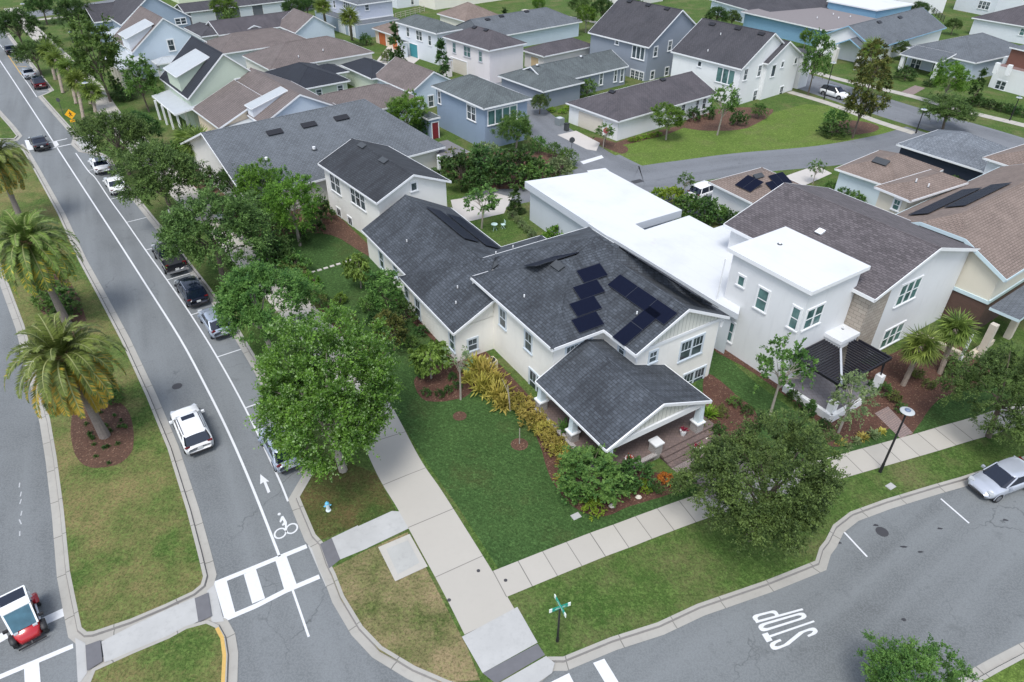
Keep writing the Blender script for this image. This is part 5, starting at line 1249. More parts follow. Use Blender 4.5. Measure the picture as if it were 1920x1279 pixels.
def plant(key, px, rpx, label, cat='tree', name='tree', group='trees of the neighbourhood', zs=1, rot=None, base=None, zadd=0):
    root, R0, zc = PROTO[key]
    s = 1
    for _ in range(4):
        p = W(px[0], px[1], .12+zc*s*zs); s = rpx/ppm(p)/R0
    p = W(px[0], px[1], .12+zc*s*zs+zadd)
    c = copy_tree(root); c.name = name; c.location = (p.x, p.y, .1+zadd); c.scale = (s, s, s*zs); c.rotation_euler = (0, 0, rot if rot is not None else random.uniform(0, 6.28))
    tag(c, label, cat, group)
    return c
# -- date palms and sabal palms
def frond_pinnate(mb, o, az, el, ln, curl, rs, yel=0, lw=.04, ll=.6, n=42):
    d = Vector((math.cos(az)*math.cos(el), math.sin(az)*math.cos(el), math.sin(el))); p = Vector(o); seg = 12; pts = [p.copy()]
    for k in range(seg):
        d = (d+Vector((0, 0, -curl*(k+1)/seg*.32))).normalized(); p = p+d*(ln/seg); pts.append(p.copy())
    tw = rs.uniform(-.25, .25)
    for k in range(seg):
        a, b = pts[k], pts[k+1]; h = (b-a).normalized(); sd = h.cross(Vector((0, 0, 1))); sd = sd.normalized() if sd.length > .05 else h.orthogonal().normalized()
        w0 = .05*(1-k/seg)+.012; up = sd.cross(h)
        mb.v += [a-sd*w0, a+sd*w0, b+sd*w0*.9, b-sd*w0*.9]; i = len(mb.v)-4; mb.f.append([i, i+1, i+2, i+3]); mb.m.append(1); mb.uv.append(None)
        if k < 1: continue
        for j in range(n//seg+1):
            q = a.lerp(b, j/(n//seg+1)); t = (k+j/4)/seg; L = ll*math.sin(math.pi*min(1, .12+t*.85))**.6
            for sgn in (-1, 1):
                ld = (sd*sgn*.85+h*.65+up*(.32+tw*sgn)+Vector((0, 0, -.22))+rnd_dir(rs)*.12).normalized()
                leaf(mb, q, ld, up, L, lw*2.2)
                mb.m[-1] = 2 if (yel and t > .45-yel*.3 and rs.random() < yel) else 0
def date_palm(top, base, seed, fl=2.7, nf=78, yel=.6, label='', s=1):
    rs = random.Random(seed); root = empty('date_palm', tuple(base), 0, label, 'palm tree', 'date palms on the centre strip')
    b = Vector(base); t = Vector(top); tb = MB(); n = 9
    for k in range(n):
        a, c = b.lerp(t, k/n), b.lerp(t, (k+1)/n); r = .34-.1*min(1, k/3)+(.12 if k == n-1 else 0)
        tb.tube(a, c, r*1.06, r*.95, 10)
    tb.build('trunk', PALMB, root, b, autouv=False)
    tb = MB(); tb.lathe(t-Vector((0, 0, .5)), [(.25, 0), (.48, .3), (.5, .6), (.3, .9)], 10); tb.build('crownshaft', plain('old_frond_bases', (.16, .09, .05), .9, var=.4, scale=8), root, b, autouv=False)
    mb = MB()
    for k in range(nf):
        f = k/nf; el = R(80)-f*R(135)+rs.uniform(-.12, .12); az = k*2.39996+rs.uniform(-.15, .15)
        frond_pinnate(mb, t+Vector((0, 0, .3-.4*f))+Vector((math.cos(az), math.sin(az), 0))*.2, az, el, fl*rs.uniform(.85, 1.1)*(.75+.35*min(1, f*2.5)), 1.0+f*.9, rs, yel=(0 if f < .35 else yel*min(1, (f-.35)*2.0)))
    mb.build('fronds', [leafmat('palm_leaflets', (.035, .06, .014), (.13, .19, .045), None, .5, .2), plain('frond_rib', (.25, .27, .1), .6), leafmat('yellowing_palm_leaflets', (.17, .16, .02), (.32, .26, .04), None, .5, .2)], root, b, autouv=False)
    return root
def sabal_palm(top, base, seed, s=1, label='', group='fan palms of the neighbourhood', nf=26, L=1.15):
    rs = random.Random(seed); root = empty('fan_palm', tuple(base), 0, label, 'palm tree', group); b = Vector(base); t = Vector(top); tb = MB()
    for k in range(5):
        a, c = b.lerp(t, k/5), b.lerp(t, (k+1)/5); tb.tube(a, c, .2*s, .17*s, 8)
    tb.build('trunk', plain('fan_palm_bark', (.28, .23, .19), .95, var=.45, scale=10), root, b, autouv=False); mb = MB()
    for k in range(nf):
        f = k/nf; el = R(75)-f*R(105); az = k*2.4+rs.uniform(-.2, .2); d = Vector((math.cos(az)*math.cos(el), math.sin(az)*math.cos(el), math.sin(el)))
        o = t+d*(.75*s); sd = d.cross(Vector((0, 0, 1))).normalized(); up = sd.cross(d)
        leaf(mb, t, d, up, .8*s, .06*s)
        for j in range(22):
            a = (j/21-.5)*R(250); q = d*math.cos(a)+sd*math.sin(a); q = (q+Vector((0, 0, -.3-.4*abs(a)/2-.4*rs.random()))+up*.1).normalized(); leaf(mb, o, q, up, L*s*rs.uniform(.8, 1.05), .1*s)
    mb.build('fronds', leafmat('fan_palm_leaves', (.035, .065, .014), (.14, .2, .045), None, .5, .25), root, b, autouv=False)
    return root
for i, (q, r) in enumerate([((1330, 850), 20), ((1345, 800), 16), ((1310, 870), 15), ((1350, 760), 15), ((1375, 745), 14), ((1400, 760), 13)]): pass
date_palm(W(118, 672, 6.9), W(197, 818, .12), 3, 3.6, 84, .95, label='date palm with yellowing lower fronds in the round mulch bed, nearest of the date palms')
date_palm(W(52, 458, 7.9), W(128, 610, .12), 5, 3.6, 80, .35, label='tall date palm with a full green crown, middle one of the centre strip')
date_palm(W(-8, 296, 7.4), W(45, 425, .12), 8, 3.1, 66, .45, label='date palm cut by the left edge of the picture near the small crossing')
SB = 'fan palms of the neighbourhood'
sabal_palm(W(1728, 650, 3.7), W(1693, 722, .12), 11, 1.0, 'fan palm with a rough grey trunk leaning in red mulch by the white house')
sabal_palm(W(1792, 618, 4.0), W(1762, 700, .12), 12, 1.0, 'fan palm with a wide crown in front of the pale yellow wall')
for i, (t, b, z, l) in enumerate([((172, 172), (184, 236), 4.2, 'fan palm beside the wide walk, right above the yellow sign'), ((143, 152), (157, 225), 4.6, 'fan palm nearest the kerb behind the yellow sign'), ((128, 128), (143, 195), 4.6, 'middle fan palm of the roadside clump'), ((104, 112), (118, 175), 4.6, 'fan palm in front of the two parked cars'), ((90, 96), (104, 150), 4.4, 'furthest fan palm of the roadside clump'), ((160, 130), (170, 196), 4.4, 'fan palm between the clump and the walk')]):
    sabal_palm(W(*t, z), W(*b, .12), 20+i, 1.25, l)
sabal_palm(W(655, 33, 5.5), W(660, 75, .12), 31, 1.5, 'single fan palm standing in front of the lavender house')
sabal_palm(W(605, 12, 5.5), W(612, 52, .12), 32, 1.4, 'fan palm left of the lavender house')
sabal_palm(W(375, 270, 3.0), W(378, 318, .12), 33, 1.5, 'low bushy fan palm beside the grey-roofed house', nf=34)
sabal_palm(W(352, 262, 2.6), W(352, 300, .12), 34, 1.3, 'low fan palm in front of the green house porch', nf=34)
sabal_palm(W(1635, 92, 3.6), W(1640, 130, .12), 35, 1.5, 'fan palm in front of the blue-trimmed gable house')
# -- big trees near the camera
NG = 'trees of the neighbourhood'
def tr(key, px, r, label, **k): return plant(key, px, r, label, **k)
tr('elm', (617, 745), 162, 'big bright green street tree covering the parked silver car, nearest the wide walk', zs=1.02, rot=.4)
tr('oak', (1437, 905), 150, 'large dark oak between the narrow walk and the street, left of the lamp post', rot=1.2, zs=1.0)
tr('oak', (1900, 735), 105, 'dark oak at the right edge above the silver parked car', rot=3.3)
tr('elm2', (487, 562), 102, 'mid green street tree beside the silver parked hatchback', rot=.3)
tr('oak2', (392, 432), 102, 'dark street oak beside the black pickup', rot=2.2)
tr('oak2', (303, 325), 84, 'dark street oak overhanging the white sedan', rot=4.0)
tr('oak2', (218, 252), 66, 'round dark oak between the small crossing and the walk', rot=5.0)
tr('oak3', (258, 240), 45, 'greyish oak in front of the green house porch', rot=1.0)
tr('elm2', (1712, 1282), 92, 'bright green street tree cut by the bottom edge of the picture', rot=1.0, zs=1.0)
tr('oak2', (1850, 1330), 60, 'dim tree top peeping over the bottom edge', rot=1.0) if 0 else None
tr('tall', (178, 100), 48, 'tall green tree in front of the slate blue house', rot=.5, zs=.9)
tr('tall', (262, 150), 32, 'upright tree in front of the light blue house', rot=1.5, zs=.9)
tr('oak3', (140, 25), 40, 'dark tree on the corner lawn by the far crossing')
tr('oak3', (30, 45), 42, 'large dark tree over the road in the far left corner')
tr('oak2', (62, 98), 34, 'grey-green tree beside the dark parked car, far left')
tr('oak3', (75, 8), 30, 'dark tree beyond the far crossing')
tr('shrub', (95, 82), 22, 'dark bush between fan palms and the corner lawn', cat='bush', name='bush')
tr('bright', (420, 14), 26, 'yellow-green round tree between the garages at the top', zs=.9)
tr('shrub', (432, 46), 22, 'green bushy tree rising over the low dark roofs', zs=1.4)
for i, (q, r, l) in enumerate([((548, 12), 24, 'left of the grey garages top edge'), ((575, 8), 22, 'beside the fan palm at the top edge')]): tr('oak3', q, r, 'dark tree '+l)
tr('cone', (742, 90), 20, 'narrow dark conical tree beside the orange garage door', zs=1.0); tr('cone', (828, 122), 21, 'bright conical magnolia between teal doors and the pinkish house')
tr('shrub', (686, 74), 13, 'round bush at the foot of the lavender house', cat='bush', name='bush'); tr('shrub_olive', (725, 105), 14, 'brownish bush under the conical tree', cat='bush', name='bush'); tr('shrub_dark', (748, 112), 15, 'dark bush right of the conical tree', cat='bush', name='bush')
tr('cone', (946, 46), 13, 'small conical tree in front of the long grey roof')
tr('bright', (762, 212), 42, 'leafy green tree over the taupe roof, left of the red door', zs=.8)
tr('shrub_dark', (790, 235), 24, 'dark shrub below the leafy tree left of the red door', cat='bush', name='bush', zs=1.2)
tr('elm2', (967, 240), 38, 'mid green tree in front of the blue house windows', zs=.95)
tr('oak2', (1012, 190), 20, 'small dark tree right of the blue house'); tr('ball', (1101, 163), 20, 'round clipped bush by the long blue-grey wing', cat='bush', name='bush')
tr('bright', (1254, 222), 33, 'full olive-green tree at the white garage wall', zs=.85); tr('crape', (1356, 192), 32, 'white-stemmed small tree in front of the white house'); tr('crape', (1133, 248), 20, 'small dark green tree at the driveway corner', zs=.8)
tr('shrub_dark', (1385, 222), 17, 'dark bush right of the white-stemmed tree', cat='bush', name='bush'); tr('ball', (1425, 206), 17, 'round clipped bush near the white house wall', cat='bush', name='bush'); tr('shrub_dark', (1300, 215), 16, 'low dark bush left of the white-stemmed tree', cat='bush', name='bush'); tr('shrub_dark', (1330, 212), 14, 'low dark bush under the white-stemmed tree', cat='bush', name='bush')
tr('magnolia', (1620, 185), 38, 'tall olive magnolia in the mulch island on the lawn', zs=1.1); tr('magnolia', (1640, 130), 34, 'yellow-green tree behind the magnolia island', zs=.9)
tr('ball', (1566, 224), 25, 'wide clipped bush on the mulch island', cat='bush', name='bush'); tr('box', (1563, 244), 28, 'low clipped ring hedge around the round bush', cat='hedge', name='hedge', zs=.5)
tr('tall', (1532, 110), 26, 'tall green tree at the end of the white house', zs=1.25); tr('bright', (1512, 70), 14, 'thin yellow-green tree behind the white house gable')
tr('bright', (1783, 150), 34, 'pale green tree in front of the grey bungalow'); tr('oak2', (1782, 205), 50, 'wide green tree beside the street above the streaked roof', zs=.7); tr('cone', (1833, 165), 16, 'narrow dark tree beside the balcony house')
tr('oak2', (1695, 90), 18, 'small dark tree at the bungalow corner'); tr('box', (1700, 138), 22, 'clipped hedge left of the bungalow steps', cat='hedge', name='hedge', zs=.6); tr('box', (1745, 155), 14, 'clipped hedge right of the bungalow steps', cat='hedge', name='hedge', zs=.6)
for i, (q, r) in enumerate([((1345, 28), 24), ((1375, 32), 18), ((1600, 18), 0), ((1725, 18), 22), ((1790, 45), 16), ((1100, 30), 20), ((1130, 15), 26), ((1085, 8), 22), ((1010, 8), 14), ((1680, 22), 18), ((1190, 6), 14), ((1550, -2), 16)]):
    if r: tr(('oak3', 'oak2', 'bright')[i % 3], q, r, ['dark tree left of the bright blue flat-roofed house', 'small tree by the pergola of the blue flat-roofed house', '', 'green tree behind the grey gable roof', 'low palm-like bush beside the tall corner house', 'round tree by the far walk, top edge', 'dense dark tree left of the tall blue-grey house', 'tree at the top edge over the far walk', 'pale leafless-looking tree beside the cream house', 'tree below the bright teal doors', 'tree peeping behind the tall blue-grey roof', 'tree between the dark back roof and teal doors'][i])
# alley-side garden behind the white flat roofs
for i, (q, r, k) in enumerate([((865, 322), 43, 'shrub_dark'), ((905, 310), 43, 'shrub_dark'), ((940, 322), 40, 'shrub_dark'), ((975, 312), 43, 'shrub_dark'), ((1000, 325), 34, 'shrub'), ((910, 285), 29, 'shrub_grey'), ((1010, 270), 19, 'ball'), ((1040, 280), 17, 'ball'), ((1062, 293), 20, 'ball'), ((1050, 310), 26, 'shrub_grey'), ((890, 340), 31, 'shrub_dark'), ((855, 300), 26, 'shrub_olive')]):
    tr(k, q, r, ['dense dark bush left end of the alley garden', 'dense dark bush behind the patio cover', 'dark spreading bush in the middle of the alley garden', 'large dark bush below the blue house', 'green bush right of the large dark bush', 'pale feathery shrub by the patio cover', 'round clipped bush at the blue house corner', 'round clipped bush, first from the alley corner', 'bright round clipped bush at the alley corner', 'greyish shrub below the clipped bushes', 'dark bush closest to the rear block', 'brownish shrub beside the screened porch'][i], cat='bush', name='bush', group='bushes of the alley garden')
tr('crape', (902, 378), 38, 'small wide tree beside the driveway behind the long wing', zs=.75); tr('cone', (966, 374), 17, 'narrow tree left of the white flat garage', zs=.8)
for i, (q, r) in enumerate([((1040, 440), 22), ((1030, 446), 16), ((1060, 450), 16)]): tr('shrub_bright', q, r, ['bright green shrub by the white garage wall', 'bright shrub left side of the group by the garage wall', 'bright shrub closest to the charcoal ridge'][i], cat='bush', name='bush')
for i in range(5): tr('shrub_grey', (962+9*i, 402+9*i), 9, ['topmost', 'second', 'third', 'fourth', 'lowest'][i]+' grassy clump in the row along the back lawn', cat='bush', name='grass_clump', group='grassy clumps along the back lawn', zs=1.2)
for i, (q, r, k) in enumerate([((1262, 370), 28, 'shrub_lime'), ((1290, 385), 30, 'shrub'), ((1320, 395), 32, 'shrub_dark'), ((1345, 400), 26, 'shrub'), ((1285, 340), 17, 'crape'), ((1235, 362), 16, 'shrub_lime'), ((1365, 410), 20, 'shrub_dark')]):
    tr(k, q, r, ['lime green bush, left part of the thicket behind the white roofs', 'green bush in the middle of the thicket', 'dark bush of the thicket beside the white roof corner', 'green bush below the solar garage', 'small upright tree at the alley thicket', 'lime bush at the alley end of the thicket', 'dark bush at the right end of the thicket'][i], cat='bush', name='bush', group='thicket behind the white roofs')
tr('crape', (1532, 316), 16, 'young tree in the concrete court'); 
for i, (q, r) in enumerate([((1560, 350), 12), ((1583, 360), 14), ((1608, 372), 16), ((1790, 342), 18)]): tr('shrub', q, r, ['small bush at the pale blue garage wall', 'second bush along the pale blue garage wall', 'largest bush along the pale blue garage wall', 'bush in front of the navy wall'][i], cat='bush', name='bush')
# -- garden of the main house
tr('bright', (480, 350), 42, 'bright green tree left of the rear block, in front', zs=1.1, rot=2); tr('bright', (548, 385), 58, 'large lime-tinted tree beside the rear block', zs=1.0); tr('oak3', (440, 340), 46, 'dark tree behind the lime-tinted tree'); tr('shrub_dark', (600, 395), 26, 'dark bush against the rear block wall', cat='bush', name='bush', zs=1.3)
for i, (q, r, k_) in enumerate([((455, 400), 30, 'shrub_dark'), ((470, 430), 30, 'shrub_dark'), ((520, 425), 26, 'shrub'), ((560, 440), 22, 'shrub_dark'), ((590, 425), 20, 'shrub_dark'), ((430, 300), 34, 'oak3'), ((490, 310), 30, 'oak2'), ((425, 385), 30, 'oak3'), ((340, 290), 28, 'shrub'), ((395, 335), 26, 'shrub_dark')]): tr(k_, q, r, ['dark undergrowth left of the side hedge', 'dark undergrowth at the far end of the hedge', 'green bush under the lime-tinted tree', 'dark bush at the lawn edge under the lime-tinted tree', 'dark bush between the tree and the rear block', 'dark tree against the grey roof eave', 'tree in front of the grey roof middle', 'dense dark tree between street oak and hedge', 'bush by the grey roof gable corner', 'dark undergrowth behind the street oaks'][i], cat='bush' if 'shrub' in k_ else 'tree', name='bush' if 'shrub' in k_ else 'tree')
tr('oak3', (500, 395), 34, 'dark understorey tree at the end of the side hedge')
tr('weep', (672, 505), 28, 'soft lime willow-like tree on the side lawn', zs=1.1); tr('tall', (722, 545), 36, 'dark green tree against the long wing', zs=.8); tr('magnolia', (735, 620), 34, 'yellow-tipped magnolia at the mulch edge', zs=.75); tr('shrub_dark', (760, 590), 26, 'dark bush between magnolia and the wall', cat='bush', name='bush', zs=1.3)
tr('weep', (806, 672), 38, 'weeping lime green tree in the curved mulch bed', zs=.95); tr('sapling', (860, 672), 28, 'thin staked sapling with sparse leaves on the front lawn'); 
HG = 'side hedge along the wide walk'
for i in range(17):
    t = i/16; x = 505+t*(650-505)+6*math.sin(i*2.1); y = 462+t*(612-462); k = ('shrub_dark', 'shrub', 'shrub_bright', 'shrub_olive')[(0, 0, 1, 0, 1, 3, 3, 2, 2, 3, 1, 3, 1, 2, 3, 1, 3)[i]]
    tr(k, (x, y), (33, 36, 35, 34, 31, 26, 23, 25, 21, 18, 15, 15, 13, 13, 14, 12, 14)[i], ['first', 'second', 'third', 'fourth', 'fifth', 'sixth', 'seventh', 'eighth', 'ninth', 'tenth', 'eleventh', 'twelfth', 'thirteenth', 'fourteenth', 'fifteenth', 'sixteenth', 'last'][i]+' shrub of the side hedge, counted from the far end', cat='shrub', name='shrub', group=HG)
def spiky(px, rpx, m, label, n=70, zs=1, droop=.5, name='spiky_plant', z=.13, cat='plant', wd=.09):
    c = W(px[0], px[1], z+.3); r = rpx/ppm(c); rs = random.Random(int(px[0]*7+px[1])); mb = MB()
    for k in range(n):
        az = rs.uniform(0, 6.283); el = rs.uniform(.15, 1.4); d = Vector((math.cos(az)*math.cos(el), math.sin(az)*math.cos(el), math.sin(el)*zs)); o = Vector((c.x, c.y, z))+Vector((rs.gauss(0, r*.2), rs.gauss(0, r*.2), rs.uniform(0, r*.2)))
        m1 = o+d*r*.6; leaf(mb, o, d, Vector((0, 0, 1)), r*.7, wd); e = (d+Vector((0, 0, -droop))).normalized(); leaf(mb, o+d*r*.5, e, Vector((0, 0, 1)), r*.6, wd)
    o = mb.build(name, m, None, (c.x, c.y, z), autouv=False); return tag(o, label, cat, 'low plants in the beds')
for i, (q, r) in enumerate([((893, 690), 26), ((912, 705), 30), ((905, 728), 28), ((932, 742), 30), ((925, 720), 26), ((945, 758), 22), ((880, 710), 18)]):
    spiky(q, r, LF['var'], ['yellow striped plant at the house corner, topmost', 'tall yellow striped plant against the wall', 'yellow striped plant on the lawn side of the clump', 'lowest big yellow striped plant', 'central yellow striped plant of the clump', 'small yellow striped plant at the clump tip', 'yellow striped plant left edge of the clump'][i], 110, 1.5, .7, wd=.13)
for i, (q, r) in enumerate([((975, 752), 22), ((985, 768), 22), ((1003, 788), 26), ((1018, 802), 22), ((1028, 815), 20), ((1040, 832), 21), ((1052, 846), 20), ((1065, 862), 21)]):
    tr('shrub_var', q, r, ['first', 'second', 'third', 'fourth', 'fifth', 'sixth', 'seventh', 'last'][i]+' yellow-green shrub of the row under the front wall', cat='shrub', name='shrub', group='yellow-green row under the front wall')
tr('tall', (1103, 885), 62, 'dense dark shrub tree at the porch corner', zs=.45, rot=1); tr('shrub', (1085, 925), 27, 'green shrub in front of the porch corner', cat='bush', name='bush'); tr('shrub_lime', (1110, 948), 23, 'lime shrub at the tip of the front bed', cat='bush', name='bush')
tr('shrub_dark', (1190, 885), 37, 'dark bush in front of the porch steps', cat='bush', name='bush', zs=.9); tr('shrub_dark', (1165, 905), 27, 'dark bush between porch pier and walk', cat='bush', name='bush'); tr('shrub_orange', (1247, 897), 16, 'orange-leaved plant at the paved walk', cat='plant', name='bush'); tr('shrub_lime', (1210, 910), 16, 'lime plant left of the orange-leaved one', cat='plant', name='bush'); tr('shrub', (1285, 905), 25, 'green bush right of the orange-leaved plant', cat='bush', name='bush')
spiky((1172, 915), 16, LF['bright'], 'green grassy plant behind the white stone', 70, 1.2); spiky((1047, 890), 11, LF['var'], 'small pale striped rosette in the mulch', 26, .6, .2); spiky((1323, 810), 13, LF['var'], 'pale striped rosette right of the porch', 30, .8, .3)
spiky((1325, 775), 22, LF['lime'], 'yellow-green plant at the right porch column', 90, 1.3); spiky((1318, 800), 16, LF['lime'], 'smaller yellow-green plant right of the porch', 60, 1.2)
for i, q in enumerate([(790, 700), (800, 735), (825, 738), (840, 730), (858, 722), (848, 705)]): tr('shrub_dark', q, 10, ['dark low shrub at the bed tip', 'dark low shrub by the mulch edge', 'second dark low shrub by the mulch edge', 'third dark low shrub by the mulch edge', 'dark low shrub near the sapling', 'dark low shrub under the weeping tree'][i], cat='shrub', name='shrub', group='low shrubs round the weeping tree')
for i, (q, r, k_) in enumerate([((655, 600), 15, 'shrub_olive'), ((672, 625), 15, 'shrub_dark'), ((690, 645), 14, 'shrub_olive'), ((790, 620), 14, 'shrub_dark'), ((705, 660), 12, 'shrub'), ((700, 600), 18, 'shrub_dark'), ((770, 640), 15, 'shrub'), ((638, 560), 14, 'shrub_bright'), ((870, 690), 12, 'shrub_olive'), ((690, 570), 20, 'shrub')]): tr(k_, q, r, ['olive shrub past the end of the side hedge', 'dark shrub in the mulch past the side hedge', 'olive shrub closest to the big bright tree', 'dark shrub against the long wing wall', 'green shrub at the mulch tip on the side lawn', 'dark shrub left of the magnolia', 'green shrub between magnolia and weeping tree', 'bright shrub halfway along the side lawn', 'olive shrub between weeping tree and striped plants', 'green shrub below the dark tree at the long wing'][i], cat='shrub', name='shrub')
# porch ferns
for i, q in enumerate([(1062, 800), (1120, 850)]): spiky(q, 18, LF['mid'], ['leafy potted plant on the porch behind the first column', 'leafy potted plant behind the porch corner column'][i], 70, 1.4, .5, z=.66)
for i, (q, r, k_) in enumerate([((1335, 845), 17, 'shrub_olive'), ((1345, 805), 15, 'shrub_dark'), ((1312, 872), 15, 'shrub_bright'), ((1352, 770), 14, 'shrub_olive'), ((1378, 752), 14, 'shrub'), ((1402, 768), 13, 'shrub_dark'), ((1060, 905), 16, 'shrub_bright'), ((1140, 925), 17, 'shrub'), ((1230, 915), 13, 'shrub_dark')]): tr(k_, q, r, ['olive shrub at the right bed edge near the steps', 'dark shrub right of the porch column', 'bright shrub beside the paved walk', 'olive shrub in the mulch strip right of the porch', 'green shrub towards the neighbouring lawn', 'dark shrub at the end of the right mulch strip', 'bright shrub at the bed edge left of the corner shrub', 'green shrub in the middle of the front bed', 'dark shrub between lime and orange plants'][i], cat='shrub', name='shrub')
# -- by the modern house and the right side
tr('crape', (1470, 690), 52, 'slender white-trunked tree in front of the modern white house', zs=1.15, rot=.5); tr('airy', (1598, 742), 50, 'airy grey-green young tree beside the terrace', rot=1.2)
for i, (q, r) in enumerate([((1488, 742), 15), ((1520, 765), 15), ((1545, 795), 14), ((1500, 760), 10)]): tr('cone' if i == 1 else 'shrub_dark', q, r, ['dark bush at the terrace wall', 'clipped upright bush at the terrace wall', 'dark bush at the terrace corner', 'low bush between the terrace bushes'][i], cat='bush', name='bush', zs=(.6 if i == 1 else 1))
for i, (q, r) in enumerate([((1578, 826), 11), ((1592, 832), 9), ((1620, 816), 12), ((1640, 812), 13), ((1655, 806), 10), ((1608, 822), 9)]): spiky(q, r, LF['grey'] if i % 2 else LF['var'], ['pale grassy plant beside the meter slab', 'small grassy plant near the walk', 'striped grassy plant left of the paved walk', 'largest striped plant at the paved walk', 'striped plant touching the paved walk', 'grassy plant in the middle of the row'][i], 60, .9)
for i, (q, r) in enumerate([((1690, 765), 12), ((1680, 745), 14), ((1660, 730), 16), ((1720, 700), 13), ((1790, 690), 22), ((1745, 720), 12), ((1640, 720), 14)]): tr('shrub_olive' if i % 2 else 'shrub_dark', q, r, ['small bush in the red mulch by the lamp', 'olive grass bush in the red mulch', 'dark bush right of the airy tree', 'olive bush below the fan palm', 'dark bush under the second fan palm', 'olive bush in the open mulch', 'dark bush beneath the pergola'][i], cat='bush', name='bush')
spiky((1395, 665), 8, LF['dark'], 'tiny dark plant in the mulch by the white wall', 20)
# seedlings under the palm
rs = random.Random(4)
for i in range(20):
    a, r = rs.uniform(0, 6.28), rs.uniform(.3, 1); q = (191+52*r*math.cos(a), 815+52*r*math.sin(a)); o = spiky(q, 5, LF['dark'], 'small dark seedling in the round mulch bed under the palm', 22, 1.3); tag(o, None, 'plant', 'dark seedlings in the round bed')
# median shrubs
for i, (q, r) in enumerate([((92, 540), 26), ((112, 560), 28), ((85, 565), 24), ((108, 590), 24), ((130, 575), 22), ((205, 735), 20), ((215, 748), 16), ((75, 520), 18)]): tr('shrub', q, r, ['dark green bush under the middle date palm', 'larger bush right of the middle date palm trunk', 'bush left of the middle palm trunk', 'bush nearest the camera in the palm bed', 'bush at the road side of the palm bed', 'dark bush behind the nearest palm trunk', 'small bush behind the nearest palm trunk', 'far bush of the palm bed'][i], cat='bush', name='bush', group='bushes under the date palms', zs=.7)
sheet('bush_bed', [(60, 520), (85, 500), (120, 510), (150, 560), (165, 610), (130, 640), (95, 620), (70, 570)], .131, MULCH2)
# hedges on the far sides
def hedgerow(pts, r, key, label, n, zs=.8):
    for i in range(n):
        t = i/(n-1); k = t*(len(pts)-1); j = min(int(k), len(pts)-2); f = k-j; q = (pts[j][0]*(1-f)+pts[j+1][0]*f, pts[j][1]*(1-f)+pts[j+1][1]*f)
        o = tr(key, q, r, ['first', 'second', 'third', 'fourth', 'fifth'][i]+' of the '+label, cat='shrub', name='shrub', group=label, zs=zs)
hedgerow([(1838, 190), (1880, 200), (1920, 210)], 15, 'box', 'clipped hedge shrubs in front of the balcony house', 5, .7)
hedgerow([(212, 180), (228, 186), (246, 180)], 11, 'box', 'low clipped hedge shrubs before the columned porch', 4, .7)
for i, q in enumerate([(208, 150), (216, 158), (225, 162)]): tr('cone', q, 7, ['left', 'middle', 'right'][i]+' pointed evergreen by the columned porch', cat='shrub', name='evergreen', group='pointed evergreens')
hedgerow([(1185, 262), (1210, 256), (1235, 250)], 8, 'shrub_lime', 'low yellow plants along the white garage wall', 5, .7)
hedgerow([(1035, 205), (1055, 208), (1065, 202)], 8, 'shrub_lime', 'low yellow plants at the blue-grey garage', 3, .8)
for k_, (root, _, _) in PROTO.items():
    for ch in list(root.children): bpy.data.objects.remove(ch)
    bpy.data.objects.remove(root)
# ---------------------------------------------------------------- vehicles
TYRE = plain('tyre_rubber', (.012, .012, .013), .8); RIM = plain('alloy_rim', (.3, .31, .33), .3, .8); CGLASS = plain('tinted_car_glass', (.006, .01, .022), .06, 0, var=.1); CGLASS.node_tree.nodes['Principled BSDF'].inputs['Specular IOR Level'].default_value = .8
PLASTIC = plain('black_plastic_trim', (.02, .02, .022), .55); TAIL = plain('tail_lamp_red', (.13, .008, .01), .2); HEAD = plain('head_lamp_clear', (.6, .63, .66), .1, .3); PLATE = plain('number_plate', (.55, .56, .55), .5); CHROME = plain('chrome', (.6, .6, .62), .15, .9)
def interp(K, x):
    for i in range(len(K)-1):
        if x <= K[i+1][0]:
            t = (x-K[i][0])/(K[i+1][0]-K[i][0]); t = t*t*(3-2*t) if len(K) < 99 else t
            return [a*(1-t)+b*t for a, b in zip(K[i][1:], K[i+1][1:])]
    return list(K[-1][1:])
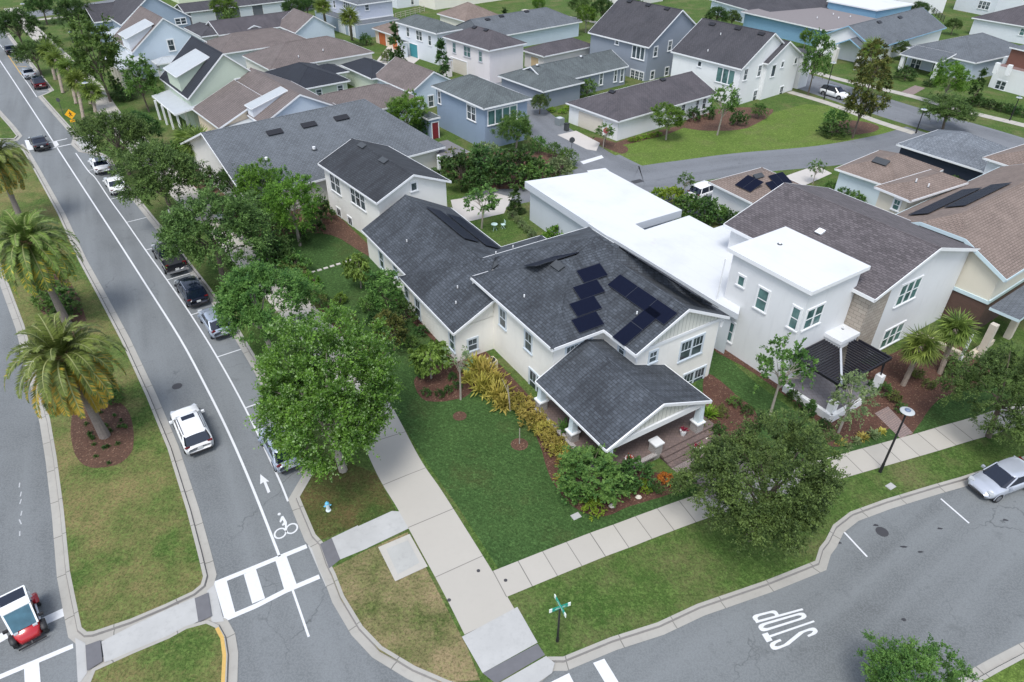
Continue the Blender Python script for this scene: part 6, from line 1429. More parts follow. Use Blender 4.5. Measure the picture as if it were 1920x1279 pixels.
KIND = dict(  # length, half width, roof z, keys: x, halfwidth, z bottom, shoulder z, centre z ; glass: front base, front top, rear top, rear base, belt z
    suv=dict(L=4.75, w=.94, zr=1.68, K=[(-2.37, .72, .45, .8, .82), (-2.3, .86, .3, 1.0, 1.02), (-2.0, .93, .27, 1.05, 1.07), (-1.0, .94, .27, 1.04, 1.06), (.6, .94, .27, 1.02, 1.05), (1.15, .93, .27, 1.0, 1.08), (1.9, .9, .27, .9, .98), (2.25, .8, .3, .75, .8), (2.37, .6, .4, .6, .62)], G=(1.2, .35, -1.95, -2.28, 1.03)),
    sedan=dict(L=4.75, w=.91, zr=1.43, K=[(-2.37, .68, .45, .75, .78), (-2.28, .82, .28, .94, .96), (-1.6, .9, .25, .98, 1.02), (-.9, .91, .25, .94, .96), (.7, .91, .25, .92, .94), (1.1, .9, .25, .88, .95), (1.9, .87, .25, .76, .84), (2.25, .76, .28, .62, .68), (2.37, .55, .36, .5, .52)], G=(1.15, .25, -1.0, -1.75, .93)),
    hatch=dict(L=4.5, w=.92, zr=1.56, K=[(-2.25, .74, .45, .85, .86), (-2.15, .86, .3, 1.0, 1.02), (-1.8, .91, .26, 1.02, 1.04), (.6, .92, .26, .96, .99), (1.1, .91, .26, .93, 1.0), (1.75, .87, .26, .82, .9), (2.12, .77, .28, .68, .73), (2.25, .56, .38, .54, .56)], G=(1.2, .35, -1.45, -2.05, .99)),
    pickup=dict(L=5.8, w=1.0, zr=1.9, K=[(-2.9, .93, .55, .82, .82), (-2.85, .97, .5, .84, .84), (-.8, 1.0, .42, .86, .86), (-.78, 1.0, .42, 1.2, 1.2), (.8, 1.0, .42, 1.18, 1.2), (1.25, .99, .42, 1.16, 1.22), (2.3, .96, .42, 1.1, 1.16), (2.75, .9, .45, .95, 1.0), (2.9, .78, .5, .8, .82)], G=(1.35, .7, -.5, -.75, 1.18)))
def make_car(kind, paintm, roofm=None, rails=False, sunroof=False, label='', name='parked_car', cat='car', group='cars parked along the kerb', tail='side'):
    D = KIND[kind]; K = D['K']; L = D['L']; w = D['w']; root = empty(name, (0, 0, 0), 0, label, cat, group)
    b = MB(); n = 34; ring = []
    for i in range(n+1):
        x = K[0][0]+(K[-1][0]-K[0][0])*i/n; hw, zb, zs, zt = interp(K, x)
        half = [(0, zb), (hw*.82, zb), (hw*.97, zb+.14), (hw, (zb+zs)/2), (hw*.985, zs-.1), (hw*.9, zs), (hw*.5, zt), (0, zt+.012)]
        r_ = [Vector((x, y, z)) for y, z in half]+[Vector((x, -y, z)) for y, z in half[-2:0:-1]]
        ring.append(r_)
    m = len(ring[0]); vs = [v for r_ in ring for v in r_]; fs = [(i*m+j, i*m+(j+1) % m, (i+1)*m+(j+1) % m, (i+1)*m+j) for i in range(n) for j in range(m)]; fs += [tuple(range(m)), tuple(range(n*m, n*m+m))[::-1]]
    b.faces(vs, fs); b.build('body', paintm, root, smooth=True, autouv=False)
    fb, ft, rt, rb, bz = D['G']; zr = D['zr']; wb = w*.9; wt = w*.76
    A = [Vector((fb, wb*.8, bz)), Vector((fb-.24, wb*.99, bz)), Vector((rb+.26, wb, bz)), Vector((rb, wb*.86, bz))]; T = [Vector((ft, wt*.86, zr-.05)), Vector((ft-.16, wt, zr-.035)), Vector((rt+.16, wt, zr-.035)), Vector((rt, wt*.9, zr-.06))]
    fl = lambda v: Vector((v.x, -v.y, v.z)); A = A+[fl(v) for v in A[::-1]]; T = T+[fl(v) for v in T[::-1]]
    g = MB(); g.faces(A+T, [(k, (k+1) % 8, 8+(k+1) % 8, 8+k) for k in range(8)]); g.build('windows', CGLASS, root, autouv=False)
    r_ = MB(); top = []
    P = [(ft+.02, .72), (ft-.28, 1.0), (0, 1.03), (rt+.22, 1.0), (rt-.03, .8)]
    xs = [ft+.03, ft-.12, ft-.35, (ft+rt)/2, rt+.3, rt+.1, rt-.04]; hs = [-.07, -.025, 0, .02, .0, -.03, -.08]; ws = [.8, .96, 1.02, 1.04, 1.02, .96, .84]
    vs = []; 
    for x, h_, q in zip(xs, hs, ws):
        for y, dz in ((-1, -.045), (-.93, .0), (-.5, .028), (0, .036), (.5, .028), (.93, 0), (1, -.045)): vs.append(Vector((x, y*wt*q*1.02, zr+h_+dz)))
    r_.faces(vs, [(i*7+j, i*7+j+1, (i+1)*7+j+1, (i+1)*7+j) for i in range(6) for j in range(6)]); r_.build('roof', roofm or paintm, root, smooth=True, autouv=False)
    p = MB()
    for s in (-1, 1):
        for k, th in ((1, .07), (2, .09)):
            a = A[k] if s > 0 else fl(A[k]); t = T[k] if s > 0 else fl(T[k]); p.beam(a, t, th, .05)
        xm = (fb+rb)/2-.1; p.beam((xm, s*wb, bz), (xm, s*wt*1.01, zr-.05), .08, .03)
    p.build('pillars', roofm if roofm else paintm, root, autouv=False)
    wr = .36 if kind in ('suv', 'pickup') else .33
    for x in (-L*.305, L*.31):
        for s in (-1, 1):
            wh = MB(); y = s*(w-.08); wh.tube((x, y-.11, wr), (x, y+.11, wr), wr, wr, 20); wo = wh.build('wheel', TYRE, root, autouv=False)
            rm = MB(); rm.tube((x, y+s*.1, wr), (x, y+s*.12, wr), wr*.66, wr*.6, 14); rm.build('rim', RIM, wo, autouv=False)
            ar = MB()
            for q in range(11):
                a0, a1 = math.pi*q/11, math.pi*(q+1)/11; ar.beam((x+(wr+.06)*math.cos(a0), s*(w+.005), wr+(wr+.06)*math.sin(a0)), (x+(wr+.06)*math.cos(a1), s*(w+.005), wr+(wr+.06)*math.sin(a1)), .03, .06)
            ar.build('wheel_arch', PLASTIC if kind in ('suv', 'pickup') else paintm, root, autouv=False)
    xf, xr = L/2, -L/2
    for s in (-1, 1):
        l = MB(); l.box((xf-.28, s*w*.72, .74 if kind != 'pickup' else .95), (.3, .34, .13), mat=Matrix.Rotation(-s*.35, 3, 'Z')); l.build('headlight', HEAD, root, autouv=False)
        l = MB(); zt = {'suv': 1.0, 'sedan': .86, 'hatch': 1.0, 'pickup': 1.1}[kind]
        l.box((xr+.1, s*w*.76, zt), (.14, .3, .09 if kind != 'pickup' else .36), mat=Matrix.Rotation(s*.25, 3, 'Z')); l.build('tail_light', TAIL, root, autouv=False)
        l = MB(); l.box((fb-.45, s*(w+.1), bz+.06), (.16, .2, .14)); l.build('mirror', PLASTIC if roofm else paintm, root, autouv=False)
    l = MB(); l.box((xr+.02, 0, .42), (.12, w*1.5, .16)); l.build('rear_bumper', PLASTIC, root, autouv=False); l = MB(); l.box((xf-.06, 0, .4), (.12, w*1.2, .16)); l.build('front_bumper', PLASTIC, root, autouv=False)
    l = MB(); l.box((xr-.012, 0, .72), (.02, .34, .17)); l.build('number_plate', PLATE, root, autouv=False)
    if rails:
        l = MB()
        for s in (-1, 1): l.beam((ft-.3, s*wt*.93, zr+.06), (rt+.2, s*wt*.93, zr+.06), .04, .04)
        l.build('roof_rails', CHROME if rails == 'c' else PLASTIC, root, autouv=False)
    if sunroof:
        l = MB(); l.box((ft-.5 if sunroof == 1 else ft-.95, 0, zr+.05), (.42 if sunroof == 1 else 1.4, wt*1.15, .03)); l.build('sunroof', CGLASS, root, autouv=False)
    if kind == 'pickup':
        l = MB()
        for s in (-1, 1): l.box((-1.83, s*.93, 1.03), (2.12, .12, .36))
        l.box((-2.84, 0, 1.03), (.1, 1.8, .36)); l.build('bed_walls', paintm, root, autouv=False)
        l = MB(); l.box((-1.83, 0, .88), (2.0, 1.74, .04)); l.build('bed_liner', PLASTIC, root, autouv=False)
        l = MB(); l.box((-2.95, 0, .55), (.16, 1.9, .18)); l.build('chrome_bumper', CHROME, root, autouv=False)
    return root
def put(root, px, to, z=.75):
    """centre of the body at photo point px, front pointing to photo point 'to' """
    a = W(*px, z); b = W(*to, z); root.location = (a.x, a.y, .012); root.rotation_euler = (0, 0, math.atan2(b.y-a.y, b.x-a.x)); return root
PW = paint('white_car_paint', (.78, .79, .8)); PB = paint('black_car_paint', (.012, .013, .018)); PS = paint('silver_car_paint', (.36, .41, .49), .35); PN = paint('dark_blue_black_car_paint', (.015, .02, .035)); PG = paint('light_silver_car_paint', (.52, .56, .62), .35); PR = paint('dark_red_car_paint', (.12, .012, .018))
lane = lambda px: (px[0]-30, px[1]-60)
put(make_car('suv', PW, None, True, 1, 'white SUV driving up the avenue, nearest moving car', 'moving_car', 'car', 'cars driving on the avenue'), (357, 797), (325, 725), .9)
put(make_car('sedan', PB, None, label='black sedan driving over the small crossing', name='moving_car', group='cars driving on the avenue'), (72, 264), (40, 213), .8)
put(make_car('sedan', PB, label='black sedan parked furthest up the avenue'), (19, 92), (0, 60), .7)
put(make_car('sedan', PG, label='pale silver sedan parked beyond the dark red car'), (53, 136), (32, 105), .7)
put(make_car('suv', PR, CGLASS, label='dark red SUV parked behind the pale silver sedan'), (72, 154), (50, 121), .7)
put(make_car('sedan', PW, None, sunroof=2, label='white sedan with a dark glass roof, parked just past the crossing'), (187, 307), (160, 262), .7)
put(make_car('sedan', paint('cream_white_car_paint', (.74, .75, .74)), label='older white sedan parked under the dark oak'), (216, 344), (187, 296), .7)
put(make_car('pickup', PB, label='black pickup with an open bed parked by the kerb', cat='pickup'), (316, 478), (280, 424), .9)
put(make_car('suv', PN, CGLASS, 'c', label='dark blue SUV with chrome roof rails parked behind the pickup'), (358, 541), (322, 486), .8)
put(make_car('hatch', PS, label='blue-grey SUV parked behind the dark blue one'), (403, 598), (365, 540), .8)
put(make_car('hatch', PS, None, sunroof=2, label='silver car half hidden under the big bright tree'), (524, 832), (482, 756), .8)
put(make_car('hatch', paint('pale_silver_blue_paint', (.46, .49, .55), .3), label='pale silver crossover parked by the cross street at the right edge', group=None), (1884, 895), (1800, 925), .8)
put(make_car('suv', PW, PB, label='white SUV with a black roof parked on the side street', group=None), (1566, 173), (1610, 186), .8)
put(make_car('suv', PW, label='white SUV parked behind the thicket by the solar garage', group=None), (1325, 356), (1375, 338), .8)
# ---- cart
CR = paint('red_cart_paint', (.4, .008, .015)); 
cart = empty('electric_cart', (0, 0, 0), 0, 'red open-sided electric cart with a white roof, driven by a person', 'cart', None)
def lofted(name, m, secs, parent, smooth=True):
    k = len(secs[0]); mb = MB(); mb.faces([v for s_ in secs for v in s_], [(i*k+j, i*k+(j+1) % k, (i+1)*k+(j+1) % k, (i+1)*k+j) for i in range(len(secs)-1) for j in range(k)]+[tuple(range(k))[::-1], tuple(range((len(secs)-1)*k, len(secs)*k))]); return mb.build(name, m, parent, smooth=smooth, autouv=False)
def sec(x, w_, z0, z1, bul=.8): return [Vector((x, -w_, z0)), Vector((x, -w_, z1*.9)), Vector((x, -w_*bul, z1)), Vector((x, w_*bul, z1)), Vector((x, w_, z1*.9)), Vector((x, w_, z0))]
lofted('nose', CR, [sec(.55, .5, .35, .98), sec(.8, .6, .32, .95), sec(1.15, .55, .3, .8), sec(1.38, .4, .32, .58)], cart)
mb = MB(); mb.box((-.1, 0, .3), (2.1, 1.05, .12)); mb.build('floor', PLASTIC, cart, autouv=False)
for x in (.98, -.95):
    for s in (-1, 1):
        wh = MB(); wh.tube((x, s*.68-.1, .3), (x, s*.68+.1, .3), .3, .3, 18); wo = wh.build('wheel', TYRE, cart, autouv=False); rm = MB(); rm.tube((x, s*.78, .3), (x, s*.8, .3), .19, .17, 12); rm.build('rim', RIM, wo, autouv=False)
        lofted('fender', CR if x < 0 else PLASTIC, [sec(x-.36, .0001, .5, .6), sec(x-.3, .14, .5, .62), sec(x, .16, .62, .74), sec(x+.3, .14, .5, .62), sec(x+.36, .0001, .5, .6)], cart).location = (0, s*.68, 0)
for s in (-1, 1):
    l = MB(); l.box((1.02, s*.42, .86), (.14, .2, .09)); l.build('headlight', HEAD, cart, autouv=False)
    f = MB(); P = [Vector((1.0, s*.56, .9)), Vector((.35, s*.6, 1.72)), Vector((-.1, s*.6, 1.84)), Vector((-.85, s*.58, 1.78)), Vector((-1.15, s*.58, 1.1)), Vector((-.9, s*.58, .5))]
    for i in range(5): f.beam(P[i], P[i+1], .08, .07)
    f.beam((.55, s*.6, .4), (-.8, s*.6, .42), .08, .1); f.build('side_frame', paint('white_cart_frame', (.75, .78, .8)), cart, autouv=False)
    l = MB(); l.box((.72, s*.78, 1.02), (.12, .22, .14)); l.build('mirror', PLASTIC, cart, autouv=False)
lofted('roof', PW, [[Vector((.36, -.58, 1.73)), Vector((.36, .58, 1.73)), Vector((.36, .58, 1.77)), Vector((.36, -.58, 1.77))], [Vector((-.08, -.58, 1.84)), Vector((-.08, .58, 1.84)), Vector((-.08, .58, 1.88)), Vector((-.08, -.58, 1.88))]], cart, False)
lofted('rear_roof_glass', CGLASS, [[Vector((-.09, -.56, 1.84)), Vector((-.09, .56, 1.84)), Vector((-.09, .56, 1.87)), Vector((-.09, -.56, 1.87))], [Vector((-.84, -.56, 1.78)), Vector((-.84, .56, 1.78)), Vector((-.84, .56, 1.81)), Vector((-.84, -.56, 1.81))]], cart, False)
mb = MB(); mb.beam((-.86, -.6, 1.8), (-.86, .6, 1.8), .08, .06); mb.beam((.36, -.6, 1.76), (.36, .6, 1.76), .05, .05); mb.build('roof_rim', PW, cart, autouv=False)
WS = plain('cart_windscreen', (.05, .12, .16), .04, var=.5, scale=2.5); lofted('windscreen', WS, [[Vector((.98, -.52, .93)), Vector((.98, .52, .93)), Vector((1.0, .52, .93)), Vector((1.0, -.52, .93))], [Vector((.37, -.56, 1.73)), Vector((.37, .56, 1.73)), Vector((.39, .56, 1.73)), Vector((.39, -.56, 1.73))]], cart, False)
mb = MB(); mb.box((-.35, 0, .58), (.5, 1.0, .16)); mb.box((-.66, 0, .9), (.14, 1.0, .55)); mb.build('seat', plain('black_seat', (.02, .02, .022), .6), cart, autouv=False)
mb = MB(); 
for k in range(12):
    a0, a1 = k*math.pi/6, (k+1)*math.pi/6; c = Vector((.38, .27, 1.02)); q = lambda a: c+Vector((.06*math.sin(a), .17*math.cos(a), .15*math.sin(a))); mb.beam(q(a0), q(a1), .025, .025)
mb.beam((.38, .27, 1.02), (.75, .27, .8), .03, .03); mb.build('steering_wheel', PLASTIC, cart, autouv=False)
mb = MB(); mb.beam((1.5, -.62, .2), (1.5, .62, .2), .06, .06); mb.beam((1.3, 0, .3), (1.5, 0, .2), .06, .06); mb.build('front_bar', PLASTIC, cart, autouv=False)
CPX = (40, 1152); put(cart, CPX, (58, 1215), .9)
# ---- driver
def figure(name, joints, edges, radii, m, parent, sub=2, skin_root=0):
    me = bpy.data.meshes.new(name); me.from_pydata(joints, edges, []); o = bpy.data.objects.new(name, me); COL.objects.link(o); o.parent = parent
    sk = o.modifiers.new('skin', 'SKIN'); sk.use_smooth_shade = True
    for i, v in enumerate(me.skin_vertices[0].data): v.radius = (radii[i], radii[i]); v.use_root = (i == skin_root)
    o.modifiers.new('sub', 'SUBSURF').levels = 1; o.modifiers['sub'].render_levels = sub; me.materials.append(m); return o
dr = empty('person', tuple(cart.location), 0, 'seated cart driver in a blue shirt holding the steering wheel', 'person', None); dr.rotation_euler = cart.rotation_euler
SKIN = plain('skin', (.45, .27, .2), .6, var=.08)
y0 = .27
J = [(-.42, y0, .72), (-.44, y0, .95), (-.42, y0, 1.16), (-.4, y0, 1.28), (-.38, y0, 1.36), (-.37, y0, 1.47), (-.36, y0, 1.54),
     (-.42, y0+.2, 1.2), (-.28, y0+.27, .98), (.0, y0+.22, .98), (.2, y0+.17, 1.04), (.3, y0+.16, 1.06),
     (-.42, y0-.2, 1.2), (-.28, y0-.27, .98), (.0, y0-.22, .98), (.2, y0-.17, 1.04), (.3, y0-.16, 1.06),
     (-.36, y0+.1, .7), (.08, y0+.14, .72), (.12, y0+.14, .48), (.18, y0+.14, .4), (.32, y0+.14, .39),
     (-.36, y0-.1, .7), (.08, y0-.14, .72), (.12, y0-.14, .48), (.18, y0-.14, .4), (.32, y0-.14, .39)]
Ed = [(0, 1), (1, 2), (2, 3), (3, 4), (4, 5), (5, 6), (2, 7), (7, 8), (8, 9), (9, 10), (10, 11), (2, 12), (12, 13), (13, 14), (14, 15), (15, 16), (0, 17), (17, 18), (18, 19), (19, 20), (20, 21), (0, 22), (22, 23), (23, 24), (24, 25), (25, 26)]
Rd = [.15, .15, .16, .07, .055, .09, .085, .065, .05, .045, .03, .035, .065, .05, .045, .03, .035, .095, .07, .055, .045, .035, .095, .07, .055, .045, .035]
figure('body', J, Ed, Rd, SKIN, dr)
# five fingers and a thumb closing on the rim
for s in (-1, 1):
    for k in range(4):
        a = (.32, y0+s*.17+(k-1.5)*.018, 1.06); b = (.37, y0+s*.17+(k-1.5)*.02, 1.09-.01*k); c = (.4, y0+s*.165+(k-1.5)*.02, 1.05-.006*k); figure('finger', [a, b, c], [(0, 1), (1, 2)], [.01, .009, .008], SKIN, dr, 1)
    figure('thumb', [(.28, y0+s*.14, 1.07), (.33, y0+s*.12, 1.1), (.36, y0+s*.13, 1.1)], [(0, 1), (1, 2)], [.011, .01, .009], SKIN, dr, 1)
figure('shirt', [(-.42, y0, .74), (-.44, y0, .95), (-.42, y0, 1.16), (-.41, y0, 1.25), (-.42, y0+.2, 1.2), (-.33, y0+.26, 1.05), (-.42, y0-.2, 1.2), (-.33, y0-.26, 1.05)], [(0, 1), (1, 2), (2, 3), (2, 4), (4, 5), (2, 6), (6, 7)], [.17, .17, .175, .08, .08, .065, .08, .065], plain('blue_shirt', (.05, .11, .3), .8, var=.1), dr)
figure('trousers', [(-.42, y0, .72), (-.36, y0+.1, .7), (.08, y0+.14, .73), (.12, y0+.14, .5), (-.36, y0-.1, .7), (.08, y0-.14, .73), (.12, y0-.14, .5)], [(0, 1), (1, 2), (2, 3), (0, 4), (4, 5), (5, 6)], [.16, .11, .085, .07, .11, .085, .07], plain('dark_trousers', (.03, .03, .04), .8), dr)
mb = MB(); mb.lathe((-.38, y0, 1.47), [(.1, 0), (.112, .05), (.1, .11), (.05, .15)], 14); mb.build('hair', plain('brown_hair', (.06, .035, .02), .7), dr, smooth=True, autouv=False)
mb = MB(); mb.box((-.27, y0, 1.46), (.04, .025, .04)); mb.build('nose', SKIN, dr, autouv=False)
# ---------------------------------------------------------------- street furniture and small things
def lamp(base, top, h, label, dark=BLACK):
    b = W(*base, .12); root = empty('street_lamp', tuple(b), 0, label, 'street lamp', 'street lamps')
    p = MB(); p.tube((b.x, b.y, .1), (b.x, b.y, .9), .11, .09, 10); p.tube((b.x, b.y, .9), (b.x, b.y, h), .075, .055, 10); p.build('post', dark, root, b)
    p = MB(); p.lathe((b.x, b.y, h), [(.08, 0), (.16, .05), (.18, .14), (.1, .2)], 14); p.build('lamp_housing', plain('lamp_blue_grey', (.12, .16, .24), .4), root, b, smooth=True)
    p = MB(); p.lathe((b.x, b.y, h-.02), [(.2, .0), (.41, .02), (.43, .05), (.4, .08), (.2, .12)], 24); p.build('lamp_shade', plain('pale_lamp_shade', (.42, .44, .44), .4), root, b, smooth=True)
    return root
lamp((1650, 885), (1701, 770), 5.3, 'street lamp with a pale disc head beside the cross street walk')
lamp((441, 519), (412, 401), 6.2, 'street lamp rising through the street tree beside the pickup')
lamp((185, 230), (157, 150), 5.6, 'street lamp with a pale head above the fan palms by the walk')
lamp((1357+360, 250), (1727, 205), 3.4, 'black lantern post at the corner of the open lawn')
lamp((1893, 226), (1905, 190), 3.4, 'lantern post on the far verge near the right edge')
lamp((1545, 186), (1560, 110), 5.6, 'thin tall street lamp beside the black-roofed white SUV')
lamp((62, 62), (46, 23), 5.6, 'street lamp before the dark tree, far left')
lamp((150, 118), (129, 78), 5.2, 'street lamp left of the tall roadside tree')
# street name sign
b = W(1045, 1202, .12); h0 = 3.0; root = empty('street_name_sign', tuple(b), 0, 'green crossed street name blades on a black post at the corner', 'street sign', None)
p = MB(); p.tube((b.x, b.y, .1), (b.x, b.y, .45), .09, .07, 10); p.tube((b.x, b.y, .4), (b.x, b.y, h0-.05), .055, .05, 10); p.lathe((b.x, b.y, h0-.15), [(.06, 0), (.085, .04), (.05, .1)], 10); p.build('post', BLACK, root, b)
SGN = plain('green_sign_face', (.0, .28, .2), .35, var=.04); c = Vector((b.x, b.y, 0))
for a_, z, px0, px1 in ((0, h0+.02, (1034, 1125), (1073, 1111)), (1, h0+.16, (1043, 1105), (1064, 1143))):
    q0, q1 = W(*px0, z), W(*px1, z); d = (q1-q0); L = max(.95, d.length); d.normalize(); mid = Vector((b.x, b.y, z)); nrm = Vector((d.y, -d.x, 0)); mt_ = Matrix((d, nrm, Vector((0, 0, 1)))).transposed()
    p = MB(); p.box(mid, (L, .03, .24), mat=mt_); bl = p.build('sign_blade', SGN, root, b)
    p = MB()
    for s in (-1, 1): p.box(mid+d*s*(L/2-.07), (.15, .036, .25), mat=mt_)
    # street-name characters too small to read in the photograph: short white strokes
    for s in (-1, 1):
        for k in range(9): p.box(mid+d*((k-4)*.062)+nrm*s*.02, (.03, .004, .1 if k % 3 else .06), mat=mt_)
    p.build('sign_lettering', plain('white_sign_sheeting', (.72, .78, .72), .4), bl, b)
# yellow pedestrian sign
b = W(145, 250, .12); root = empty('pedestrian_crossing_sign', tuple(b), 0, 'yellow diamond pedestrian sign with an arrow plate below, beside the avenue', 'road sign', None)
p = MB(); p.tube((b.x, b.y, .1), (b.x, b.y, 3.1), .04); p.build('post', DKGREY, root, b)
YEL = plain('yellow_sign_face', (.85, .42, .01), .45, var=.03); d = Vector((.93, .36, 0)).normalized(); n_ = Vector((d.y, -d.x, 0)); 
m45 = Matrix((d, n_, Vector((0, 0, 1)))).transposed() @ Matrix.Rotation(R(45), 3, 'Y')
m0 = Matrix((d, n_, Vector((0, 0, 1)))).transposed()
p = MB(); p.box(Vector((b.x, b.y, 2.75))+n_*.05, (.95, .02, .95), mat=m45); pl = p.build('diamond_plate', YEL, root, b)
p = MB(); cc = Vector((b.x, b.y, 2.75))+n_*.07
for off, sz, rt in (((0, .3), (.1, .1), 0), ((0, .1), (.13, .26), 0), ((-.09, -.14), (.08, .28), .5), ((.1, -.14), (.08, .28), -.5), ((.12, .1), (.2, .05), .5), ((-.12, .1), (.2, .05), -.5)):
    p.box(cc+d*off[0]+Vector((0, 0, off[1])), (sz[0], .01, sz[1]), mat=m0 @ Matrix.Rotation(rt, 3, 'Y'))
p.build('walking_symbol', BLACK, pl, b)
p = MB(); p.box(Vector((b.x, b.y, 1.85))+n_*.05, (.62, .02, .32), mat=m0); pl = p.build('arrow_plate', YEL, root, b); p = MB(); p.box(Vector((b.x, b.y, 1.85))+n_*.07, (.36, .01, .05), mat=m0 @ Matrix.Rotation(-.5, 3, 'Y')); p.box(Vector((b.x, b.y, 1.79))+n_*.07-d*.12, (.14, .01, .05), mat=m0); p.build('arrow', BLACK, pl, b)
# sign posts, seen from behind
def backsign(base, z, r, label, post=DKGREY, face=None, n=8, symbol=None):
    b = W(*base, .12); root = empty('road_sign', tuple(b), 0, label, 'road sign', None); p = MB(); p.tube((b.x, b.y, .1), (b.x, b.y, z+r), .035); p.build('post', post, root, b)
    p = MB(); d = Vector((1, 0, 0)); q = Vector((b.x, b.y-.05, z)); P = [q+Vector((r*math.cos(2*math.pi*(k+.5)/n), 0, r*math.sin(2*math.pi*(k+.5)/n))) for k in range(n)]; p.poly(P); p.poly([v+Vector((0, .02, 0)) for v in P][::-1]); p.build('sign_face', face or DKGREY, root, b); return root
backsign((1071, 292), 2.2, .38, 'octagonal sign seen from its dark back at the alley corner')
backsign((1134, 275), 2.3, .42, 'octagonal red stop sign mottled by leaves at the driveway corner', face=plain('faded_red_sign', (.5, .12, .12), .5, var=.7, scale=7))
backsign((121, 220), 2.6, .3, 'small sign on a thin post by the fan palms, seen from behind') 
# yard sign
b = W(326, 408, .12); root = empty('yard_sign', tuple(b), R(30), 'small white board sign stuck in the verge by the parking bays', 'sign', None); p = MB(); p.box((0, 0, .75), (.75, .03, .5)); p.build('board', WHITE, root); p = MB(); p.box((-.3, 0, .3), (.03, .03, .6)); p.box((.3, 0, .3), (.03, .03, .6)); p.build('stakes', DKGREY, root)
# hydrant
b = W(616, 957, .12); root = empty('fire_hydrant', tuple(b), R(20), 'pale blue fire hydrant on the shaded verge', 'fire hydrant', None); HB = plain('hydrant_blue', (.12, .42, .6), .45, var=.06); HWt = plain('hydrant_white', (.6, .68, .7), .45)
p = MB(); p.lathe((0, 0, 0), [(.16, 0), (.16, .05), (.11, .07), (.11, .52), (.14, .54), (.14, .58)], 16); p.build('barrel', HWt, root, smooth=False)
p = MB(); p.lathe((0, 0, .58), [(.13, 0), (.125, .06), (.08, .13), (.03, .16), (.03, .2)], 16); p.build('bonnet', HB, root, smooth=True)
for a_ in (0, 90, 180):
    p = MB(); d = Vector((math.cos(R(a_)), math.sin(R(a_)), 0)); p.tube(Vector((0, 0, .42))+d*.08, Vector((0, 0, .42))+d*.2, .055, .055, 10); p.tube(Vector((0, 0, .42))+d*.2, Vector((0, 0, .42))+d*.23, .03, .03, 6); p.build('outlet', HB, root)
# meter slabs
for q, l in (((1492, 848), 'pale concrete box lid in the grass beside the narrow walk near the modern house'), ((1080, 968), 'small concrete lid in the lawn by the front bed'), ((1670, 912), 'flat grey lid in the verge below the street lamp')):
    c = W(*q, .14); p = MB(); p.box((c.x, c.y, .14), (.55, .4, .06), R(30)); p.box((c.x, c.y, .175), (.4, .28, .012), R(30)); tag(p.build('utility_lid', RAMP), l, 'utility lid', None)
# garden table & chair
GM = plain('pale_mint_metal', (.55, .72, .68), .4); b = W(927, 432, .13); root = empty('garden_table', tuple(b), 0, 'small round pale mint table on the back lawn', 'table', None); p = MB(); p.lathe((0, 0, .7), [(.34, 0), (.35, .02), (.34, .035)], 18); p.build('table_top', GM, root)
for k in range(3): p = MB(); a_ = k*2.09; p.tube((.25*math.cos(a_), .25*math.sin(a_), 0), (.08*math.cos(a_+2), .08*math.sin(a_+2), .7), .018); p.build('leg', GM, root)
b = W(937, 430, .13)+Vector((.35, .25, 0)); root = empty('garden_chair', tuple(b), R(200), 'pale mint folding chair right of the round table', 'chair', None); p = MB(); p.box((0, 0, .45), (.42, .42, .03)); p.build('seat', GM, root); p = MB(); p.box((-.2, 0, .82), (.03, .42, .08)); p.box((-.2, 0, .65), (.03, .42, .05)); p.tube((-.18, -.2, .45), (-.22, -.2, .9), .015); p.tube((-.18, .2, .45), (-.22, .2, .9), .015); p.build('backrest', GM, root)
for x in (-.18, .18):
    for y in (-.18, .18): p = MB(); p.tube((x, y, 0), (-x*.6, y, .45), .015); p.build('leg', GM, root)
# porch pots
def pot(px, z, r, label, red=True):
    b = W(px[0], px[1], z); b.z = z; root = empty('flower_pot', tuple(b), 0, label, 'flower pot', 'flower pots'); p = MB(); p.lathe((0, 0, 0), [(r*.6, 0), (r*.95, .32), (r, .42), (r*.88, .42), (r*.85, .36)], 16); p.build('pot', WHITE, root, smooth=False)
    rs = random.Random(int(px[0])); m = MB()
    for k in range(90): leaf(m, Vector((rs.gauss(0, r*.45), rs.gauss(0, r*.45), .42+rs.uniform(0, .1))), (rnd_dir(rs)+Vector((0, 0, .8))).normalized(), Vector((0, 0, 1)), .12, .07)
    m.build('flowers', LF['red'], root, autouv=False); return root
pot((1179, 868), .63, .3, 'white pot of red flowers on the porch left of the brick pier'); pot((1280, 815), .63, .25, 'white pot of red flowers at the right porch column'); pot((1306, 846), .35, .26, 'white pot of red flowers beside the porch steps')
# porch bench & furniture (dark shapes in shade)
b = MT(1.2, -2.2, .62); root = empty('porch_bench', tuple(b), ANG, 'dark slatted bench in the shade of the front porch', 'bench', None); DW = plain('dark_wood', (.05, .035, .03), .7); p = MB(); p.box((0, 0, .42), (1.5, .5, .06)); p.build('seat', DW, root); p = MB(); p.box((0, .24, .75), (1.5, .05, .5)); p.build('backrest', DW, root)
for x in (-.68, .68): p = MB(); p.box((x, 0, .2), (.06, .45, .4)); p.build('leg', DW, root)
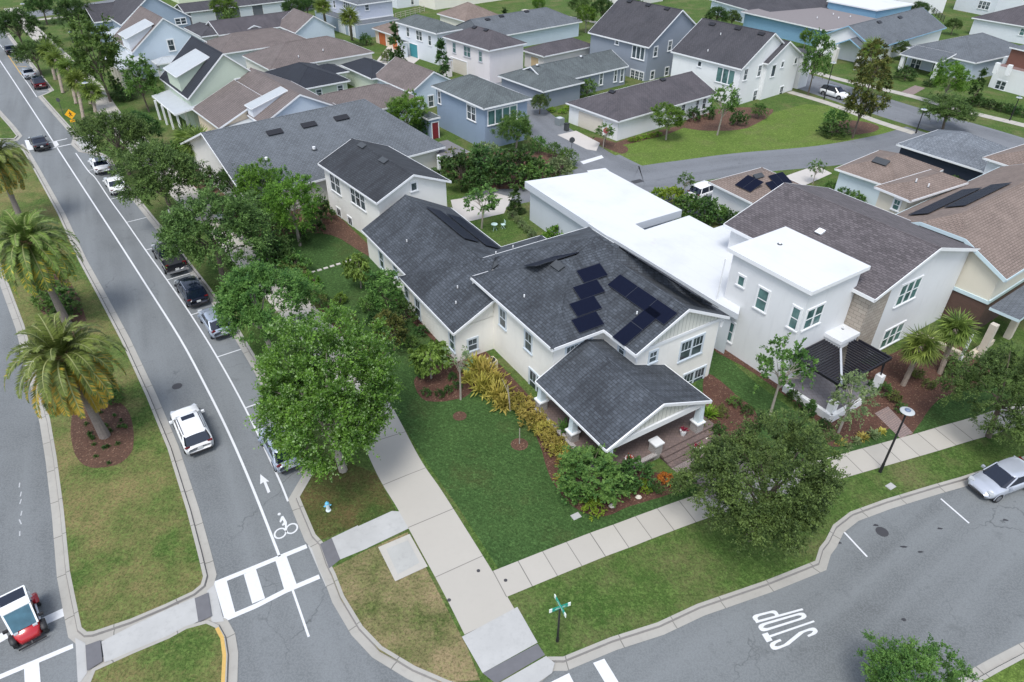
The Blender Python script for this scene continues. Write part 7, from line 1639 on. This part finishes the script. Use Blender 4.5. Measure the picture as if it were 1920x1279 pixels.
# bbq / hose reel at the front wall
b = W(922, 690, .13); root = empty('air_conditioner', tuple(b), ANG, 'cream box unit with a dark round top beside the yellow plants', 'air conditioner', None); p = MB(); p.box((0, 0, .4), (.7, .7, .8)); p.build('casing', plain('cream_metal', (.6, .55, .42), .5), root); p = MB(); p.lathe((0, 0, .8), [(.3, 0), (.3, .04), (.05, .06)], 18); p.build('fan_grille', BLACK, root)
b = W(1049, 234, .13); root = empty('air_conditioner', tuple(b), R(39), 'grey air conditioner unit on the grass beside the white garage', 'air conditioner', None); p = MB(); p.box((0, 0, .5), (1.0, 1.0, 1.0)); p.build('casing', plain('grey_metal_case', (.22, .25, .26), .5), root); p = MB(); p.lathe((0, 0, 1.0), [(.42, 0), (.42, .03), (.08, .05)], 18); p.build('fan_grille', plain('pale_grille', (.5, .53, .54), .5), root)
# stones
STO = plain('white_limestone', (.62, .58, .5), .8, var=.2, scale=4)
for i, (q, r, l) in enumerate([((1197, 933), .2, 'white rough stone in front of the green grassy plant'), ((1147, 950), .22, 'white rough stone at the front edge of the bed'), ((1051, 883), .13, 'small white stone beside the striped rosette'), ((1325, 825), .2, 'pale rock right of the porch steps'), ((1318, 840), .16, 'lower pale rock right of the porch steps')]):
    c = W(*q, .15); rs = random.Random(i); P = [c+Vector((rs.uniform(.7, 1.2)*r*math.cos(k*.9), rs.uniform(.7, 1.2)*r*math.sin(k*.9)*.7, 0)) for k in range(7)]; p = MB(); T_ = [v.lerp(c, .35)+Vector((0, 0, r*.8)) for v in P]; p.faces(P+T_, [(k, (k+1) % 7, 7+(k+1) % 7, 7+k) for k in range(7)]+[tuple(range(7, 14))]); tag(p.build('rock', STO), l, 'rock', 'garden rocks')
# bare sapling trunk by the wall and its stake
b = W(957, 770, .13); p = MB(); p.tube((b.x, b.y, .1), (b.x-.2, b.y+.1, 2.4), .06, .03, 7); p.tube((b.x-.1, b.y, 1.6), (b.x-.6, b.y+.3, 2.8), .03, .012, 6); tag(p.build('bare_trunk', BARKG), 'bare pale leaning trunk between the yellow plants and the front wall', 'tree', None)
p = MB(); b = W(974, 832, .13); p.tube((b.x, b.y, .1), (b.x, b.y, 1.5), .04, .03, 7); tag(p.build('bare_trunk', BARKG), 'short bare stake in its own mulch ring on the front lawn', 'stake', None)
# back fences
def fence(a, b_, z, m, label, posts=9, rails=3, slat=False):
    A = W(*a, .12); B = W(*b_, .12); root = empty('fence', tuple(A), 0, label, 'fence', None); d = B-A
    for k in range(posts): q = A+d*(k/(posts-1)); p = MB(); p.box((q.x, q.y, .1+z/2), (.1, .1, z), math.atan2(d.y, d.x)); p.build('post', m, root, A)
    p = MB()
    for k in range(rails): h_ = z*(.25+.65*k/max(1, rails-1)); p.beam(A+Vector((0, 0, h_)), B+Vector((0, 0, h_)), .04, .1)
    p.build('rails', m, root, A); return root
fence((742, 36), (796, 22), 1.3, plain('weathered_pale_wood', (.42, .38, .32), .8, var=.2), 'pale ranch fence between the lavender and cream houses', 7)
fence((985, 330), (1060, 322), 1.2, BLACK, 'low black metal fence behind the alley garden', 12, 2)
fence((1745, 22), (1768, 42), 1.4, BLACK, 'dark fence beside the green lawn, top right', 6, 4)
# waste bin
b = W(1062, 245, .13); root = empty('wheeled_bin', tuple(b), R(40), 'dark object beside the garage drive, a wheeled bin', 'bin', None); p = MB(); p.box((0, 0, .5), (.5, .55, .95)); p.build('bin_body', DKGREY, root); p = MB(); p.box((.02, 0, 1.0), (.58, .6, .06)); p.build('lid', BLACK, root)
